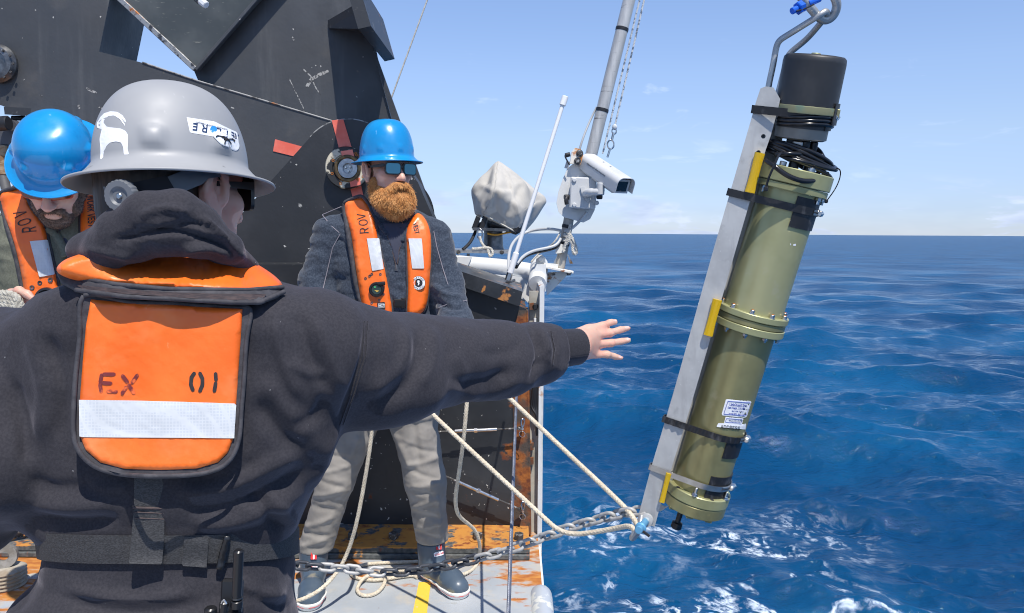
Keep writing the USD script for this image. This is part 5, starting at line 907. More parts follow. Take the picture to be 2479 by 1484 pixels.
st2 = Polygon(smooth_poly([(514, 324), (530, 318), (548, 326), (566, 334), (578, 345), (578, 360), (568, 365), (552, 356), (538, 351), (522, 336)], 4)); obj('octopus_sticker', drape(st2, tg_hat, .0016, .001, 4, 1), m_sticker, hg, smooth=40)
m_navy = M('navy_print', (0.015, 0.035, 0.10), .5); m_gl = M('blue_globe_print', (0.02, .22, .55), .5)
obj('sticker_lettering', cat_([lettering('E', (481, 299), (-1, -.12), 17, tg_hat, .0016, True, e2=(-.1, 1)), lettering('R', (505, 304), (-1, -.14), 17, tg_hat, .0016, True, e2=(-.12, 1)), lettering('L', (538, 313), (-1, -.28), 17, tg_hat, .0016, True, e2=(-.12, 1)), lettering('P', (554, 318), (-1, -.35), 17, tg_hat, .0016, True, e2=(-.1, 1)), lettering('XE', (579, 327), (-1, -.45), 15, tg_hat, .0016, True, e2=(-.05, 1), sx=.8)]), m_navy, hg, smooth=False)
obj('globe_print', drape(Point(517, 313).buffer(8.5), tg_hat, .0014, .001, 4, 1), m_gl, hg, smooth=40)
obj('address_lettering', lettering('www.oceanexplorer.noaa.gov', (551, 312), (-1, -.24), 4.6, tg_hat, .0014, e2=(-.18, 1), sx=.88), m_navy, hg, smooth=False)
oc = []
for k, (x, y) in enumerate(((552, 338), (536, 330), (560, 348), (570, 340), (526, 328), (544, 347))): oc.append(drape_line([(546, 338), ((x + 546) / 2 + 2, (y + 338) / 2 - 3), (x, y), (x + 4 * math.cos(k), y + 3)], tg_hat, .0009, .0028, 3, 5, 1))
oc.append(drape(Point(547, 337).buffer(5), tg_hat, .0022, .001, 3, 1)); obj('octopus_print', cat_(oc), m_patch, hg, smooth=40)
# the hat's harness and knob at the nape
tg_head = Target([skin_g, hair])
m_susp = M('grey_suspension_plastic', (0.13, 0.14, 0.155), .5); m_pad = M('black_hat_pad', (0.016, 0.016, 0.02), .8)
obj('nape_pad', drape(Polygon([(254, 452), (330, 440), (403, 424), (430, 470), (370, 486), (300, 503), (266, 488)]), tg_head, .010, .010, 6, 30), m_pad, hg, smooth=40)
obj('harness_strap', drape(Polygon([(400, 430), (455, 408), (530, 406), (596, 412), (592, 424), (540, 427), (505, 432), (490, 446), (425, 472)]), tg_head, .013, .006, 6, 30), m_susp, hg, smooth=40)
kc = (lambda t, d: EYE + d[0] * (t[0] - .022))(*tg_head.depth(np.array([[303., 474.]]))); kd = np.array([-.10, -1, -.06]); kp = [(0, 0)]
kn = lathe([(0, 0), (.0205, 0), (.0225, .004), (.0225, .012), (.0205, .0155), (.013, .0155), (.010, .0125), (0, .0125)], 72); v = kn.vertices; t_ = np.arctan2(v[:, 1], v[:, 0]); v[:, :2] *= (1 + .018 * np.sign(np.cos(22 * t_)) * (np.hypot(v[:, 0], v[:, 1]) > .019))[:, None]; kn.vertices = v
obj('adjusting_knob', place(kn, kc, kd), m_susp, hg, smooth=30); obj('knob_screw', place(cyl(.0042, .003, 14, .001), kc + kd * .0125, kd), m_shiny, hg)
obj('knob_tab', hull(np.vstack([A([(249, 452, kc[1] + .012), (278, 450, kc[1] + .004), (297, 500, kc[1] + .004), (268, 507, kc[1] + .012)]), A([(249, 452, kc[1] + .015), (278, 450, kc[1] + .007), (297, 500, kc[1] + .007), (268, 507, kc[1] + .015)])])), m_susp, hg, smooth=False)
glasses(HG, pg, m_lens, m_plastic, .35, .060, .042, .104)

# work vest: collar roll and back flap
vs = obj('work_vest', drape(Polygon(smooth_poly([(137, 655), (152, 632), (185, 618), (250, 600), (420, 598), (560, 615), (640, 650), (684, 690), (676, 703), (610, 715), (480, 705), (330, 693), (200, 682)], 6)), tg_vest, .012, .01, 7, 40, .022, 22, lambda q: .034 * np.clip((q[:, 1] - 598) / 24, 0, 1)), m_orange, pg, smooth=50)
tg_col = Target([hood_core, drape(Polygon([(137, 655), (152, 632), (250, 605), (420, 600), (560, 615), (640, 650), (684, 690), (676, 703), (610, 725), (480, 715), (330, 703), (200, 692)]), tg_vest, .012, .01, 9, 40, .022, 22, lambda q: .034 * np.clip((q[:, 1] - 598) / 24, 0, 1))])
up_ = [(137, 648), (178, 668), (230, 679), (284, 686), (345, 690), (409, 697), (500, 699), (600, 699), (655, 695), (687, 691)]; lo_ = [(690, 706), (672, 722), (628, 738), (560, 736), (480, 731), (409, 727), (300, 722), (215, 718), (180, 704), (150, 688), (138, 666)]
obj('collar_binding', drape(Polygon(up_ + lo_), tg_vest, .040, .03, 6, 25, .008, 8), m_bind, vs, smooth=50)
tgb = Target(drape(Polygon(up_ + lo_), tg_vest, .040, .03, 6, 25, .008, 8))
obj('collar_zip', drape(Polygon([(183, 690), (210, 692), (300, 700), (409, 707), (520, 711), (600, 711), (645, 712), (640, 720), (600, 727), (500, 724), (409, 718), (300, 711), (210, 704)]), tgb, .0015, .003, 6, 4), m_zip, vs, smooth=50)
obj('collar_piping', cat_([drape_line([(140, 656), (178, 671), (284, 689), (409, 700), (600, 702), (686, 695)], tgb, .0035, .0015), drape_line([(184, 702), (300, 718), (409, 723), (560, 732), (628, 733), (688, 706)], tgb, .0035, .0015)]), m_bind, vs, smooth=True)
outer = [(203, 716), (300, 728), (420, 733), (520, 740), (603, 744), (600, 800), (592, 900), (584, 1000), (579, 1062), (564, 1103), (535, 1132), (480, 1148), (390, 1153), (300, 1149), (235, 1132), (196, 1100), (179, 1060), (178, 985), (186, 880), (194, 790)]
ext = lambda q: .010 + .016 * np.clip((q[:, 1] - 760) / 380, 0, 1) + .004 * np.sin(q[:, 0] / 34 + q[:, 1] / 80) * np.clip((1000 - q[:, 1]) / 250, 0, 1)
flap = drape(Polygon(outer), tg_vest, .006, .008, 9, 120, 0, 20, ext); obj('back_flap', flap, m_bind, vs, smooth=50); tgf = Target(flap)
inn = [(220, 725), (300, 732), (420, 738), (520, 745), (587, 748), (584, 800), (577, 900), (570, 1000), (566, 1058), (552, 1095), (528, 1119), (478, 1134), (390, 1138), (302, 1135), (242, 1119), (208, 1090), (193, 1055), (192, 985), (200, 880), (208, 790)]
fo_ = drape(Polygon(inn), tgf, .0018, .004, 8, 3, .004, 10); obj('flap_panel', fo_, m_orange, vs, smooth=50); tgo = Target(fo_)
obj('flap_piping', drape_line(smooth_poly(outer, 3), tgf, .0032, .0, 8, 8, 2, True), m_bind, vs, smooth=True)
obj('reflective_strip', drape(Polygon([(191, 968), (300, 969), (450, 973), (572, 977), (567, 1061), (450, 1060), (300, 1059), (192, 1058)]), tgo, .0012, .002, 8, 3), m_reflect, vs, smooth=50)
# stencilled letters: strokes with stencil gaps
def strokes(l, w, tg, off=.0010): return cat_([drape(LineString(s_).buffer(w, cap_style=1), tg, off, .001, 5, 1) for s_ in l])
obj('stencil_letters', strokes([[(246, 908), (243, 925)], [(242, 931), (245, 947)], [(252, 906), (276, 906)], [(250, 927), (268, 928)], [(262, 947), (281, 948)], [(297, 910), (308, 924)], [(332, 909), (320, 926)], [(312, 932), (324, 951)], [(305, 938), (296, 952)]], 4.6, tgo), m_maroon, vs, smooth=50, label='faded stencilled letters EX')
obj('stencil_letters', strokes([[(470, 904), (463, 914), (462, 932), (467, 944)], [(484, 904), (490, 916), (490, 932), (484, 946)], [(522, 905), (523, 919)], [(522, 928), (519, 946)]], 4.6, tgo), m_tick, vs, smooth=50, label='black stencilled digits 01')
# waist belt, strap, slide
o_ = np.argsort(zz)
def ring_belt(zc, slope, hw, off, th):
    t = np.linspace(0, 2 * np.pi, 120, endpoint=False); c, s_ = np.cos(t), np.sin(t); pts = []
    for dz, dr in ((-hw, 0), (hw, 0), (hw, th), (-hw, th)):
        z = zc + dz + 0 * t
        for _ in range(4): cx, a, b = np.interp(zc, zz[o_], ((RL[:, 0] + RR[:, 0]) / 2)[o_]), np.interp(zc, zz[o_], ((RR[:, 0] - RL[:, 0]) / 2)[o_]), np.interp(z, zz[o_], np.array([r_[3] for r_ in RG])[o_]); y = GY + (b + off + dr) * np.sign(s_) * np.abs(s_) ** .8; z = zc + dz + (GY - y) * slope
        pts.append(np.stack([cx + (a + off + dr) * np.sign(c) * np.abs(c) ** .8, y, z], 1))
    V = np.vstack(pts); n = len(t); F = []
    for k in range(4):
        i = np.arange(n); j = (i + 1) % n; a0, b0 = k * n, ((k + 1) % 4) * n; F += [np.stack([a0 + i, a0 + j, b0 + j], 1), np.stack([a0 + i, b0 + j, b0 + i], 1)]
    m = trimesh.Trimesh(V, np.vstack(F), process=False); 
    if m.volume < 0: m.invert()
    return m
belt = ring_belt(1.004, .31, .0215, .0035, .003); obj('waist_belt', belt, m_web, vs, smooth=50); tgbelt = Target([belt])
stp = drape(Polygon([(325, 1146), (400, 1146), (398, 1230), (398, 1300), (392, 1366), (312, 1365), (318, 1300), (324, 1230)]), Target([hood_core, belt]), .010, .006, 8, 50); obj('back_strap', stp, m_web, vs, smooth=50)
obj('strap_stitching', cat_([drape_line([(322, 1229), (397, 1231)], Target(stp), .0018, .0005), drape_line([(326, 1240), (396, 1243)], Target(stp), .0009, .0003), drape_line([(326, 1254), (396, 1257)], Target(stp), .0009, .0003)]), m_zip, vs, smooth=True)
obj('belt_loop', drape(Polygon([(446, 1299), (506, 1302), (500, 1374), (440, 1370)]), tgbelt, .004, .004, 8, 4), m_web, vs, smooth=50)
obj('belt_slide', drape(Polygon([(543, 1297), (559, 1299), (549, 1350), (540, 1380), (522, 1378), (530, 1340)]), tgbelt, .007, .008, 5, 4, .002, 4), m_plastic, vs, smooth=40)
# radio on the belt
rd = thing('handheld_radio', 'black handheld radio with stub antenna hanging at the back of the belt', 'radio', at(575, 1484, 1.03))
ry = 1.035; ap, bp = at(578, 1331, ry), at(573, 1452, ry + .004); obj('antenna', rod(bp, ap, .0068, 18, .002), m_plastic, rd); obj('antenna_base', rod(at(573, 1470, ry + .005), bp, .0085, 18, .001), m_plastic, rd); obj('antenna_ring', rod(at(574, 1445, ry + .004), at(574, 1449, ry + .004), .0073, 18), m_darksteel, rd)
obj('body', place(cbox(.060, .036, .13, .008), at(545, 1600, ry + .008), (0, .03, 1)), m_plastic, rd); obj('knob', rod(at(541, 1484, ry), at(543, 1455, ry), .0062, 16, .002), m_plastic, rd); obj('knob', rod(at(510, 1492, ry), at(510, 1470, ry), .0085, 16, .002), m_plastic, rd); obj('belt_clip', place(cbox(.03, .012, .09, .003), at(560, 1480, ry + .035), (0, .2, 1)), m_plastic, rd)
obj('clip_edge', tube(spline(A([(536, 1484, ry - .004), (536, 1462, ry - .004), (541, 1453, ry - .004), (548, 1462, ry - .004)]), 14), .0015, 6), m_shiny, rd)
# ------------------------------------------------------------------ the bearded man
BY = 3.25
pb = thing('person', 'bearded person in blue hard hat and mirrored sunglasses standing by the black housing', 'person', (-0.5, BY, 0), 'crew members on the deck')
yb = math.radians(36); HBd = Head(at(939, 417, 3.19), (math.sin(yb), -math.cos(yb), 0.0), (0, 0, 1), 1.06)
rarm = A([(803, 566, 3.25), (768, 680, 3.22), (776, 775, 3.12), (860, 865, 2.98), (900, 893, 2.92)])    # the arm on the left of the picture
larm = A([(1050, 580, 3.25), (1080, 690, 3.2), (1106, 785, 3.08), (1125, 840, 2.96), (1146, 878, 2.88)])
BB = S(); HBd.add(BB, at(940, 535, 3.24))
rows_to_loft(BB, [(535, 880, 1000, .06, BY), (560, 830, 1040, .085, BY), (700, 830, 1040, .10, BY), (860, 860, 1030, .10, BY), (960, 850, 1040, .10, BY)], BY, .04)
BB.chain(rarm, [.05, .042, .038, .030, .026], .02); BB.chain(larm, [.05, .042, .038, .030, .026], .02)
fist(BB, rarm[-1], (.5, -.6, -.25), (.3, .2, -1), 1); fist(BB, larm[-1], (-.3, -.7, -.25), (-.3, .2, -1), -1)
legL = A([(888, 960, 3.25), (812, 1165, 3.20), (764, 1326, 3.235)]); legR = A([(990, 960, 3.25), (1030, 1165, 3.22), (1047, 1304, 3.285)])
for l in (legL, legR): BB.chain(list(l) + [l[2] - [0, 0, .09]], [.075, .05, .04, .04], .03)
skin_b = BB.mesh(.0045, 2); obj('body', skin_b, m_skin, pb, smooth=True)
hs_ = S(); hs_.ell(HBd.P(0, -.014, .042), np.array((.0795, .100, .094)) * HBd.k, HBd.R); hs_.ell(HBd.P(0, -.05, -.03), np.array((.064, .058, .06)) * HBd.k, HBd.R, .03)
obj('hair', hs_.mesh(.005, 2, lambda p: np.maximum((p - HBd.P(0, .012, 0)) @ HBd.f, -((p - HBd.P(0, 0, -.06)) @ HBd.u))), M('short_brown_hair', (.10, .055, .03), .7, bump=[(160, .5, .002)]), pb, smooth=True)
# beard
bd = S(); k_ = HBd.k
bd.ell(HBd.P(0, .074, -.108), np.array((.062, .042, .046)) * k_, HBd.R); bd.ell(HBd.P(0, .064, -.130), np.array((.052, .036, .034)) * k_, HBd.R, .03)
for q in (-1, 1): bd.ell(HBd.P(q * .052, .036, -.094), np.array((.023, .040, .036)) * k_, HBd.R, .03); bd.ell(HBd.P(q * .0665, .010, -.055), np.array((.012, .018, .034)) * k_, HBd.R, .02)
mst = S()
for q in (-1, 1): mst.chain([HBd.P(0, .107, -.055), HBd.P(q * .022, .104, -.058), HBd.P(q * .040, .092, -.074), HBd.P(q * .044, .088, -.10)], np.array([.009, .0105, .011, .012]) * k_, .01)
bd.p += mst.p
bd.cone(HBd.P(-.018, .116, -.072), HBd.P(.018, .116, -.072), .0115 * k_, .0115 * k_, .006, -1)
bcore = bd.mesh(.0045, 2); crumple(bcore, 28, .010, (1, 1, .5), 3); obj('beard', bcore, m_beardc, pb, smooth=True)
rng = np.random.default_rng(11); bt = bcore; pts_, fi = trimesh.sample.sample_surface(bt, 9500, seed=4); lc = ((pts_ - HBd.P(0, .104, -.073)) @ np.array([HBd.r, HBd.f, HBd.u]).T) / k_; kp_ = (np.abs(lc) / [.026, .026, .0115]).max(1) > 1; pts_, fi = pts_[kp_], fi[kp_]; nn = vnormals(bt)[np.asarray(bt.faces)[fi][:, 0]]
lowr = ((pts_ - HBd.o) @ HBd.u) / k_; ismou = ((pts_ - HBd.o) @ HBd.f) / k_ > .098
ln = np.where(ismou, .013, np.clip(.011 + (-.05 - lowr) * .07, .008, .017)) * rng.uniform(.6, 1.25, len(pts_)); dr = nn * .45 - HBd.u * .75 + rng.normal(0, .34, pts_.shape); dr /= np.linalg.norm(dr, axis=1, keepdims=True)
t = np.linspace(0, 1, 5)[None, :, None]; cu = rng.normal(0, .30, pts_.shape); st_ = pts_[:, None] - nn[:, None] * .002 + dr[:, None] * ln[:, None, None] * t + (cu[:, None] * np.sin(t * 3.6 + rng.uniform(0, 3, (len(pts_), 1, 1))) - HBd.u * .35 * t) * ln[:, None, None] * t * .5
curves('beard_hairs', st_, np.array([.0011, .0011, .0010, .0008, .0003]), m_beard, pb, 'stuff')
# hat and glasses
HBh = Head(HBd.P(0, -.006, .046), HBd.f, (0, -.045, 1), 1.0)
bhat = hat(HBh, (.1065, .1175), .148, (.137, .154), rise=.012, drop=.010, bosses=[0, .75, -.75, 1.5, -1.5, 2.4, 3.6], bz=.040, ba=.003, bw=.014, p=.62); hb = obj('hard_hat', bhat, m_bluehat, pb, smooth=40)
obj('brim_edge', tube(np.array([HBh.P(.138 * math.sin(t), .155 * math.cos(t), -.0115) for t in np.linspace(0, 2 * math.pi, 100, endpoint=False)]), .0022, 6, True), m_bluehat, hb, smooth=True)
glasses(HBd, pb, m_mirror, m_plastic, .2, .053, .037, .112)
# knit pullover
JB = S()
RB = [(505, 872, 1000, .055, BY), (522, 822, 1034, .078, BY), (545, 792, 1062, .10, BY), (580, 790, 1070, .115, BY), (650, 800, 1066, .13, BY), (740, 820, 1060, .135, BY), (830, 838, 1052, .13, BY), (905, 842, 1050, .125, BY)]
rows_to_loft(JB, RB, BY, .03); JB.chain(rarm[:4], [.072, .064, .060, .047], .035); JB.cone(rarm[3], rarm[4], .047, .038, .02); JB.chain(larm[:4], [.072, .064, .058, .047], .035); JB.cone(larm[3], larm[4], .046, .038, .02)
JB.cone(at(940, 525, 3.235), HBd.P(0, .0, -.115), .074, .071, .03)
JB.cone(at(944, 505, 3.12), at(958, 560, 3.09), .030, .020, .006, -1); JB.cone(at(958, 560, 3.085), at(962, 600, 3.095), .020, .004, .006, -1)
nk = HBd.P(0, .0, -.125)
jkm = JB.mesh(.006, 3, lambda p: np.maximum(np.maximum(p[:, 2] - nk[2], (p - rarm[4]) @ np.array([.3, -.9, -.2]) - .0), (p - larm[4]) @ np.array([-.1, -1, -.2])))
tg_jb = Target(jkm.copy()); crumple(jkm, 11, .014, (1, 1, 1.5), 8)
folds(jkm, [([(745, 700), (790, 725), (830, 735)], 7, .012), ([(742, 735), (790, 755), (835, 760)], 6, -.012), ([(1040, 680), (1085, 715), (1125, 715)], 7, .012), ([(1045, 720), (1090, 745), (1135, 740)], 6, -.012), ([(1050, 760), (1100, 775), (1140, 765)], 6, .012), ([(810, 575), (850, 600)], 8, -.010), ([(770, 600), (790, 680)], 8, .008), ([(905, 690), (960, 720), (990, 760)], 8, .008)])
tg_js = Target(jkm); jk = obj('pullover', jkm, m_jacket, pb, smooth=True)
obj('flat_seam', cat_([drape_line(l, tg_js, .0018, .001, 4, 6, 3) for l in ([(780, 520), (800, 545), (824, 566)], [(824, 566), (805, 600), (796, 640), (782, 700), (768, 738)], [(780, 520), (815, 505), (832, 498)], [(1050, 560), (1058, 600), (1072, 650), (1085, 690)], [(1062, 745), (1095, 732), (1130, 728)])]), m_seam, jk, smooth=True)
obj('tee_shirt', drape(Polygon([(926, 540), (992, 540), (980, 570), (967, 606), (960, 640), (950, 604), (938, 570)]), tg_js, .002, .003, 5, 10), m_shirt, pb, smooth=True)
obj('zip', cat_([drape_line([(916, 540), (936, 566), (948, 600), (958, 640), (959, 655)], tg_jb, .0032, .004, 4, 6), drape_line([(992, 545), (978, 570), (966, 605), (962, 640)], tg_jb, .0032, .004, 4, 6)]), m_zip, jk, smooth=True)
obj('collar', cat_([drape_line([(898, 500), (905, 520), (920, 545), (938, 570)], tg_jb, .009, .004, 4, 8), drape_line([(1002, 520), (996, 545), (984, 562), (974, 585)], tg_jb, .009, .004, 4, 8)]), m_jacket, jk, smooth=True)
obj('zip_pull', drape(Polygon([(956, 640), (961, 640), (963, 656), (955, 656)]), tg_jb, .006, .004, 3, 1), m_darksteel, jk)
# work vest
pl1 = smooth_poly([(833, 492), (850, 482), (872, 474), (884, 482), (902, 512), (911, 548), (918, 590), (930, 640), (940, 690), (949, 762), (940, 764), (892, 762), (881, 752), (868, 690), (856, 610), (846, 550)], 4)
pl2 = smooth_poly([(1012, 516), (1028, 528), (1040, 556), (1044, 600), (1042, 660), (1036, 720), (1026, 752), (1008, 764), (988, 762), (986, 720), (986, 660), (984, 600), (984, 556), (996, 530)], 4)
vb = obj('work_vest', drape(Polygon(pl1), tg_jb, .010, .012, 5, 25, .022, 13), m_orange, pb, smooth=50); v1 = drape(Polygon(pl1), tg_jb, .010, .012, 5, 25, .022, 13)
v2 = drape(Polygon(pl2), tg_jb, .010, .012, 5, 25, .022, 13); obj('front_panel', v2, m_orange, vb, smooth=50); tv = Target([v1, v2]); tv1, tv2 = Target(v1), Target(v2)
obj('panel_piping', cat_([drape_line(pl1, tg_jb, .0065, .006, 5, 8, 3, True), drape_line(pl2, tg_jb, .0065, .006, 5, 8, 3, True)]), m_bind, vb, smooth=True)
obj('side_binding', drape(Polygon([(826, 500), (835, 492), (848, 560), (858, 620), (869, 690), (883, 755), (872, 750), (856, 690), (845, 620), (836, 560)]), tg_jb, .014, .012, 5, 15, .006, 5), m_bind, vb, smooth=50)
obj('reflective_strip', drape(Polygon([(888, 577), (918, 576), (929, 651), (901, 656)]), tv1, .004, .004, 4, 2), m_reflect, vb, smooth=50); obj('reflective_strip', drape(Polygon([(989, 577), (1021, 577), (1027, 650), (998, 650)]), tv2, .004, .004, 4, 2), m_reflect, vb, smooth=50)
obj('work_vest_lettering', cat_([lettering('VEST', (999, 540), (.22, 1), 11, tv2, .002, True, sx=.7), ]), m_patch, vb, smooth=False)
obj('rov_lettering', cat_([lettering('R', (893, 566), (-.05, -1), 22, tv1, .002, False, sx=.85), lettering('O', (891, 546), (-.08, -1), 22, tv1, .002, False, sx=.75), lettering('V', (886, 530), (-.1, -1), 21, tv1, .002, False, sx=.75)]), m_tick, vb, smooth=False)
def on(tg, x, y, off=.0): t_, d_ = tg.depth(np.array([[x, y]], float)); return EYE + d_[0] * (t_[0] - off)
gl = on(tv1, 912, 701, .004); gd = np.array([.05, -1, .05])
gb = obj('inflation_gauge', place(lathe([(0, 0), (.029, 0), (.030, .006), (.026, .011), (.0215, .011), (.020, .007), (0, .007)], 36), gl, gd), m_plastic, vb, smooth=40)
obj('gauge_spout', rod(gl + [.005, -.006, .022], gl + [.034, -.006, .026], .008, 14, .002), m_plastic, gb); obj('gauge_face', place(cyl(.0185, .0015, 28), gl + gd * .007, gd), M('dark_gauge_face', (.03, .05, .045), .3), gb)
obj('gauge_needle', hull([gl + gd * .0095 + np.array(q) for q in ((-.008, 0, -.002), (.002, 0, -.010), (.011, 0, -.004), (.002, 0, -.006), (.002, .001, -.008))]), M('yellow_needle', (.7, .45, .08), .5), gb, smooth=False); obj('gauge_mark', place(cyl(.004, .001, 10), gl + gd * .0085 + [-.006, 0, .010], gd), M('green_mark', (.05, .35, .12), .5), gb)
for x, y in ((895, 668), (900, 664), (885, 674), (921, 664), (928, 712), (918, 727), (900, 733)): obj('eyelet', place(lathe([(.0022, 0), (.0055, 0), (.005, .002), (.0022, .0015), (.0022, 0)], 14), on(tv1, x, y, .0), (.05, -1, 0)), m_darksteel, vb)
mb = on(tv2, 1013, 685, .001); md = np.array([.08, -1, .02]); ex, ez, _ = frame(md, (1, 0, 0)); bdg = obj('round_badge', place(cyl(.0275, .002, 40), mb, md), M('badge_black', (.02, .02, .022), .45), vb)
obj('badge_ring', place(lathe([(.0165, 0), (.0262, 0), (.0262, .0012), (.0165, .0012), (.0165, 0)], 40), mb + md * .002, md), m_sticker, bdg)
sgn = 1 if ex[0] > 0 else -1
def ringtext(txt, r, a0, span, h, inv=False):
    out = []
    for i, ch in enumerate(txt):
        if ch == ' ': continue
        a = a0 - span * (i / (len(txt) - 1) - .5) * (-1 if inv else 1); tm = meshkit.text_mesh(ch, h, .0004, True); tm.apply_translation([-tm.bounds[:, 0].mean(), -h / 2, 0]); v = tm.vertices; ca_, sa_ = math.cos(a - math.pi / 2), math.sin(a - math.pi / 2)
        if inv: ca_, sa_ = -ca_, -sa_
        X, Z = r * math.cos(a) + v[:, 0] * ca_ - v[:, 1] * sa_, r * math.sin(a) + v[:, 0] * sa_ + v[:, 1] * ca_
        out.append(trimesh.Trimesh(mb + np.outer(X, [1, .08, 0]) + np.outer(Z, [0, .02, 1]) + np.outer(v[:, 2] + .0034, md), tm.faces, process=False))
    return cat_(out)
obj('badge_lettering', cat_([ringtext('MUSTANG', .0213, math.pi / 2, 2.0, .0056), ringtext('SURVIVAL', .0213, -math.pi / 2, 2.1, .0056, True)]), m_patch, bdg, smooth=False)
sh_ = np.array([(-.002, .011), (.003, .010), (.0055, .006), (.003, .002), (.0045, -.003), (.002, -.007), (-.001, -.010), (-.003, -.008), (-.001, -.005), (-.002, -.001), (-.0045, .003), (-.003, .006), (-.006, .0065)]); sm_ = trimesh.creation.extrude_polygon(Polygon(sh_), .001, engine='earcut'); v = sm_.vertices
obj('seahorse_emblem', trimesh.Trimesh(mb + np.outer(v[:, 0], [1, .08, 0]) + np.outer(v[:, 1], [0, .02, 1]) + np.outer(v[:, 2] + .0026, md), sm_.faces, process=False), m_sticker, bdg, smooth=False)
hl_ = drape(Polygon([(914, 733), (931, 732), (932, 748), (915, 749)]).buffer(1), tv1, .002, .001, 3, 2); hlab = obj('maker_label', hl_, m_patch, vb); obj('label_lettering', lettering('HIT', (916.5, 743), (1, -.03), 6.5, Target(hl_), .0012, True, sx=.95), m_sticker, hlab, smooth=False)
obj('label_frame', drape_line([(916, 735), (930, 734), (930.5, 744.5), (916.5, 745.5)], Target(hl_), .0006, .0006, 3, 5, 0, True), m_sticker, hlab)
obj('waist_strap', drape(Polygon([(938, 722), (990, 720), (990, 744), (944, 746)]), tg_jb, .008, .004, 5, 12), m_web, vb, smooth=50); obj('waist_strap', drape(Polygon([(846, 724), (874, 722), (882, 750), (850, 752)]), tg_jb, .008, .004, 5, 12), m_web, vb, smooth=50)
bk_ = on(tg_jb, 968, 733, .014); obj('side_release_buckle', cat_([place(cbox(.050, .030, .012, .004), bk_, (0, -1, 0), (1, 0, 0)), place(cbox(.018, .040, .010, .003), bk_ + [.014, 0, 0], (0, -1, 0), (1, 0, 0))]), m_plastic, vb)
# trousers and boots
TB = S(); rows_to_loft(TB, [(850, 842, 1048, .118, BY), (930, 836, 1056, .125, BY), (1000, 842, 1060, .12, BY)], BY, .05)
TB.chain(legL, [.096, .071, .068], .03); TB.chain(legR, [.104, .080, .066], .03); TB.cone(legL[2], legL[2] - [0, 0, .02], .070, .071, .01); TB.cone(legR[2], legR[2] - [0, 0, .015], .066, .067, .01)
tr = TB.mesh(.006, 3, lambda p: np.maximum(p[:, 2] - at(940, 850, BY)[2], np.where(p[:, 0] < -.58, at(764, 1328, 3.235)[2], at(1047, 1305, 3.285)[2]) - p[:, 2]))
crumple(tr, 9, .008, (1, 1, 1.6), 21)
FT = []
for x0, x1, ys in ((985, 1075, (1085, 1115, 1145, 1172, 1190, 1215, 1245, 1270, 1292)), (745, 850, (1100, 1135, 1168, 1192, 1225, 1262, 1290, 1312))):
    for i, y in enumerate(ys):
        sl = (-1) ** i * (9 + 3 * (i % 3)); cx_ = (x0 + x1) / 2 - (y - 1180) * (.30 if x0 < 900 else -.05); FT.append(([(cx_ - 46, y - sl), (cx_ - 4, y + 5), (cx_ + 42, y + sl)], 6.5, .007 if i % 2 else -.006))
FT += [([(935, 1010), (970, 1080), (1000, 1150)], 7, .010), ([(1000, 1000), (1010, 1080), (1020, 1150)], 9, -.008), ([(870, 1050), (840, 1120)], 8, .009), ([(1050, 1180), (1062, 1240), (1058, 1310)], 6, .009)]
folds(tr, FT); obj('trousers', tr, m_pants, pb, smooth=True)
b1, bu1 = boot((-.848, 3.285), (-.795, 2.975), pb, .175); b2, bu2 = boot((-.380, 3.325), (-.185, 3.095), pb, .175)
for bb_, bu_, poly, lab in ((b1, bu1, [(753, 1332), (767, 1331), (767, 1354), (752, 1355)], [(742, 1366), (771, 1364), (772, 1374), (743, 1376)]), (b2, bu2, [(1056, 1309), (1070, 1307), (1069, 1330), (1056, 1332)], [(1050, 1338), (1073, 1333), (1074, 1343), (1051, 1349)])):
    q = np.array(poly, float); tgt = Target(bu_); lp = [q[0] + (q[1] - q[0]) * .5, q[3] + (q[2] - q[3]) * .5]
    tp = drape(Polygon(q), tgt, .007, .003, 4, 6); tb_ = obj('pull_tab', tp, m_red, bb_, smooth=40); a_, b_ = q[0] + (q[1] - q[0]) * .36, q[0] + (q[1] - q[0]) * .64; c_, d2 = q[3] + (q[2] - q[3]) * .64, q[3] + (q[2] - q[3]) * .36
    obj('tab_stripe', drape(Polygon([a_, b_, c_, d2]), Target(tp), .0008, .001, 4, 1), m_sticker, tb_, smooth=40)
    lb = drape(Polygon(lab), tgt, .001, .001, 3, 2); lo__ = obj('boot_label', lb, m_sticker, bb_, smooth=40); obj('label_lettering', lettering('XTRATUF', (lab[3][0] + 1.5, lab[3][1] - 2.5), np.array(lab[2], float) - np.array(lab[3]), 4.6, Target(lb), .0008, True, sx=.78), m_red, lo__, smooth=False)
# ------------------------------------------------------------------ the man at the left edge, looking down
LY = 2.6
pl_ = thing('person', 'person in blue hard hat looking down, at the left edge behind the grey hat', 'person', (-1.5, LY, 0), 'crew members on the deck')
HL = Head(at(131, 425, 2.43), (.25 * math.cos(.68), -.97 * math.cos(.68), -math.sin(.68)), (.0, 0, 1), 1.08)
LB = S(); HL.add(LB, at(140, 545, 2.58))
rows_to_loft(LB, [(545, 60, 240, .07, LY), (580, 20, 290, .10, LY), (900, 70, 330, .11, LY), (1150, 130, 370, .10, LY)], LY, .04)
la1 = A([(0, 575, 2.6), (-75, 760, 2.55), (-40, 800, 2.38), (6, 748, 2.30)]); la2 = A([(305, 575, 2.6), (360, 790, 2.55), (320, 860, 2.4), (240, 850, 2.28)])
LB.chain(la1, [.05, .042, .034, .028], .02); LB.chain(la2, [.05, .042, .034, .028], .02)
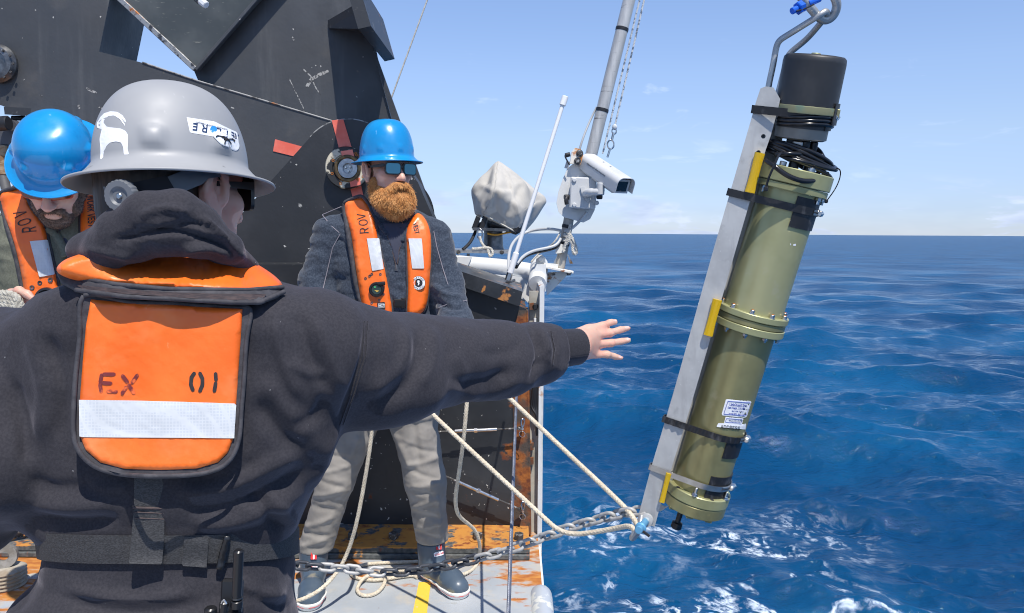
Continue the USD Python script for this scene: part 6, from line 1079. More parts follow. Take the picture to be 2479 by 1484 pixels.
# the hand that shows beside the rope
k0 = at(40, 722, 2.27); LB.cone(la1[-1], k0, .027, .022, .015)
LB.cone(at(30, 712, 2.27), at(50, 716, 2.26), .017, .016, .012); LB.chain(A([(48, 712, 2.26), (64, 722, 2.245), (72, 738, 2.24), (62, 752, 2.245)]), [.012, .0105, .0098, .0085], .006); LB.chain(A([(46, 724, 2.255), (60, 736, 2.24), (64, 752, 2.235), (52, 762, 2.24)]), [.0118, .0102, .0095, .008], .006); LB.chain(A([(40, 736, 2.255), (50, 750, 2.24), (50, 764, 2.235), (38, 772, 2.24)]), [.0115, .010, .0092, .008], .006); LB.chain(A([(30, 744, 2.26), (38, 758, 2.245), (36, 770, 2.24), (26, 776, 2.245)]), [.011, .0092, .0082, .0072], .006)
LB.chain(A([(22, 716, 2.27), (46, 704, 2.24), (66, 712, 2.225), (78, 722, 2.222)]), [.015, .0125, .0105, .009], .008)
fist(LB, la2[-1], (-.7, -.5, 0), (.1, .3, -1), -1)
gl_ = [(-1.38, LY, .93), (-1.36, LY - .02, .5), (-1.35, LY + .02, .09)]; gr_ = [(-1.19, LY, .93), (-1.15, LY - .02, .5), (-1.13, LY + .02, .09)]
for g_ in (gl_, gr_): LB.chain(g_, [.08, .055, .04], .03)
skin_l = LB.mesh(.0048, 2); obj('body', skin_l, m_skin, pl_, smooth=True)
kl = HL.k; bl = S(); bl.ell(HL.P(0, .064, -.096), np.array((.042, .038, .034)) * kl, HL.R)
for q in (-1, 1): bl.ell(HL.P(q * .048, .034, -.070), np.array((.016, .036, .034)) * kl, HL.R, .02); bl.ell(HL.P(q * .066, .008, -.030), np.array((.012, .018, .04)) * kl, HL.R, .02); bl.chain([HL.P(0, .100, -.049), HL.P(q * .026, .094, -.056), HL.P(q * .034, .080, -.085)], np.array([.006, .0065, .007]) * kl, .008)
bl.cone(HL.P(-.018, .110, -.069), HL.P(.018, .110, -.069), .0042 * kl, .0042 * kl, .004, -1)
bm = bl.mesh(.0045, 2); crumple(bm, 60, .004, seed=2); m_bdk = M('dark_short_beard', (.11, .07, .05), .8, var=((.22, .14, .10), 60, .45, .7), bump=[(150, .7, .003)]); obj('beard', bm, m_bdk, pl_, smooth=True)
pts_, fi = trimesh.sample.sample_surface(bm, 2200, seed=9); nn = vnormals(bm)[np.asarray(bm.faces)[fi][:, 0]]; dr = nn * .7 - HL.u * .5 + rng.normal(0, .3, pts_.shape); dr /= np.linalg.norm(dr, axis=1, keepdims=True)
curves('beard_hairs', pts_[:, None] + dr[:, None] * (np.linspace(0, 1, 3)[None, :, None] * .005), np.array([.0010, .0009, .0003]), M('dark_beard_hair', (.06, .038, .027), .5), pl_, 'stuff')
hl2 = S(); hl2.ell(HL.P(0, -.014, .042), np.array((.0795, .100, .094)) * kl, HL.R); obj('hair', hl2.mesh(.006, 2, lambda p: (p - HL.P(0, .012, 0)) @ HL.f), m_hairdark, pl_, smooth=True)
glasses(HL, pl_, M('amber_lens', (.10, .02, .008), .06, coat_weight=.6), M('red_frame', (.45, .05, .03), .35), .25, .054, .030, .098)
HLh = Head(HL.P(-.018, -.012, .066), (.25 * math.cos(.93), -.97 * math.cos(.93), -math.sin(.93)), HL.u + np.array([-.05, 0, 0]), 1.0)
lhat = hat(HLh, (.108, .120), .108, (.142, .158), rise=.014, drop=.012, bosses=[.55, -.55, 1.4, -1.4, 2.5, 3.7], bz=.040, ba=.009, bw=.015, p=.66); hlh = obj('hard_hat', lhat, m_bluehat, pl_, smooth=40)
obj('brim_edge', tube(np.array([HLh.P(.143 * math.sin(t), .159 * math.cos(t), -.0135) for t in np.linspace(0, 2 * math.pi, 100, endpoint=False)]), .0024, 6, True), m_bluehat, hlh, smooth=True)
JL = S(); RLl = [(470, 90, 215, .06, LY), (500, 35, 262, .085, LY), (530, -5, 300, .11, LY), (600, -20, 318, .13, LY), (760, 10, 330, .135, LY), (960, 55, 360, .13, LY), (1060, 75, 375, .13, LY)]
rows_to_loft(JL, RLl, LY, .03); JL.chain(la1[:3], [.075, .066, .050], .035); JL.cone(la1[2], la1[3], .047, .040, .02); JL.chain(la2, [.075, .066, .052, .042], .035); JL.cone(at(140, 520, 2.58), at(140, 478, 2.50), .075, .068, .03)
JL.cone(at(150, 505, 2.42), at(168, 560, 2.44), .035, .012, .008, -1)
zl = at(140, 470, LY)[2]; jlm = JL.mesh(.007, 3, lambda p: np.maximum(p[:, 2] - zl, at(100, 1055, LY)[2] - p[:, 2])); tg_l = Target(jlm.copy()); crumple(jlm, 11, .012, (1, 1, 1.3), 5); jl = obj('jacket', jlm, m_olive, pl_, smooth=True)
obj('tee_shirt', drape(Polygon([(112, 548), (140, 535), (170, 530), (178, 560), (170, 640), (150, 600)]), tg_l, .004, .006, 6, 20), m_shirt, pl_, smooth=True)
obj('zip', drape_line([(137, 560), (148, 590), (158, 618), (172, 636)], tg_l, .004, .010, 5, 6), m_zip, jl, smooth=True); obj('collar', drape_line([(116, 552), (136, 566), (150, 595), (160, 622)], tg_l, .014, .004, 5, 8), m_olive, jl, smooth=True)
P1 = smooth_poly([(0, 470), (30, 456), (58, 448), (66, 470), (84, 512), (108, 545), (117, 580), (128, 630), (142, 690), (146, 740), (120, 760), (72, 742), (56, 690), (40, 610), (18, 540)], 4); P2 = smooth_poly([(205, 478), (240, 466), (262, 480), (266, 520), (262, 600), (256, 700), (200, 720), (192, 640), (195, 560)], 4)
w1 = drape(Polygon(P1), tg_l, .012, .012, 6, 25, .024, 16); w2 = drape(Polygon(P2), tg_l, .012, .012, 6, 25, .024, 16); vl = obj('work_vest', w1, m_orange, pl_, smooth=50); obj('front_panel', w2, m_orange, vl, smooth=50); tw1, tw2 = Target(w1), Target(w2)
obj('panel_piping', cat_([drape_line(P1, tg_l, .0065, .006, 6, 8, 3, True), drape_line(P2, tg_l, .0065, .006, 6, 8, 3, True)]), m_bind, vl, smooth=True); obj('side_binding', drape(Polygon([(-4, 474), (4, 470), (22, 540), (44, 610), (60, 690), (74, 742), (62, 738), (46, 690), (30, 610), (8, 540)]), tg_l, .016, .012, 6, 15, .008, 6), m_bind, vl, smooth=50)
obj('reflective_strip', drape(Polygon([(72, 584), (116, 580), (133, 664), (95, 671)]), tw1, .004, .004, 5, 2), m_reflect, vl, smooth=50)
obj('lettering', lettering('WORK VEST', (211, 473), (.035, 1), 17, tw2, .002, True, sx=.56), m_patch, vl, smooth=False)
obj('rov_lettering', cat_([lettering('R', (88, 562), (-.1, -1), 35, tw1, .002, False, sx=.5), lettering('O', (77, 541), (-.3, -1), 33, tw1, .002, False, sx=.5), lettering('V', (66, 520), (-.3, -1), 32, tw1, .002, False, sx=.5)]), m_tick, vl, smooth=False)
for x, y in ((78, 696), (97, 685), (122, 678)): obj('eyelet', place(lathe([(.003, 0), (.0075, 0), (.007, .003), (.003, .002), (.003, 0)], 16), on(tw1, x, y), (.05, -1, 0)), m_darksteel, vl)
obj('inflation_gauge', place(lathe([(0, 0), (.032, 0), (.034, .006), (.030, .012), (.024, .012), (.022, .007), (0, .007)], 32), on(tw1, 112, 722, .004), (.05, -1, .3)), m_plastic, vl, smooth=40)
TL = S(); rows_to_loft(TL, [(1000, 70, 370, .12, LY), (1150, 110, 385, .12, LY)], LY, .04)
for g_ in (gl_, gr_): TL.chain([np.array(q) for q in g_], [.10, .075, .065], .03)
obj('trousers', crumple(TL.mesh(.01, 2, lambda p: .07 - p[:, 2]), 10, .012, seed=3), m_jean, pl_, smooth=True); boot((-1.36, LY + .06), (-1.37, LY - .23), pl_); boot((-1.13, LY + .06), (-1.10, LY - .23), pl_)
# rope coil in his hand
cr_ = thing('rope_coil', 'coil of grey braided rope in the left man\'s hand', 'rope', at(20, 745, 2.24)); m_coil = M('grey_braided_rope', (.42, .40, .34), .85, var=((.30, .28, .23), 90, .4, .6), bump=[(200, .4, .002)])
for k in range(5):
    pts = A([(-60 - 6 * k, 740 + 9 * k, 2.27 + .01 * k), (-20, 714 + 8 * k, 2.225), (24, 712 + 9 * k, 2.212), (46 + 3 * k, 728 + 8 * k, 2.215), (30, 775 + 12 * k, 2.235), (-20, 830 + 10 * k, 2.27), (-80, 800 + 8 * k, 2.29)]); obj('loop', strand(resample(spline(pts, 70, True), .006), .0115, 4, .045, 7, .5), m_coil, cr_)
# ------------------------------------------------------------------ the hanging acoustic instrument
def d1(x, y): return (1573.5 + .3263 * x, 121.0 + .3263 * y)
def d2(x, y): return (1573.5 + .3263 * x, 605.2 + .3263 * y)
def d3(x, y): return (1482.7 + .2855 * x, 907.8 + .2855 * y)
IP, IQ = at(1692, 1175, 2.26), at(1928, 411, 2.14); IW = (IQ - IP) / np.linalg.norm(IQ - IP); IN = EYE - (IP + IQ) / 2; IN = IN - IW * (IN @ IW); IN /= np.linalg.norm(IN); IE = np.cross(IW, -IN)
if IE @ RT < 0: IE = -IE
def s_at(y):
    s = np.linspace(-.5, 1.8, 1200); return float(np.interp(-y, -proj(IP + s[:, None] * IW)[:, 1][::1], s) if False else np.interp(-y, -proj(IP + s[:, None] * IW)[:, 1], s))
def ax(prof, n=72): return place(lathe(prof, n), IP, IW, IE)
def pt(s, r, phi): return IP + IW * s + (IE * math.cos(phi) + IN * math.sin(phi)) * r
ins = thing('acoustic_transponder', 'long olive cylindrical underwater instrument on an aluminium channel, hanging tilted over the sea', 'instrument', IP)
m_ol = M('olive_anodised_aluminium', (0.36, 0.35, 0.17), 0.35, 0.42, var=((0.43, 0.415, 0.22), 4.0, .4, .66), layers=[dict(c=(.17,.155,.07), s=5, lo=.55, hi=.75, st=(1,1,.35), amt=.5), dict(c=(0.46, .44, .30), s=11, lo=.60, hi=.72, amt=.6), dict(c=(.05, .045, .02), s=26, lo=.74, hi=.76)], rvar=(7, .30, .46), bump=[(120, .06, .001)])
m_ol2 = M('brown_olive_anodised_aluminium', (0.275, 0.255, 0.12), 0.35, 0.5, var=((0.335, 0.31, 0.145), 5.0, .4, .66), layers=[dict(c=(.13,.11,.05), s=6, lo=.55, hi=.75, st=(1,1,.35), amt=.5), dict(c=(0.38, .35, .21), s=12, lo=.60, hi=.74, amt=.5)], rvar=(7, .28, .44), bump=[(120, .06, .001)])
m_ol3 = M('pale_olive_flange', (0.36, 0.365, 0.19), 0.38, 0.3, var=((0.28, 0.275, 0.13), 6.0, .4, .65), layers=[dict(c=(.6, .58, .5), s=34, lo=.71, hi=.74)], bump=[(90, .06, .001)])
m_al = M('scratched_aluminium', (0.53, 0.53, 0.51), 0.46, 0.2, var=((0.41, 0.41, 0.40), 6.0, .38, .66), layers=[dict(c=(0.58, .58, .56), s=120, lo=.60, hi=.72, amt=.7), dict(c=(.27, .27, .26), s=18, lo=.58, hi=.76, amt=.6), dict(c=(.36,.35,.34), s=40, lo=.5, hi=.7, st=(1,1,.1), amt=.5)], bump=[(160, .12, .001)])
m_blk = M('matt_black_polyurethane', (0.024, 0.025, 0.027), 0.48, var=((0.045, 0.046, 0.047), 7, .38, .68), layers=[dict(c=(.08, .065, .05), s=9, lo=.68, hi=.78, amt=.6)], bump=[(60, .1, .001)])
m_gr = M('grey_endcap', (0.20, 0.19, 0.165), .5, .3, var=((.25, .24, .21), 8, .4, .6)); m_cab = M('glossy_black_cable', (0.010, 0.010, 0.011), .22)
m_brz = M('verdigris_ring', (0.30, 0.29, 0.16), .5, .4, layers=[dict(c=(.22, .30, .20), s=18, lo=.5, hi=.62)]); m_rubs = M('scuffed_black_strap', (0.014, 0.014, 0.015), .42, var=((.06, .06, .062), 40, .52, .70, (1, 1, .4)), bump=[(60, .25, .002)])
m_band = M('stainless_band', (0.60, 0.58, 0.54), .28, .95, var=((.45, .42, .38), 12, .4, .6)); m_yel = M('translucent_yellow_tubing', (0.86, 0.56, 0.012), .22, transmission_weight=.35, ior=1.4, coat_weight=.3)
# the two tubes and their flanges
sM, sU = s_at(749), s_at(411)
obj('lower_tube', ax([(0, -.02), (.0785, -.02), (.0785, sM - .05), (0, sM - .05)], 96), m_ol2, ins, smooth=40); obj('upper_tube', ax([(0, sM - .005), (.0815, sM - .005), (.0815, sU - .05), (0, sU - .05)], 96), m_ol, ins, smooth=40)
def flange(name, r, s0, s1, m, c=.0015): return obj(name, ax([(0, s0), (r - c, s0), (r, s0 + c), (r, s1 - c), (r - c, s1), (0, s1)], 96), m, ins, smooth=40)
flange('bottom_flange', .0945, -.031, 0, m_ol3, .002); flange('end_plate', .0930, -.066, -.0325, m_ol2, .002)
flange('middle_flange', .0995, sM - .017, sM, m_ol3); flange('middle_flange', .0965, sM - .035, sM - .0185, m_ol2); flange('middle_flange', .0985, sM - .056, sM - .0365, m_ol3)
flange('upper_flange', .0990, sU - .040, sU, m_ol3, .002); flange('upper_flange', .0965, sU - .058, sU - .0415, m_ol3)
for k in range(10):
    ph = math.radians(90 + 36 * k); b = obj('flange_bolt', cat_([place(cyl(.0068, .011, 16, .0012), pt(sM, .0895, ph), IW), place(cyl(.0092, .002, 16), pt(sM, .0895, ph), IW)]), m_shiny, ins); obj('bolt_cap', place(cyl(.004, .0012, 10), pt(sM + .011, .0895, ph), IW), '/World/Looks/rust_rim_0', b)
    obj('flange_nut', cat_([place(cyl(.0072, .008, 6, .001), pt(sM - .056, .0895, ph), -IW), place(cyl(.0042, .013, 10), pt(sM - .056, .0895, ph), -IW)]), m_shiny, ins)
for k, dg in enumerate((92, 23, -46, 161, 230)): obj('stud', cat_([place(cyl(.0082, .008, 6, .001), pt(0, .0868, math.radians(dg)), IW), place(cyl(.0046, .024, 12, .001), pt(0, .0868, math.radians(dg)), IW), place(cyl(.0105, .0018, 16), pt(0, .0868, math.radians(dg)), IW)]), m_shiny, ins)
for dg in (128, 58, 8): obj('bolt_hole', place(lathe([(0, .0004), (.0042, .0004), (.0055, .001), (.0055, 0), (0, 0)], 14), pt(0, .0868, math.radians(dg)), IW), m_patch, ins)
for dg in (118, 62, 22): obj('top_bolt', place(cyl(.009, .012, 16, .0015), pt(sU, .078, math.radians(dg)), IW), m_shiny, ins); obj('lower_bolt', cat_([place(cyl(.0075, .010, 6, .001), pt(sU - .058, .089, math.radians(dg + 22 if dg > 100 else dg - 30)), -IW), place(cyl(.0045, .018, 10), pt(sU - .058, .089, math.radians(dg + 22 if dg > 100 else dg - 30)), -IW)]), m_shiny, ins)
for dg in (250, 290, 330): obj('plate_notch', place(cbox(.02, .014, .01, .001), pt(-.067, .082, math.radians(dg - 200)), IW), m_ol2, ins)
rb = pt(-.066, .030, math.radians(155)); obj('release_rod', cat_([place(lathe([(0, 0), (.013, 0), (.015, -.012), (.009, -.016), (.008, -.056), (.009, -.060), (.0155, -.062), (.0165, -.078), (.013, -.082), (0, -.082)][::-1], 28), rb, IW)]), m_plastic, ins); obj('drain_plug', place(cyl(.008, .014, 12, .002), pt(-.066, .018, math.radians(120)), -IW), m_shiny, ins)
# upper unit
TP, TQ = at(1936, 338, 2.115), at(1975, 134, 2.075); TW = (TQ - TP) / np.linalg.norm(TQ - TP); TN = EYE - TP; TN = TN - TW * (TN @ TW); TN /= np.linalg.norm(TN); TE = np.cross(TW, -TN)
if TE @ RT < 0: TE = -TE
TL_ = float(np.linalg.norm(TQ - TP))
def tx(prof, n=80): return place(lathe(prof, n), TP, TW, TE)
def tp(s, r, phi): return TP + TW * s + (TE * math.cos(phi) + TN * math.sin(phi)) * r
sr = TL_ * .40
obj('black_dome', tx([(0, sr), (.0770, sr), (.0775, sr + .01), (.0785, TL_ - .018), (.0770, TL_ - .007), (.0715, TL_ - .0015), (.06, TL_), (0, TL_ + .002)]), m_blk, ins, smooth=50); obj('vent_plug', tp(0, 0, 0) is not None and place(cyl(.012, .006, 20, .002), tp(TL_, 0.0, 0), TW), m_brz, ins)
obj('clamp_ring', tx([(.05, sr - .018), (.0795, sr - .018), (.0805, sr - .016), (.0805, sr - .001), (.0795, sr + .001), (.05, sr + .001)]), m_brz, ins, smooth=40); obj('ring_lug', place(cbox(.012, .016, .022, .002), tp(sr - .010, .081, .25), TW, TE), m_brz, ins)
obj('neck', tx([(0, .03), (.069, .03), (.069, sr - .016), (0, sr - .016)]), m_blk, ins, smooth=40)
for k in range(3): obj('neck_cable', tube(np.array([tp(sr - .026 - .009 * k + .004 * math.sin(2 * t), .0735, t) for t in np.linspace(-2.6, 2.6, 60)]), .0052, 9), m_cab, ins, smooth=True)
obj('endcap', tx([(0, 0), (.058, 0), (.0665, .004), (.0675, .05), (0, .05)]), m_gr, ins, smooth=40)
obj('endcap_fitting', cat_([place(cbox(.045, .035, .022, .003), tp(-.010, .020, math.radians(120)), TW, TE), place(cyl(.014, .02, 20, .003), tp(0, .03, math.radians(60)), -TW), place(cyl(.010, .03, 16, .003), tp(0, .040, math.radians(20)), -TW)]), m_plastic, ins); obj('clear_cap', place(cbox(.026, .012, .016, .003), tp(-.010, .040, math.radians(95)), TW, TE), m_band, ins)
# aluminium channel: front plate, rear plate and web
fpl = [(1854, 209), (1873, 212), (1889, 240), (1883, 266), (1866, 328), (1854, 362), (1813, 496), (1781, 605), (1714, 840), (1668, 997), (1631, 1116), (1599, 1222), (1585, 1275), (1541, 1265), (1577, 1129), (1624, 974), (1727, 605), (1769, 460), (1817, 294), (1830, 247), (1841, 214)]
pc, pn = at(1754, 605, 2.135), np.array([.30, 1, .0]); pn = pn - IW * (pn @ IW); pn /= np.linalg.norm(pn); pe = np.cross(IW, pn)
if pe @ RT < 0: pe = -pe
def onplate(q, off=0.): d = ray(*np.array(q, float).T); t = ((pc + pn * off - EYE) @ pn) / (d @ pn); return EYE + d * t[:, None]
def plate(poly, off, th, holes=(), m=m_al, name='channel_plate', shift=0.):
    loc_ = lambda q: (lambda p: np.stack([(p - pc) @ pe, (p - pc) @ IW], 1))(onplate(q, off)); P = Polygon(loc_(poly))
    for h, r in holes: P = P.difference(Point(loc_([h])[0]).buffer(r, 10))
    mm = trimesh.creation.extrude_polygon(P.buffer(0), th, engine='earcut'); v = mm.vertices; return obj(name, trimesh.Trimesh(pc + pn * (off + v[:, 2:3]) + pe * v[:, :1] + IW * v[:, 1:2], mm.faces if np.dot(np.cross(pe, IW), pn) > 0 else mm.faces[:, ::-1], process=False), m, ins, smooth=20)
front = plate(fpl, 0, .006, [((1848, 330), .0058), ((1836, 369), .0058), ((1565, 1256), .016)])
rpl = [(x + 30, y + 8) for x, y in fpl]; rpl = [(1888, 225), (1915, 260), (1896, 330), (1884, 368), (1840, 515), (1742, 850), (1660, 1126), (1626, 1205), (1618, 1226), (1600, 1238), (1580, 1236), (1608, 1140), (1655, 980), (1760, 612), (1800, 470), (1850, 300)]
plate(rpl, .088, .006, [((1878, 345), .0062), ((1610, 1216), .014)])
lw = onplate([(1843, 216), (1577, 1129), (1544, 1262)], 0.003); obj('channel_web', hull(np.vstack([lw[:2] + pe * .001, lw[:2] + pe * .007, lw[:2] + pe * .001 + pn * .084, lw[:2] + pe * .007 + pn * .084])), m_al, ins, smooth=False)
for y0, y1 in (): pass
# straps
def strap(s, r, h, m, org=IP, w=IW, e=IE, n=IN, th=.003, ribs=0, dipl=0.0, phis=(8, 30), nm='strap', clampm=m_band):
    fx = onplate([tuple(proj(org + w * s - e * .11)), ] , -.0005)[0]
    ys = proj(org + w * s)[1]; le = np.interp(ys, [216, 294, 460, 605, 974, 1129, 1265], [1841, 1817, 1769, 1727, 1624, 1577, 1541]); re_ = np.interp(ys, [266, 496, 605, 840, 997, 1116, 1222], [1883, 1813, 1781, 1714, 1668, 1631, 1599])
    q = onplate([(le + 2, ys - 22), (re_, ys - 8)], -.001); c2 = [(np.dot(p - org, e), np.dot(p - org, n)) for p in q] + [(np.dot(q[0] + pn * .012 - org, e), np.dot(q[0] + pn * .012 - org, n))]
    P = unary_union([Point(0, 0).buffer(r + .0006, 24), Polygon(c2).buffer(.001)]).convex_hull; ring = P.buffer(th).exterior; k = 160; o_ = np.array([ring.interpolate(i / k, normalized=True).coords[0] for i in range(k)]); ringi = P.exterior; i_ = np.array([P.exterior.interpolate(P.exterior.project(Point(*z))).coords[0] for z in o_])
    if ribs: o_ = i_ + (o_ - i_) * (1 + .45 * np.sin(np.arange(k) * 2 * np.pi * ribs / k)[:, None])
    sl = lambda a: dipl * a[:, 0]
    mk = lambda a, z: org + np.outer(a[:, 0], e) + np.outer(a[:, 1], n) + np.outer(s + z + sl(a), w)
    V = np.vstack([mk(o_, -h / 2), mk(o_, h / 2), mk(i_, h / 2), mk(i_, -h / 2)]); F = []
    for b in range(4):
        i = np.arange(k); j = (i + 1) % k; a0, b0 = b * k, ((b + 1) % 4) * k; F += [np.stack([a0 + i, a0 + j, b0 + j], 1), np.stack([a0 + i, b0 + j, b0 + i], 1)]
    mm = trimesh.Trimesh(V, np.vstack(F), process=False)
    if mm.volume < 0: mm.invert()
    so = obj(nm, mm, m, ins, smooth=40)
    f = lambda ph, rr, z=0.: org + w * (s + z + dipl * rr * math.cos(math.radians(ph))) + (e * math.cos(math.radians(ph)) + n * math.sin(math.radians(ph))) * rr
    a, b = phis; nn_ = 14; arc_o = np.linspace(a, b, nn_); V = np.vstack([[f(p, r + th + rr, z) for p in arc_o] for rr, z in ((.0006, -h * .36), (.0022, -h * .36), (.0022, h * .36), (.0006, h * .36))]); F = []
    for b_ in range(4):
        i = np.arange(nn_ - 1); j = i + 1; a0, b0 = b_ * nn_, ((b_ + 1) % 4) * nn_; F += [np.stack([a0 + i, a0 + j, b0 + j], 1), np.stack([a0 + i, b0 + j, b0 + i], 1)]
    mm = trimesh.Trimesh(V, np.vstack(F), process=False); obj('clamp_band', mm, clampm, so, smooth=40)
    for p in np.linspace(a + 3, b - 2, 11): obj('band_slot', place(cbox(.0011, h * .50, .0012, .0002), f(p, r + th + .0024), f(p, 1) - f(p, 0), w * .94 + np.cross(w, f(p, 1) - f(p, 0)) * .3), m_patch, so, smooth=False)
    c = f(a - 3, r + th + .005); td = np.cross(w, f(a - 3, 1) - f(a - 3, 0)); obj('worm_screw', cat_([place(cyl(.0075, .026, 18, .002), c - td * .013, td), place(cbox(.016, h * .8, .012, .002), c, f(a - 3, 1) - f(a - 3, 0), td), place(cyl(.0085, .007, 6, .001), c + td * .013, td)]), m_shiny, so)
    return so
def pad(s0, s1, p0, p1, r, m, org=IP, w=IW, e=IE, n=IN, th=.003, nm='rubber_pad'):
    nn_ = 24; ph = np.radians(np.linspace(p0, p1, nn_)); f = lambda rr, s: org + w * s + np.outer(np.cos(ph), e) * rr + np.outer(np.sin(ph), n) * rr; V = np.vstack([f(r, s0), f(r + th, s0), f(r + th, s1), f(r, s1)]); F = []
    for b in range(4):
        i = np.arange(nn_ - 1); j = i + 1; a0, b0 = b * nn_, ((b + 1) % 4) * nn_; F += [np.stack([a0 + i, a0 + j, b0 + j], 1), np.stack([a0 + i, b0 + j, b0 + i], 1)]
    for q in (0, nn_ - 1): F += [np.array([[q, nn_ + q, 2 * nn_ + q], [q, 2 * nn_ + q, 3 * nn_ + q]])]
    mm = trimesh.Trimesh(V, np.vstack(F), process=False); 
    if mm.volume < 0: mm.invert()
    return obj(nm, mm, m, ins, smooth=40)
s2, s3, s4 = s_at(497), s_at(1036), s_at(1150)
strap(.066, .0705, .021, m_rubs, TP, TW, TE, TN, phis=(14, 24)); pad(.03, .085, -25, 38, .0690, m_rubs, TP, TW, TE, TN); pad(.045, .10, -5, 30, .0795, m_rubs, TP, TW, TE, TN)
strap(s2, .0845, .020, m_rubs, phis=(12, 34)); pad(s2 - .050, s2 + .032, 2, 74, .0820, m_rubs)
strap(s3, .0815, .0185, m_rubs, ribs=34, phis=(12, 34)); pad(s3 - .058, s3 + .006, 12, 62, .0790, m_rubs)
strap(s4, .0845, .0165, m_band, th=.0016, phis=(14, 42)); pad(s4 + .004, s4 + .034, -40, 72, .0790, m_rubs); pad(s4 - .034, s4 - .002, -30, 74, .0790, m_rubs)
# yellow edge guards along the plate
for (a, b), r in (((1840, 370), (1815, 466)), .0135), (((1737, 725), (1714, 812)), .0130), (((1619, 1146), (1602, 1216)), .0080):
    p, q = onplate([a, b], -.008); L = np.linalg.norm(q - p); zz_ = np.linspace(0, 1, 14); prof_ = tube(p + (q - p) * zz_[:, None], r * (1 - .12 * np.sin(np.pi * zz_)), 22, cap=True); v = prof_.vertices; d_ = (v - p) @ pn; fl = .45; prof_.vertices = v - np.outer(d_ * fl, pn); obj('edge_guard', prof_, m_yel, ins, smooth=50)
# bail of bent rod, through the shackle
m_galv = M('galvanised_bent_rod', (0.50, 0.50, 0.48), .45, .7, var=((.38, .38, .37), 14, .4, .65), bump=[(60, .2, .001)])
bail = A([(1858, 240, 2.105), (1861, 208, 2.105), (1872, 155, 2.10), (1881, 110, 2.095), (1889, 97, 2.09), (1905, 86, 2.085), (1950, 58, 2.06), (1988, 34, 2.04), (1999, 28, 2.045), (2002, 36, 2.06), (1990, 52, 2.085), (1955, 92, 2.13), (1922, 120, 2.17), (1908, 136, 2.18), (1898, 170, 2.185), (1880, 240, 2.19)])
obj('bail', tube(spline(bail, 120), .0080, 16), m_galv, ins, smooth=True)
# cable coil above the upper flange and its ties
rng = np.random.default_rng(23)
for k in range(6):
    c = IP + IW * (sU + .020 + .006 * k) - IE * .012 + IE * .006 * rng.normal(); a_, b_ = .098 + .007 * rng.normal(), .078 + .008 * rng.normal(); tl = .10 * rng.normal(); t_ = np.linspace(0, 2 * np.pi, 60, endpoint=False)
    obj('cable_loop', tube(c + np.outer(a_ * np.cos(t_), IE) + np.outer(b_ * np.sin(t_), IN) + np.outer(.006 * np.sin(2 * t_ + k) + tl * .05 * np.cos(t_) - .012 * np.cos(t_), IW), .0056, 9, True), m_cab, ins, smooth=True)
def cpts(l, dY): return A([(*d1(x, y), 2.13 + z + dY) for x, y, z in l])
obj('cable_zigzag', tube(spline(cpts([(1070, 690, 0), (1130, 715, -.03), (1215, 770, -.05), (1285, 795, -.05), (1230, 785, -.04), (1130, 772, -.06), (1020, 770, -.07), (930, 775, -.05)], 0), 60), .0062, 10), m_cab, ins, smooth=True); obj('cable_zigzag', tube(spline(cpts([(1110, 680, 0), (1180, 700, -.02), (1250, 745, -.03), (1280, 790, -.05)], 0), 30), .0062, 10), m_cab, ins, smooth=True)
obj('lead_cable', tube(spline(cpts([(860, 820, -.06), (920, 860, -.085), (1010, 925, -.095), (1120, 968, -.095), (1205, 970, -.08), (1245, 950, -.06), (1243, 912, -.04)], 0), 60), .0068, 10), m_cab, ins, smooth=True)
obj('cable_connector', cat_([place(cyl(.012, .022, 18, .002), pt(sU, .040, math.radians(48)), IW), place(cyl(.0135, .02, 18, .002), pt(sU, .055, math.radians(100)), IW)]), m_plastic, ins)
obj('cable_tie', tube(spline(cpts([(985, 757, -.09), (960, 775, -.105), (925, 850, -.115), (885, 940, -.11), (862, 1015, -.10)], 0), 30), .0032, 6), m_plastic, ins); obj('cable_tie', place(cbox(.011, .012, .008, .002), cpts([(860, 1030, -.10)], 0)[0], IN), m_plastic, ins)
obj('cable_tie', tube(spline(cpts([(1385, 875, -.04), (1408, 890, -.05), (1413, 925, -.055), (1385, 1010, -.05), (1318, 1110, -.03)], 0), 30), .0016, 6), m_plastic, ins); obj('cable_tie', place(cbox(.009, .010, .007, .002), cpts([(1308, 1122, -.03)], 0)[0], IN), m_plastic, ins)
# labels on the lower tube
tl_ = Target(ax([(0, -.02), (.0785, -.02), (.0785, sM - .05), (0, sM - .05)], 160)); ld = (.985, .14); ldn = (math.cos(.13), math.sin(.13)); m_bluep = M('blue_print', (.03, .06, .35), .5)
L1 = drape(Polygon([d3(*q) for q in ((962, 208), (975, 204), (1165, 220), (1180, 224), (1140, 350), (1125, 362), (935, 345), (925, 335))]), tl_, .0006, .001, 4, 1); l1 = obj('maker_label', L1, m_sticker, ins, smooth=40)
obj('label_frame', drape_line([d3(*q) for q in ((980, 222), (1172, 237), (1132, 348), (944, 331))], tl_, .0008, .0010, 3, 5, 0, True), m_bluep, l1)
for i_, (t_, p_, h_, b_) in enumerate((('LinkQuest Inc.', (992, 260), 6.2, True), ('San Diego, CA USA', (976, 284), 4.8, True), ('Serial No. 010191', (1012, 311), 3.4, False), ('www.link-quest.com', (986, 332), 3.9, False))): obj('label_lettering', lettering(t_, d3(*p_), (1, .07 if i_ < 2 else .06), h_, tl_, .0010, b_, sx=(.74, .72, .78, .84)[i_]), m_bluep, l1, smooth=False)
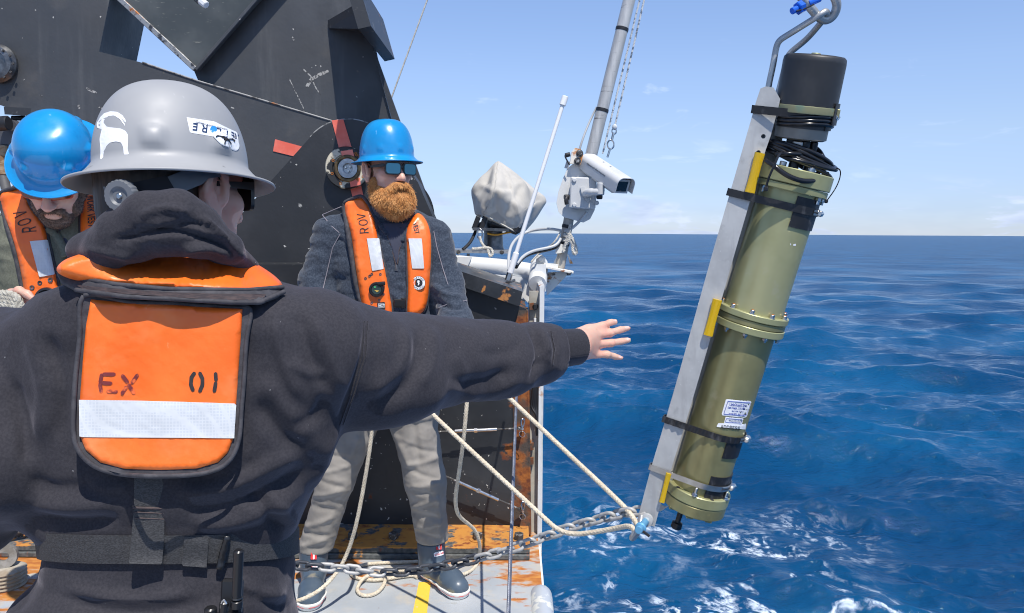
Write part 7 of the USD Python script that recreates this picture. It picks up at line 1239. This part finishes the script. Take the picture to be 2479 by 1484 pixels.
L2 = drape(Polygon([d3(*q) for q in ((960, 354), (1112, 367), (1097, 418), (945, 408))]), tl_, .0006, .001, 4, 1); l2 = obj('serial_label', L2, m_sticker, ins, smooth=40); obj('label_frame', drape_line([d3(*q) for q in ((968, 368), (1102, 379), (1092, 410), (956, 400))], tl_, .0006, .0010, 3, 5, 0, True), m_bluep, l2); obj('label_lettering', lettering('TN10010CR', d3(986, 397), (1, .07), 4.6, tl_, .0010, sx=.86), m_navy, l2, smooth=False)
L3 = drape(Polygon([d3(*q) for q in ((898, 408), (1135, 412), (1128, 462), (880, 440))]), tl_, .0016, .001, 4, 1); l3 = obj('address_label', L3, m_sticker, ins, smooth=40); obj('label_lettering', lettering('ADDRESS', d3(915, 452), (1, .095), 8.6, tl_, .0026, sx=.88), m_patch, l3, smooth=False)
for q in (((1040, 1438), (1048, 1448)), ((1062, 1443), (1085, 1452))): obj('paint_chip', drape(Polygon([d1(q[0][0], q[0][1]), d1(q[1][0] - 4, q[0][1] - 6), d1(*q[1]), d1(q[0][0] + 2, q[1][1] + 2)]), Target(ax([(0, sM), (.0815, sM), (.0815, sU - .05), (0, sU - .05)], 120)), .0004, .0006, 2, 0), m_sticker, ins, smooth=False)
# shackle at the foot of the channel
bs = thing('bow_shackle', 'worn blue pinned bow shackle at the foot of the hanging aluminium channel', 'shackle', at(1556, 1268, 2.2))
m_bl = M('worn_blue_paint', (.10, .30, .48), .5, .2, layers=[dict(c=(.45, .5, .52), s=24, lo=.5, hi=.6)]); pc0, pc1 = at(1571, 1252, 2.25), at(1546, 1284, 2.10); dp = (pc1 - pc0) / np.linalg.norm(pc1 - pc0)
obj('pin', rod(pc0, pc1, .0105, 20, .001), m_bl, bs); obj('collar', place(lathe([(.0105, 0), (.0185, .002), (.020, .008), (.0185, .016), (.0105, .018)], 28), pc0 + dp * .028, dp), M('chalky_nylon_spacer', (.45, .45, .43), .7, var=((.34, .35, .35), 12, .4, .6)), bs); obj('pin_head', place(lathe([(0, 0), (.0135, 0), (.0155, .003), (.0155, .010), (.012, .014), (0, .014)], 24), pc1 - dp * .036, dp), m_bl, bs)
obj('split_tie', rod(pc1 - dp * .02 + [0.004, 0, -.004], pc1 - dp * .02 + [.026, -.004, -.020], .004), m_plastic, bs)
cb = pc1 - dp * .03; obj('bow', tube(spline([cb + [0.002, 0, .006], cb + [-.012, -.004, -.010], cb + [-.022, .0, -.026], cb + [-.018, .02, -.038], cb + [-.002, .05, -.036], cb + [.012, .08, -.020], cb + [.018, .095, 0.002]], 40), .0085, 14), m_galv, bs, smooth=True)
# lifting shackle at the top
ls = thing('lifting_shackle', 'stamped galvanised lifting shackle with blue nut at the top of the instrument', 'shackle', at(2000, 20, 2.05))
c4 = lambda x, y: (1573.5 + .4078 * x, .4078 * y); obj('bow', tube(spline(A([(*c4(860, -60), 2.03), (*c4(905, -8), 2.035), (*c4(955, 48), 2.04), (*c4(1000, 100), 2.055), (*c4(1045, 118), 2.065), (*c4(1085, 95), 2.06), (*c4(1108, 40), 2.05), (*c4(1095, -15), 2.04), (*c4(1040, -80), 2.04)]), 80), .0112, 18), m_galv, ls, smooth=True)
o = at(*c4(905, 38), 2.025); obj('nut', cat_([place(cyl(.0165, .017, 6, .002), o, (-.8, -.3, -.4)), place(cyl(.0085, .035, 14, .001), o, (-.8, -.3, -.4))]), M('glossy_blue_paint', (.005, .10, .55), .25, coat_weight=.4), ls); obj('pin', rod(o - np.array([-.8, -.3, -.4]) * .02, o + np.array([.8, .3, .4]) * .06, .0085), '/World/Looks/glossy_blue_paint', ls); obj('tie', tube(spline(A([(*c4(868, 66), 2.01), (*c4(915, 52), 2.012), (*c4(972, 26), 2.02)]), 12), .0022, 6), m_plastic, ls)
obj('lifting_line', tube(A([(*c4(1035, -10), 2.04), (*c4(1040, -400), 2.02), (*c4(1050, -1200), 1.98)]), .009, 12), m_line, label='lifting line running up from the shackle at the top edge', cat='rope')
# ------------------------------------------------------------------ chain, tag lines and wire
def stadium(p, d, w, n=12, m=9):
    cw = w - d; L = (p + d) - cw; a = np.linspace(-math.pi / 2, math.pi / 2, m); r = cw / 2
    path = np.vstack([np.c_[L / 2 + r * np.cos(a), r * np.sin(a), 0 * a], np.c_[-L / 2 - r * np.cos(a), -r * np.sin(a), 0 * a]]); return tube(path, d / 2, n, True)
def grd(px, py, z=0.009): d = ray(np.array(px, float), np.array(py, float)); return EYE + d * ((z - EYE[2]) / d[..., 2])[..., None]
chp = spline(A([(600, 1352, 2.46), (680, 1364, 2.52), (730, 1370, 2.56), (830, 1376, 2.60), (930, 1385, 2.62), (1030, 1378, 2.61), (1110, 1362, 2.59), (1200, 1340, 2.56), (1290, 1310, 2.52), (1400, 1271, 2.42), (1480, 1249, 2.34), (1530, 1238, 2.28), (1560, 1236, 2.25)]), 300)
PITCHL = .0425; cps = resample(chp, PITCHL); ch = thing('safety_chain', 'galvanised safety chain sagging across the open deck edge to the hanging instrument', 'chain', cps[0]); lk = stadium(PITCHL, .0118, .0410)
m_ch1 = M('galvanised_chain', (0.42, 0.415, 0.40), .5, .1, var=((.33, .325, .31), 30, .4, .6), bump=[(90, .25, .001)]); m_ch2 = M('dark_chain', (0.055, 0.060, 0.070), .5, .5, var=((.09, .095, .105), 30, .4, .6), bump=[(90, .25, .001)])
rng = np.random.default_rng(3)
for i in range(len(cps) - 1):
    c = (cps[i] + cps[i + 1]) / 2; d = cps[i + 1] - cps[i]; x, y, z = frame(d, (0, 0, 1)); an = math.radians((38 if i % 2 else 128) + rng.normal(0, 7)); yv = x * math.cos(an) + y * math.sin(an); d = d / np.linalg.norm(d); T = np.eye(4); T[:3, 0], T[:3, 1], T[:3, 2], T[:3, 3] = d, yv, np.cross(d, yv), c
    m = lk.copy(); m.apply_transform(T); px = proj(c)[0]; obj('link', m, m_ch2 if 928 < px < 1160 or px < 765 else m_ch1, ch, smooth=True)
m_rope = M('cream_braided_rope', (0.60, 0.53, 0.41), .85, var=((.50, .43, .32), 60, .4, .6), layers=[dict(c=(.40, .12, .08), s=120, lo=.70, hi=.73), dict(c=(.10, .13, .35), s=130, lo=.71, hi=.74)], bump=[(260, .5, .003)])
def braid(path, r=.0083): p = resample(path, .0065); return cat_([tube(p, r * .86, 9)] + [strand(p, r, 4, pc_, 5, .36) for pc_ in (.052, -.052)])
def rope(label, pts, n=120, r=.0083): return obj('tag_line', braid(spline(np.asarray(pts), n), r), m_rope, smooth=True, label=label, cat='rope', group='cream braided ropes on the deck')
rope('cream tag line passing the grey trouser leg and under the chain to the hanging instrument', A([(905, 878, 2.90), (925, 888, 2.88), (1030, 986, 2.76), (1180, 1127, 2.58), (1322, 1258, 2.42), (1352, 1282, 2.38), (1385, 1292, 2.35), (1440, 1288, 2.31), (1500, 1277, 2.25), (1528, 1276, 2.20), (1540, 1290, 2.17)]))
rope('cream tag line crossing open sea from the white post to the hanging instrument', A([(1128, 862, 2.88), (1150, 884, 2.85), (1222, 953, 2.75), (1370, 1093, 2.52), (1500, 1216, 2.32), (1530, 1250, 2.25), (1546, 1276, 2.20)]))
rope('cream rope hanging between the trouser legs and trailing over the left boot', A([(905, 885, 2.90), (905, 950, 2.91), (903, 1015, 2.92), (893, 1100, 2.93), (880, 1180, 2.95), (862, 1270, 2.97), (840, 1340, 3.0), (815, 1386, 2.98), (778, 1425, 2.93), (738, 1448, 2.90), (690, 1462, 2.90), (620, 1475, 2.90)]))
hang = A([(1140, 880, 2.84), (1134, 930, 2.83), (1129, 990, 2.82), (1120, 1080, 2.84), (1108, 1165, 2.93), (1103, 1208, 3.02), (1108, 1242, 3.12), (1128, 1264, 3.24), (1150, 1285, 3.33), (1161, 1318, 3.38)])
rope('cream rope hanging right of the grey trousers and bending round onto the deck', np.vstack([hang, grd([1156, 1128, 1085, 1040], [1362, 1388, 1398, 1402], .012)]))
co = grd([1030, 985, 930, 885, 858, 850, 866, 905, 955, 1000, 1010], [1362, 1361, 1363, 1367, 1376, 1389, 1400, 1405, 1400, 1394, 1398]); co[:, 2] = [.010, .010, .010, .010, .010, .010, .010, .010, .012, .010, .009]
c2 = grd([1010, 960, 915, 885, 868, 866, 880, 902, 922, 932, 928, 900], [1372, 1377, 1388, 1398, 1410, 1424, 1433, 1431, 1418, 1402, 1390, 1384], .024)
c2[:, 2] = [.012, .016, .022, .026, .012, .009, .009, .009, .010, .016, .024, .022]
rope('cream rope looped on the deck behind the chain and the nearer boot', np.vstack([co[::-1], c2]), 200)
m_wire = M('steel_wire_rope', (0.26, 0.28, 0.33), .38, .7, var=((.18, .19, .22), 40, .4, .6))
obj('wire_rope', strand(resample(A([(1257, 868, 3.6), (1250, 960, 3.32), (1243, 1150, 2.82), (1231, 1484, 2.22), (1224, 1700, 1.95), (1216, 2000, 1.7)]), .004), .0066, 6, .045, 6, .42), m_wire, smooth=True, label='taut blue-grey steel wire rope running down the deck edge in front of the rusted corner', cat='wire')
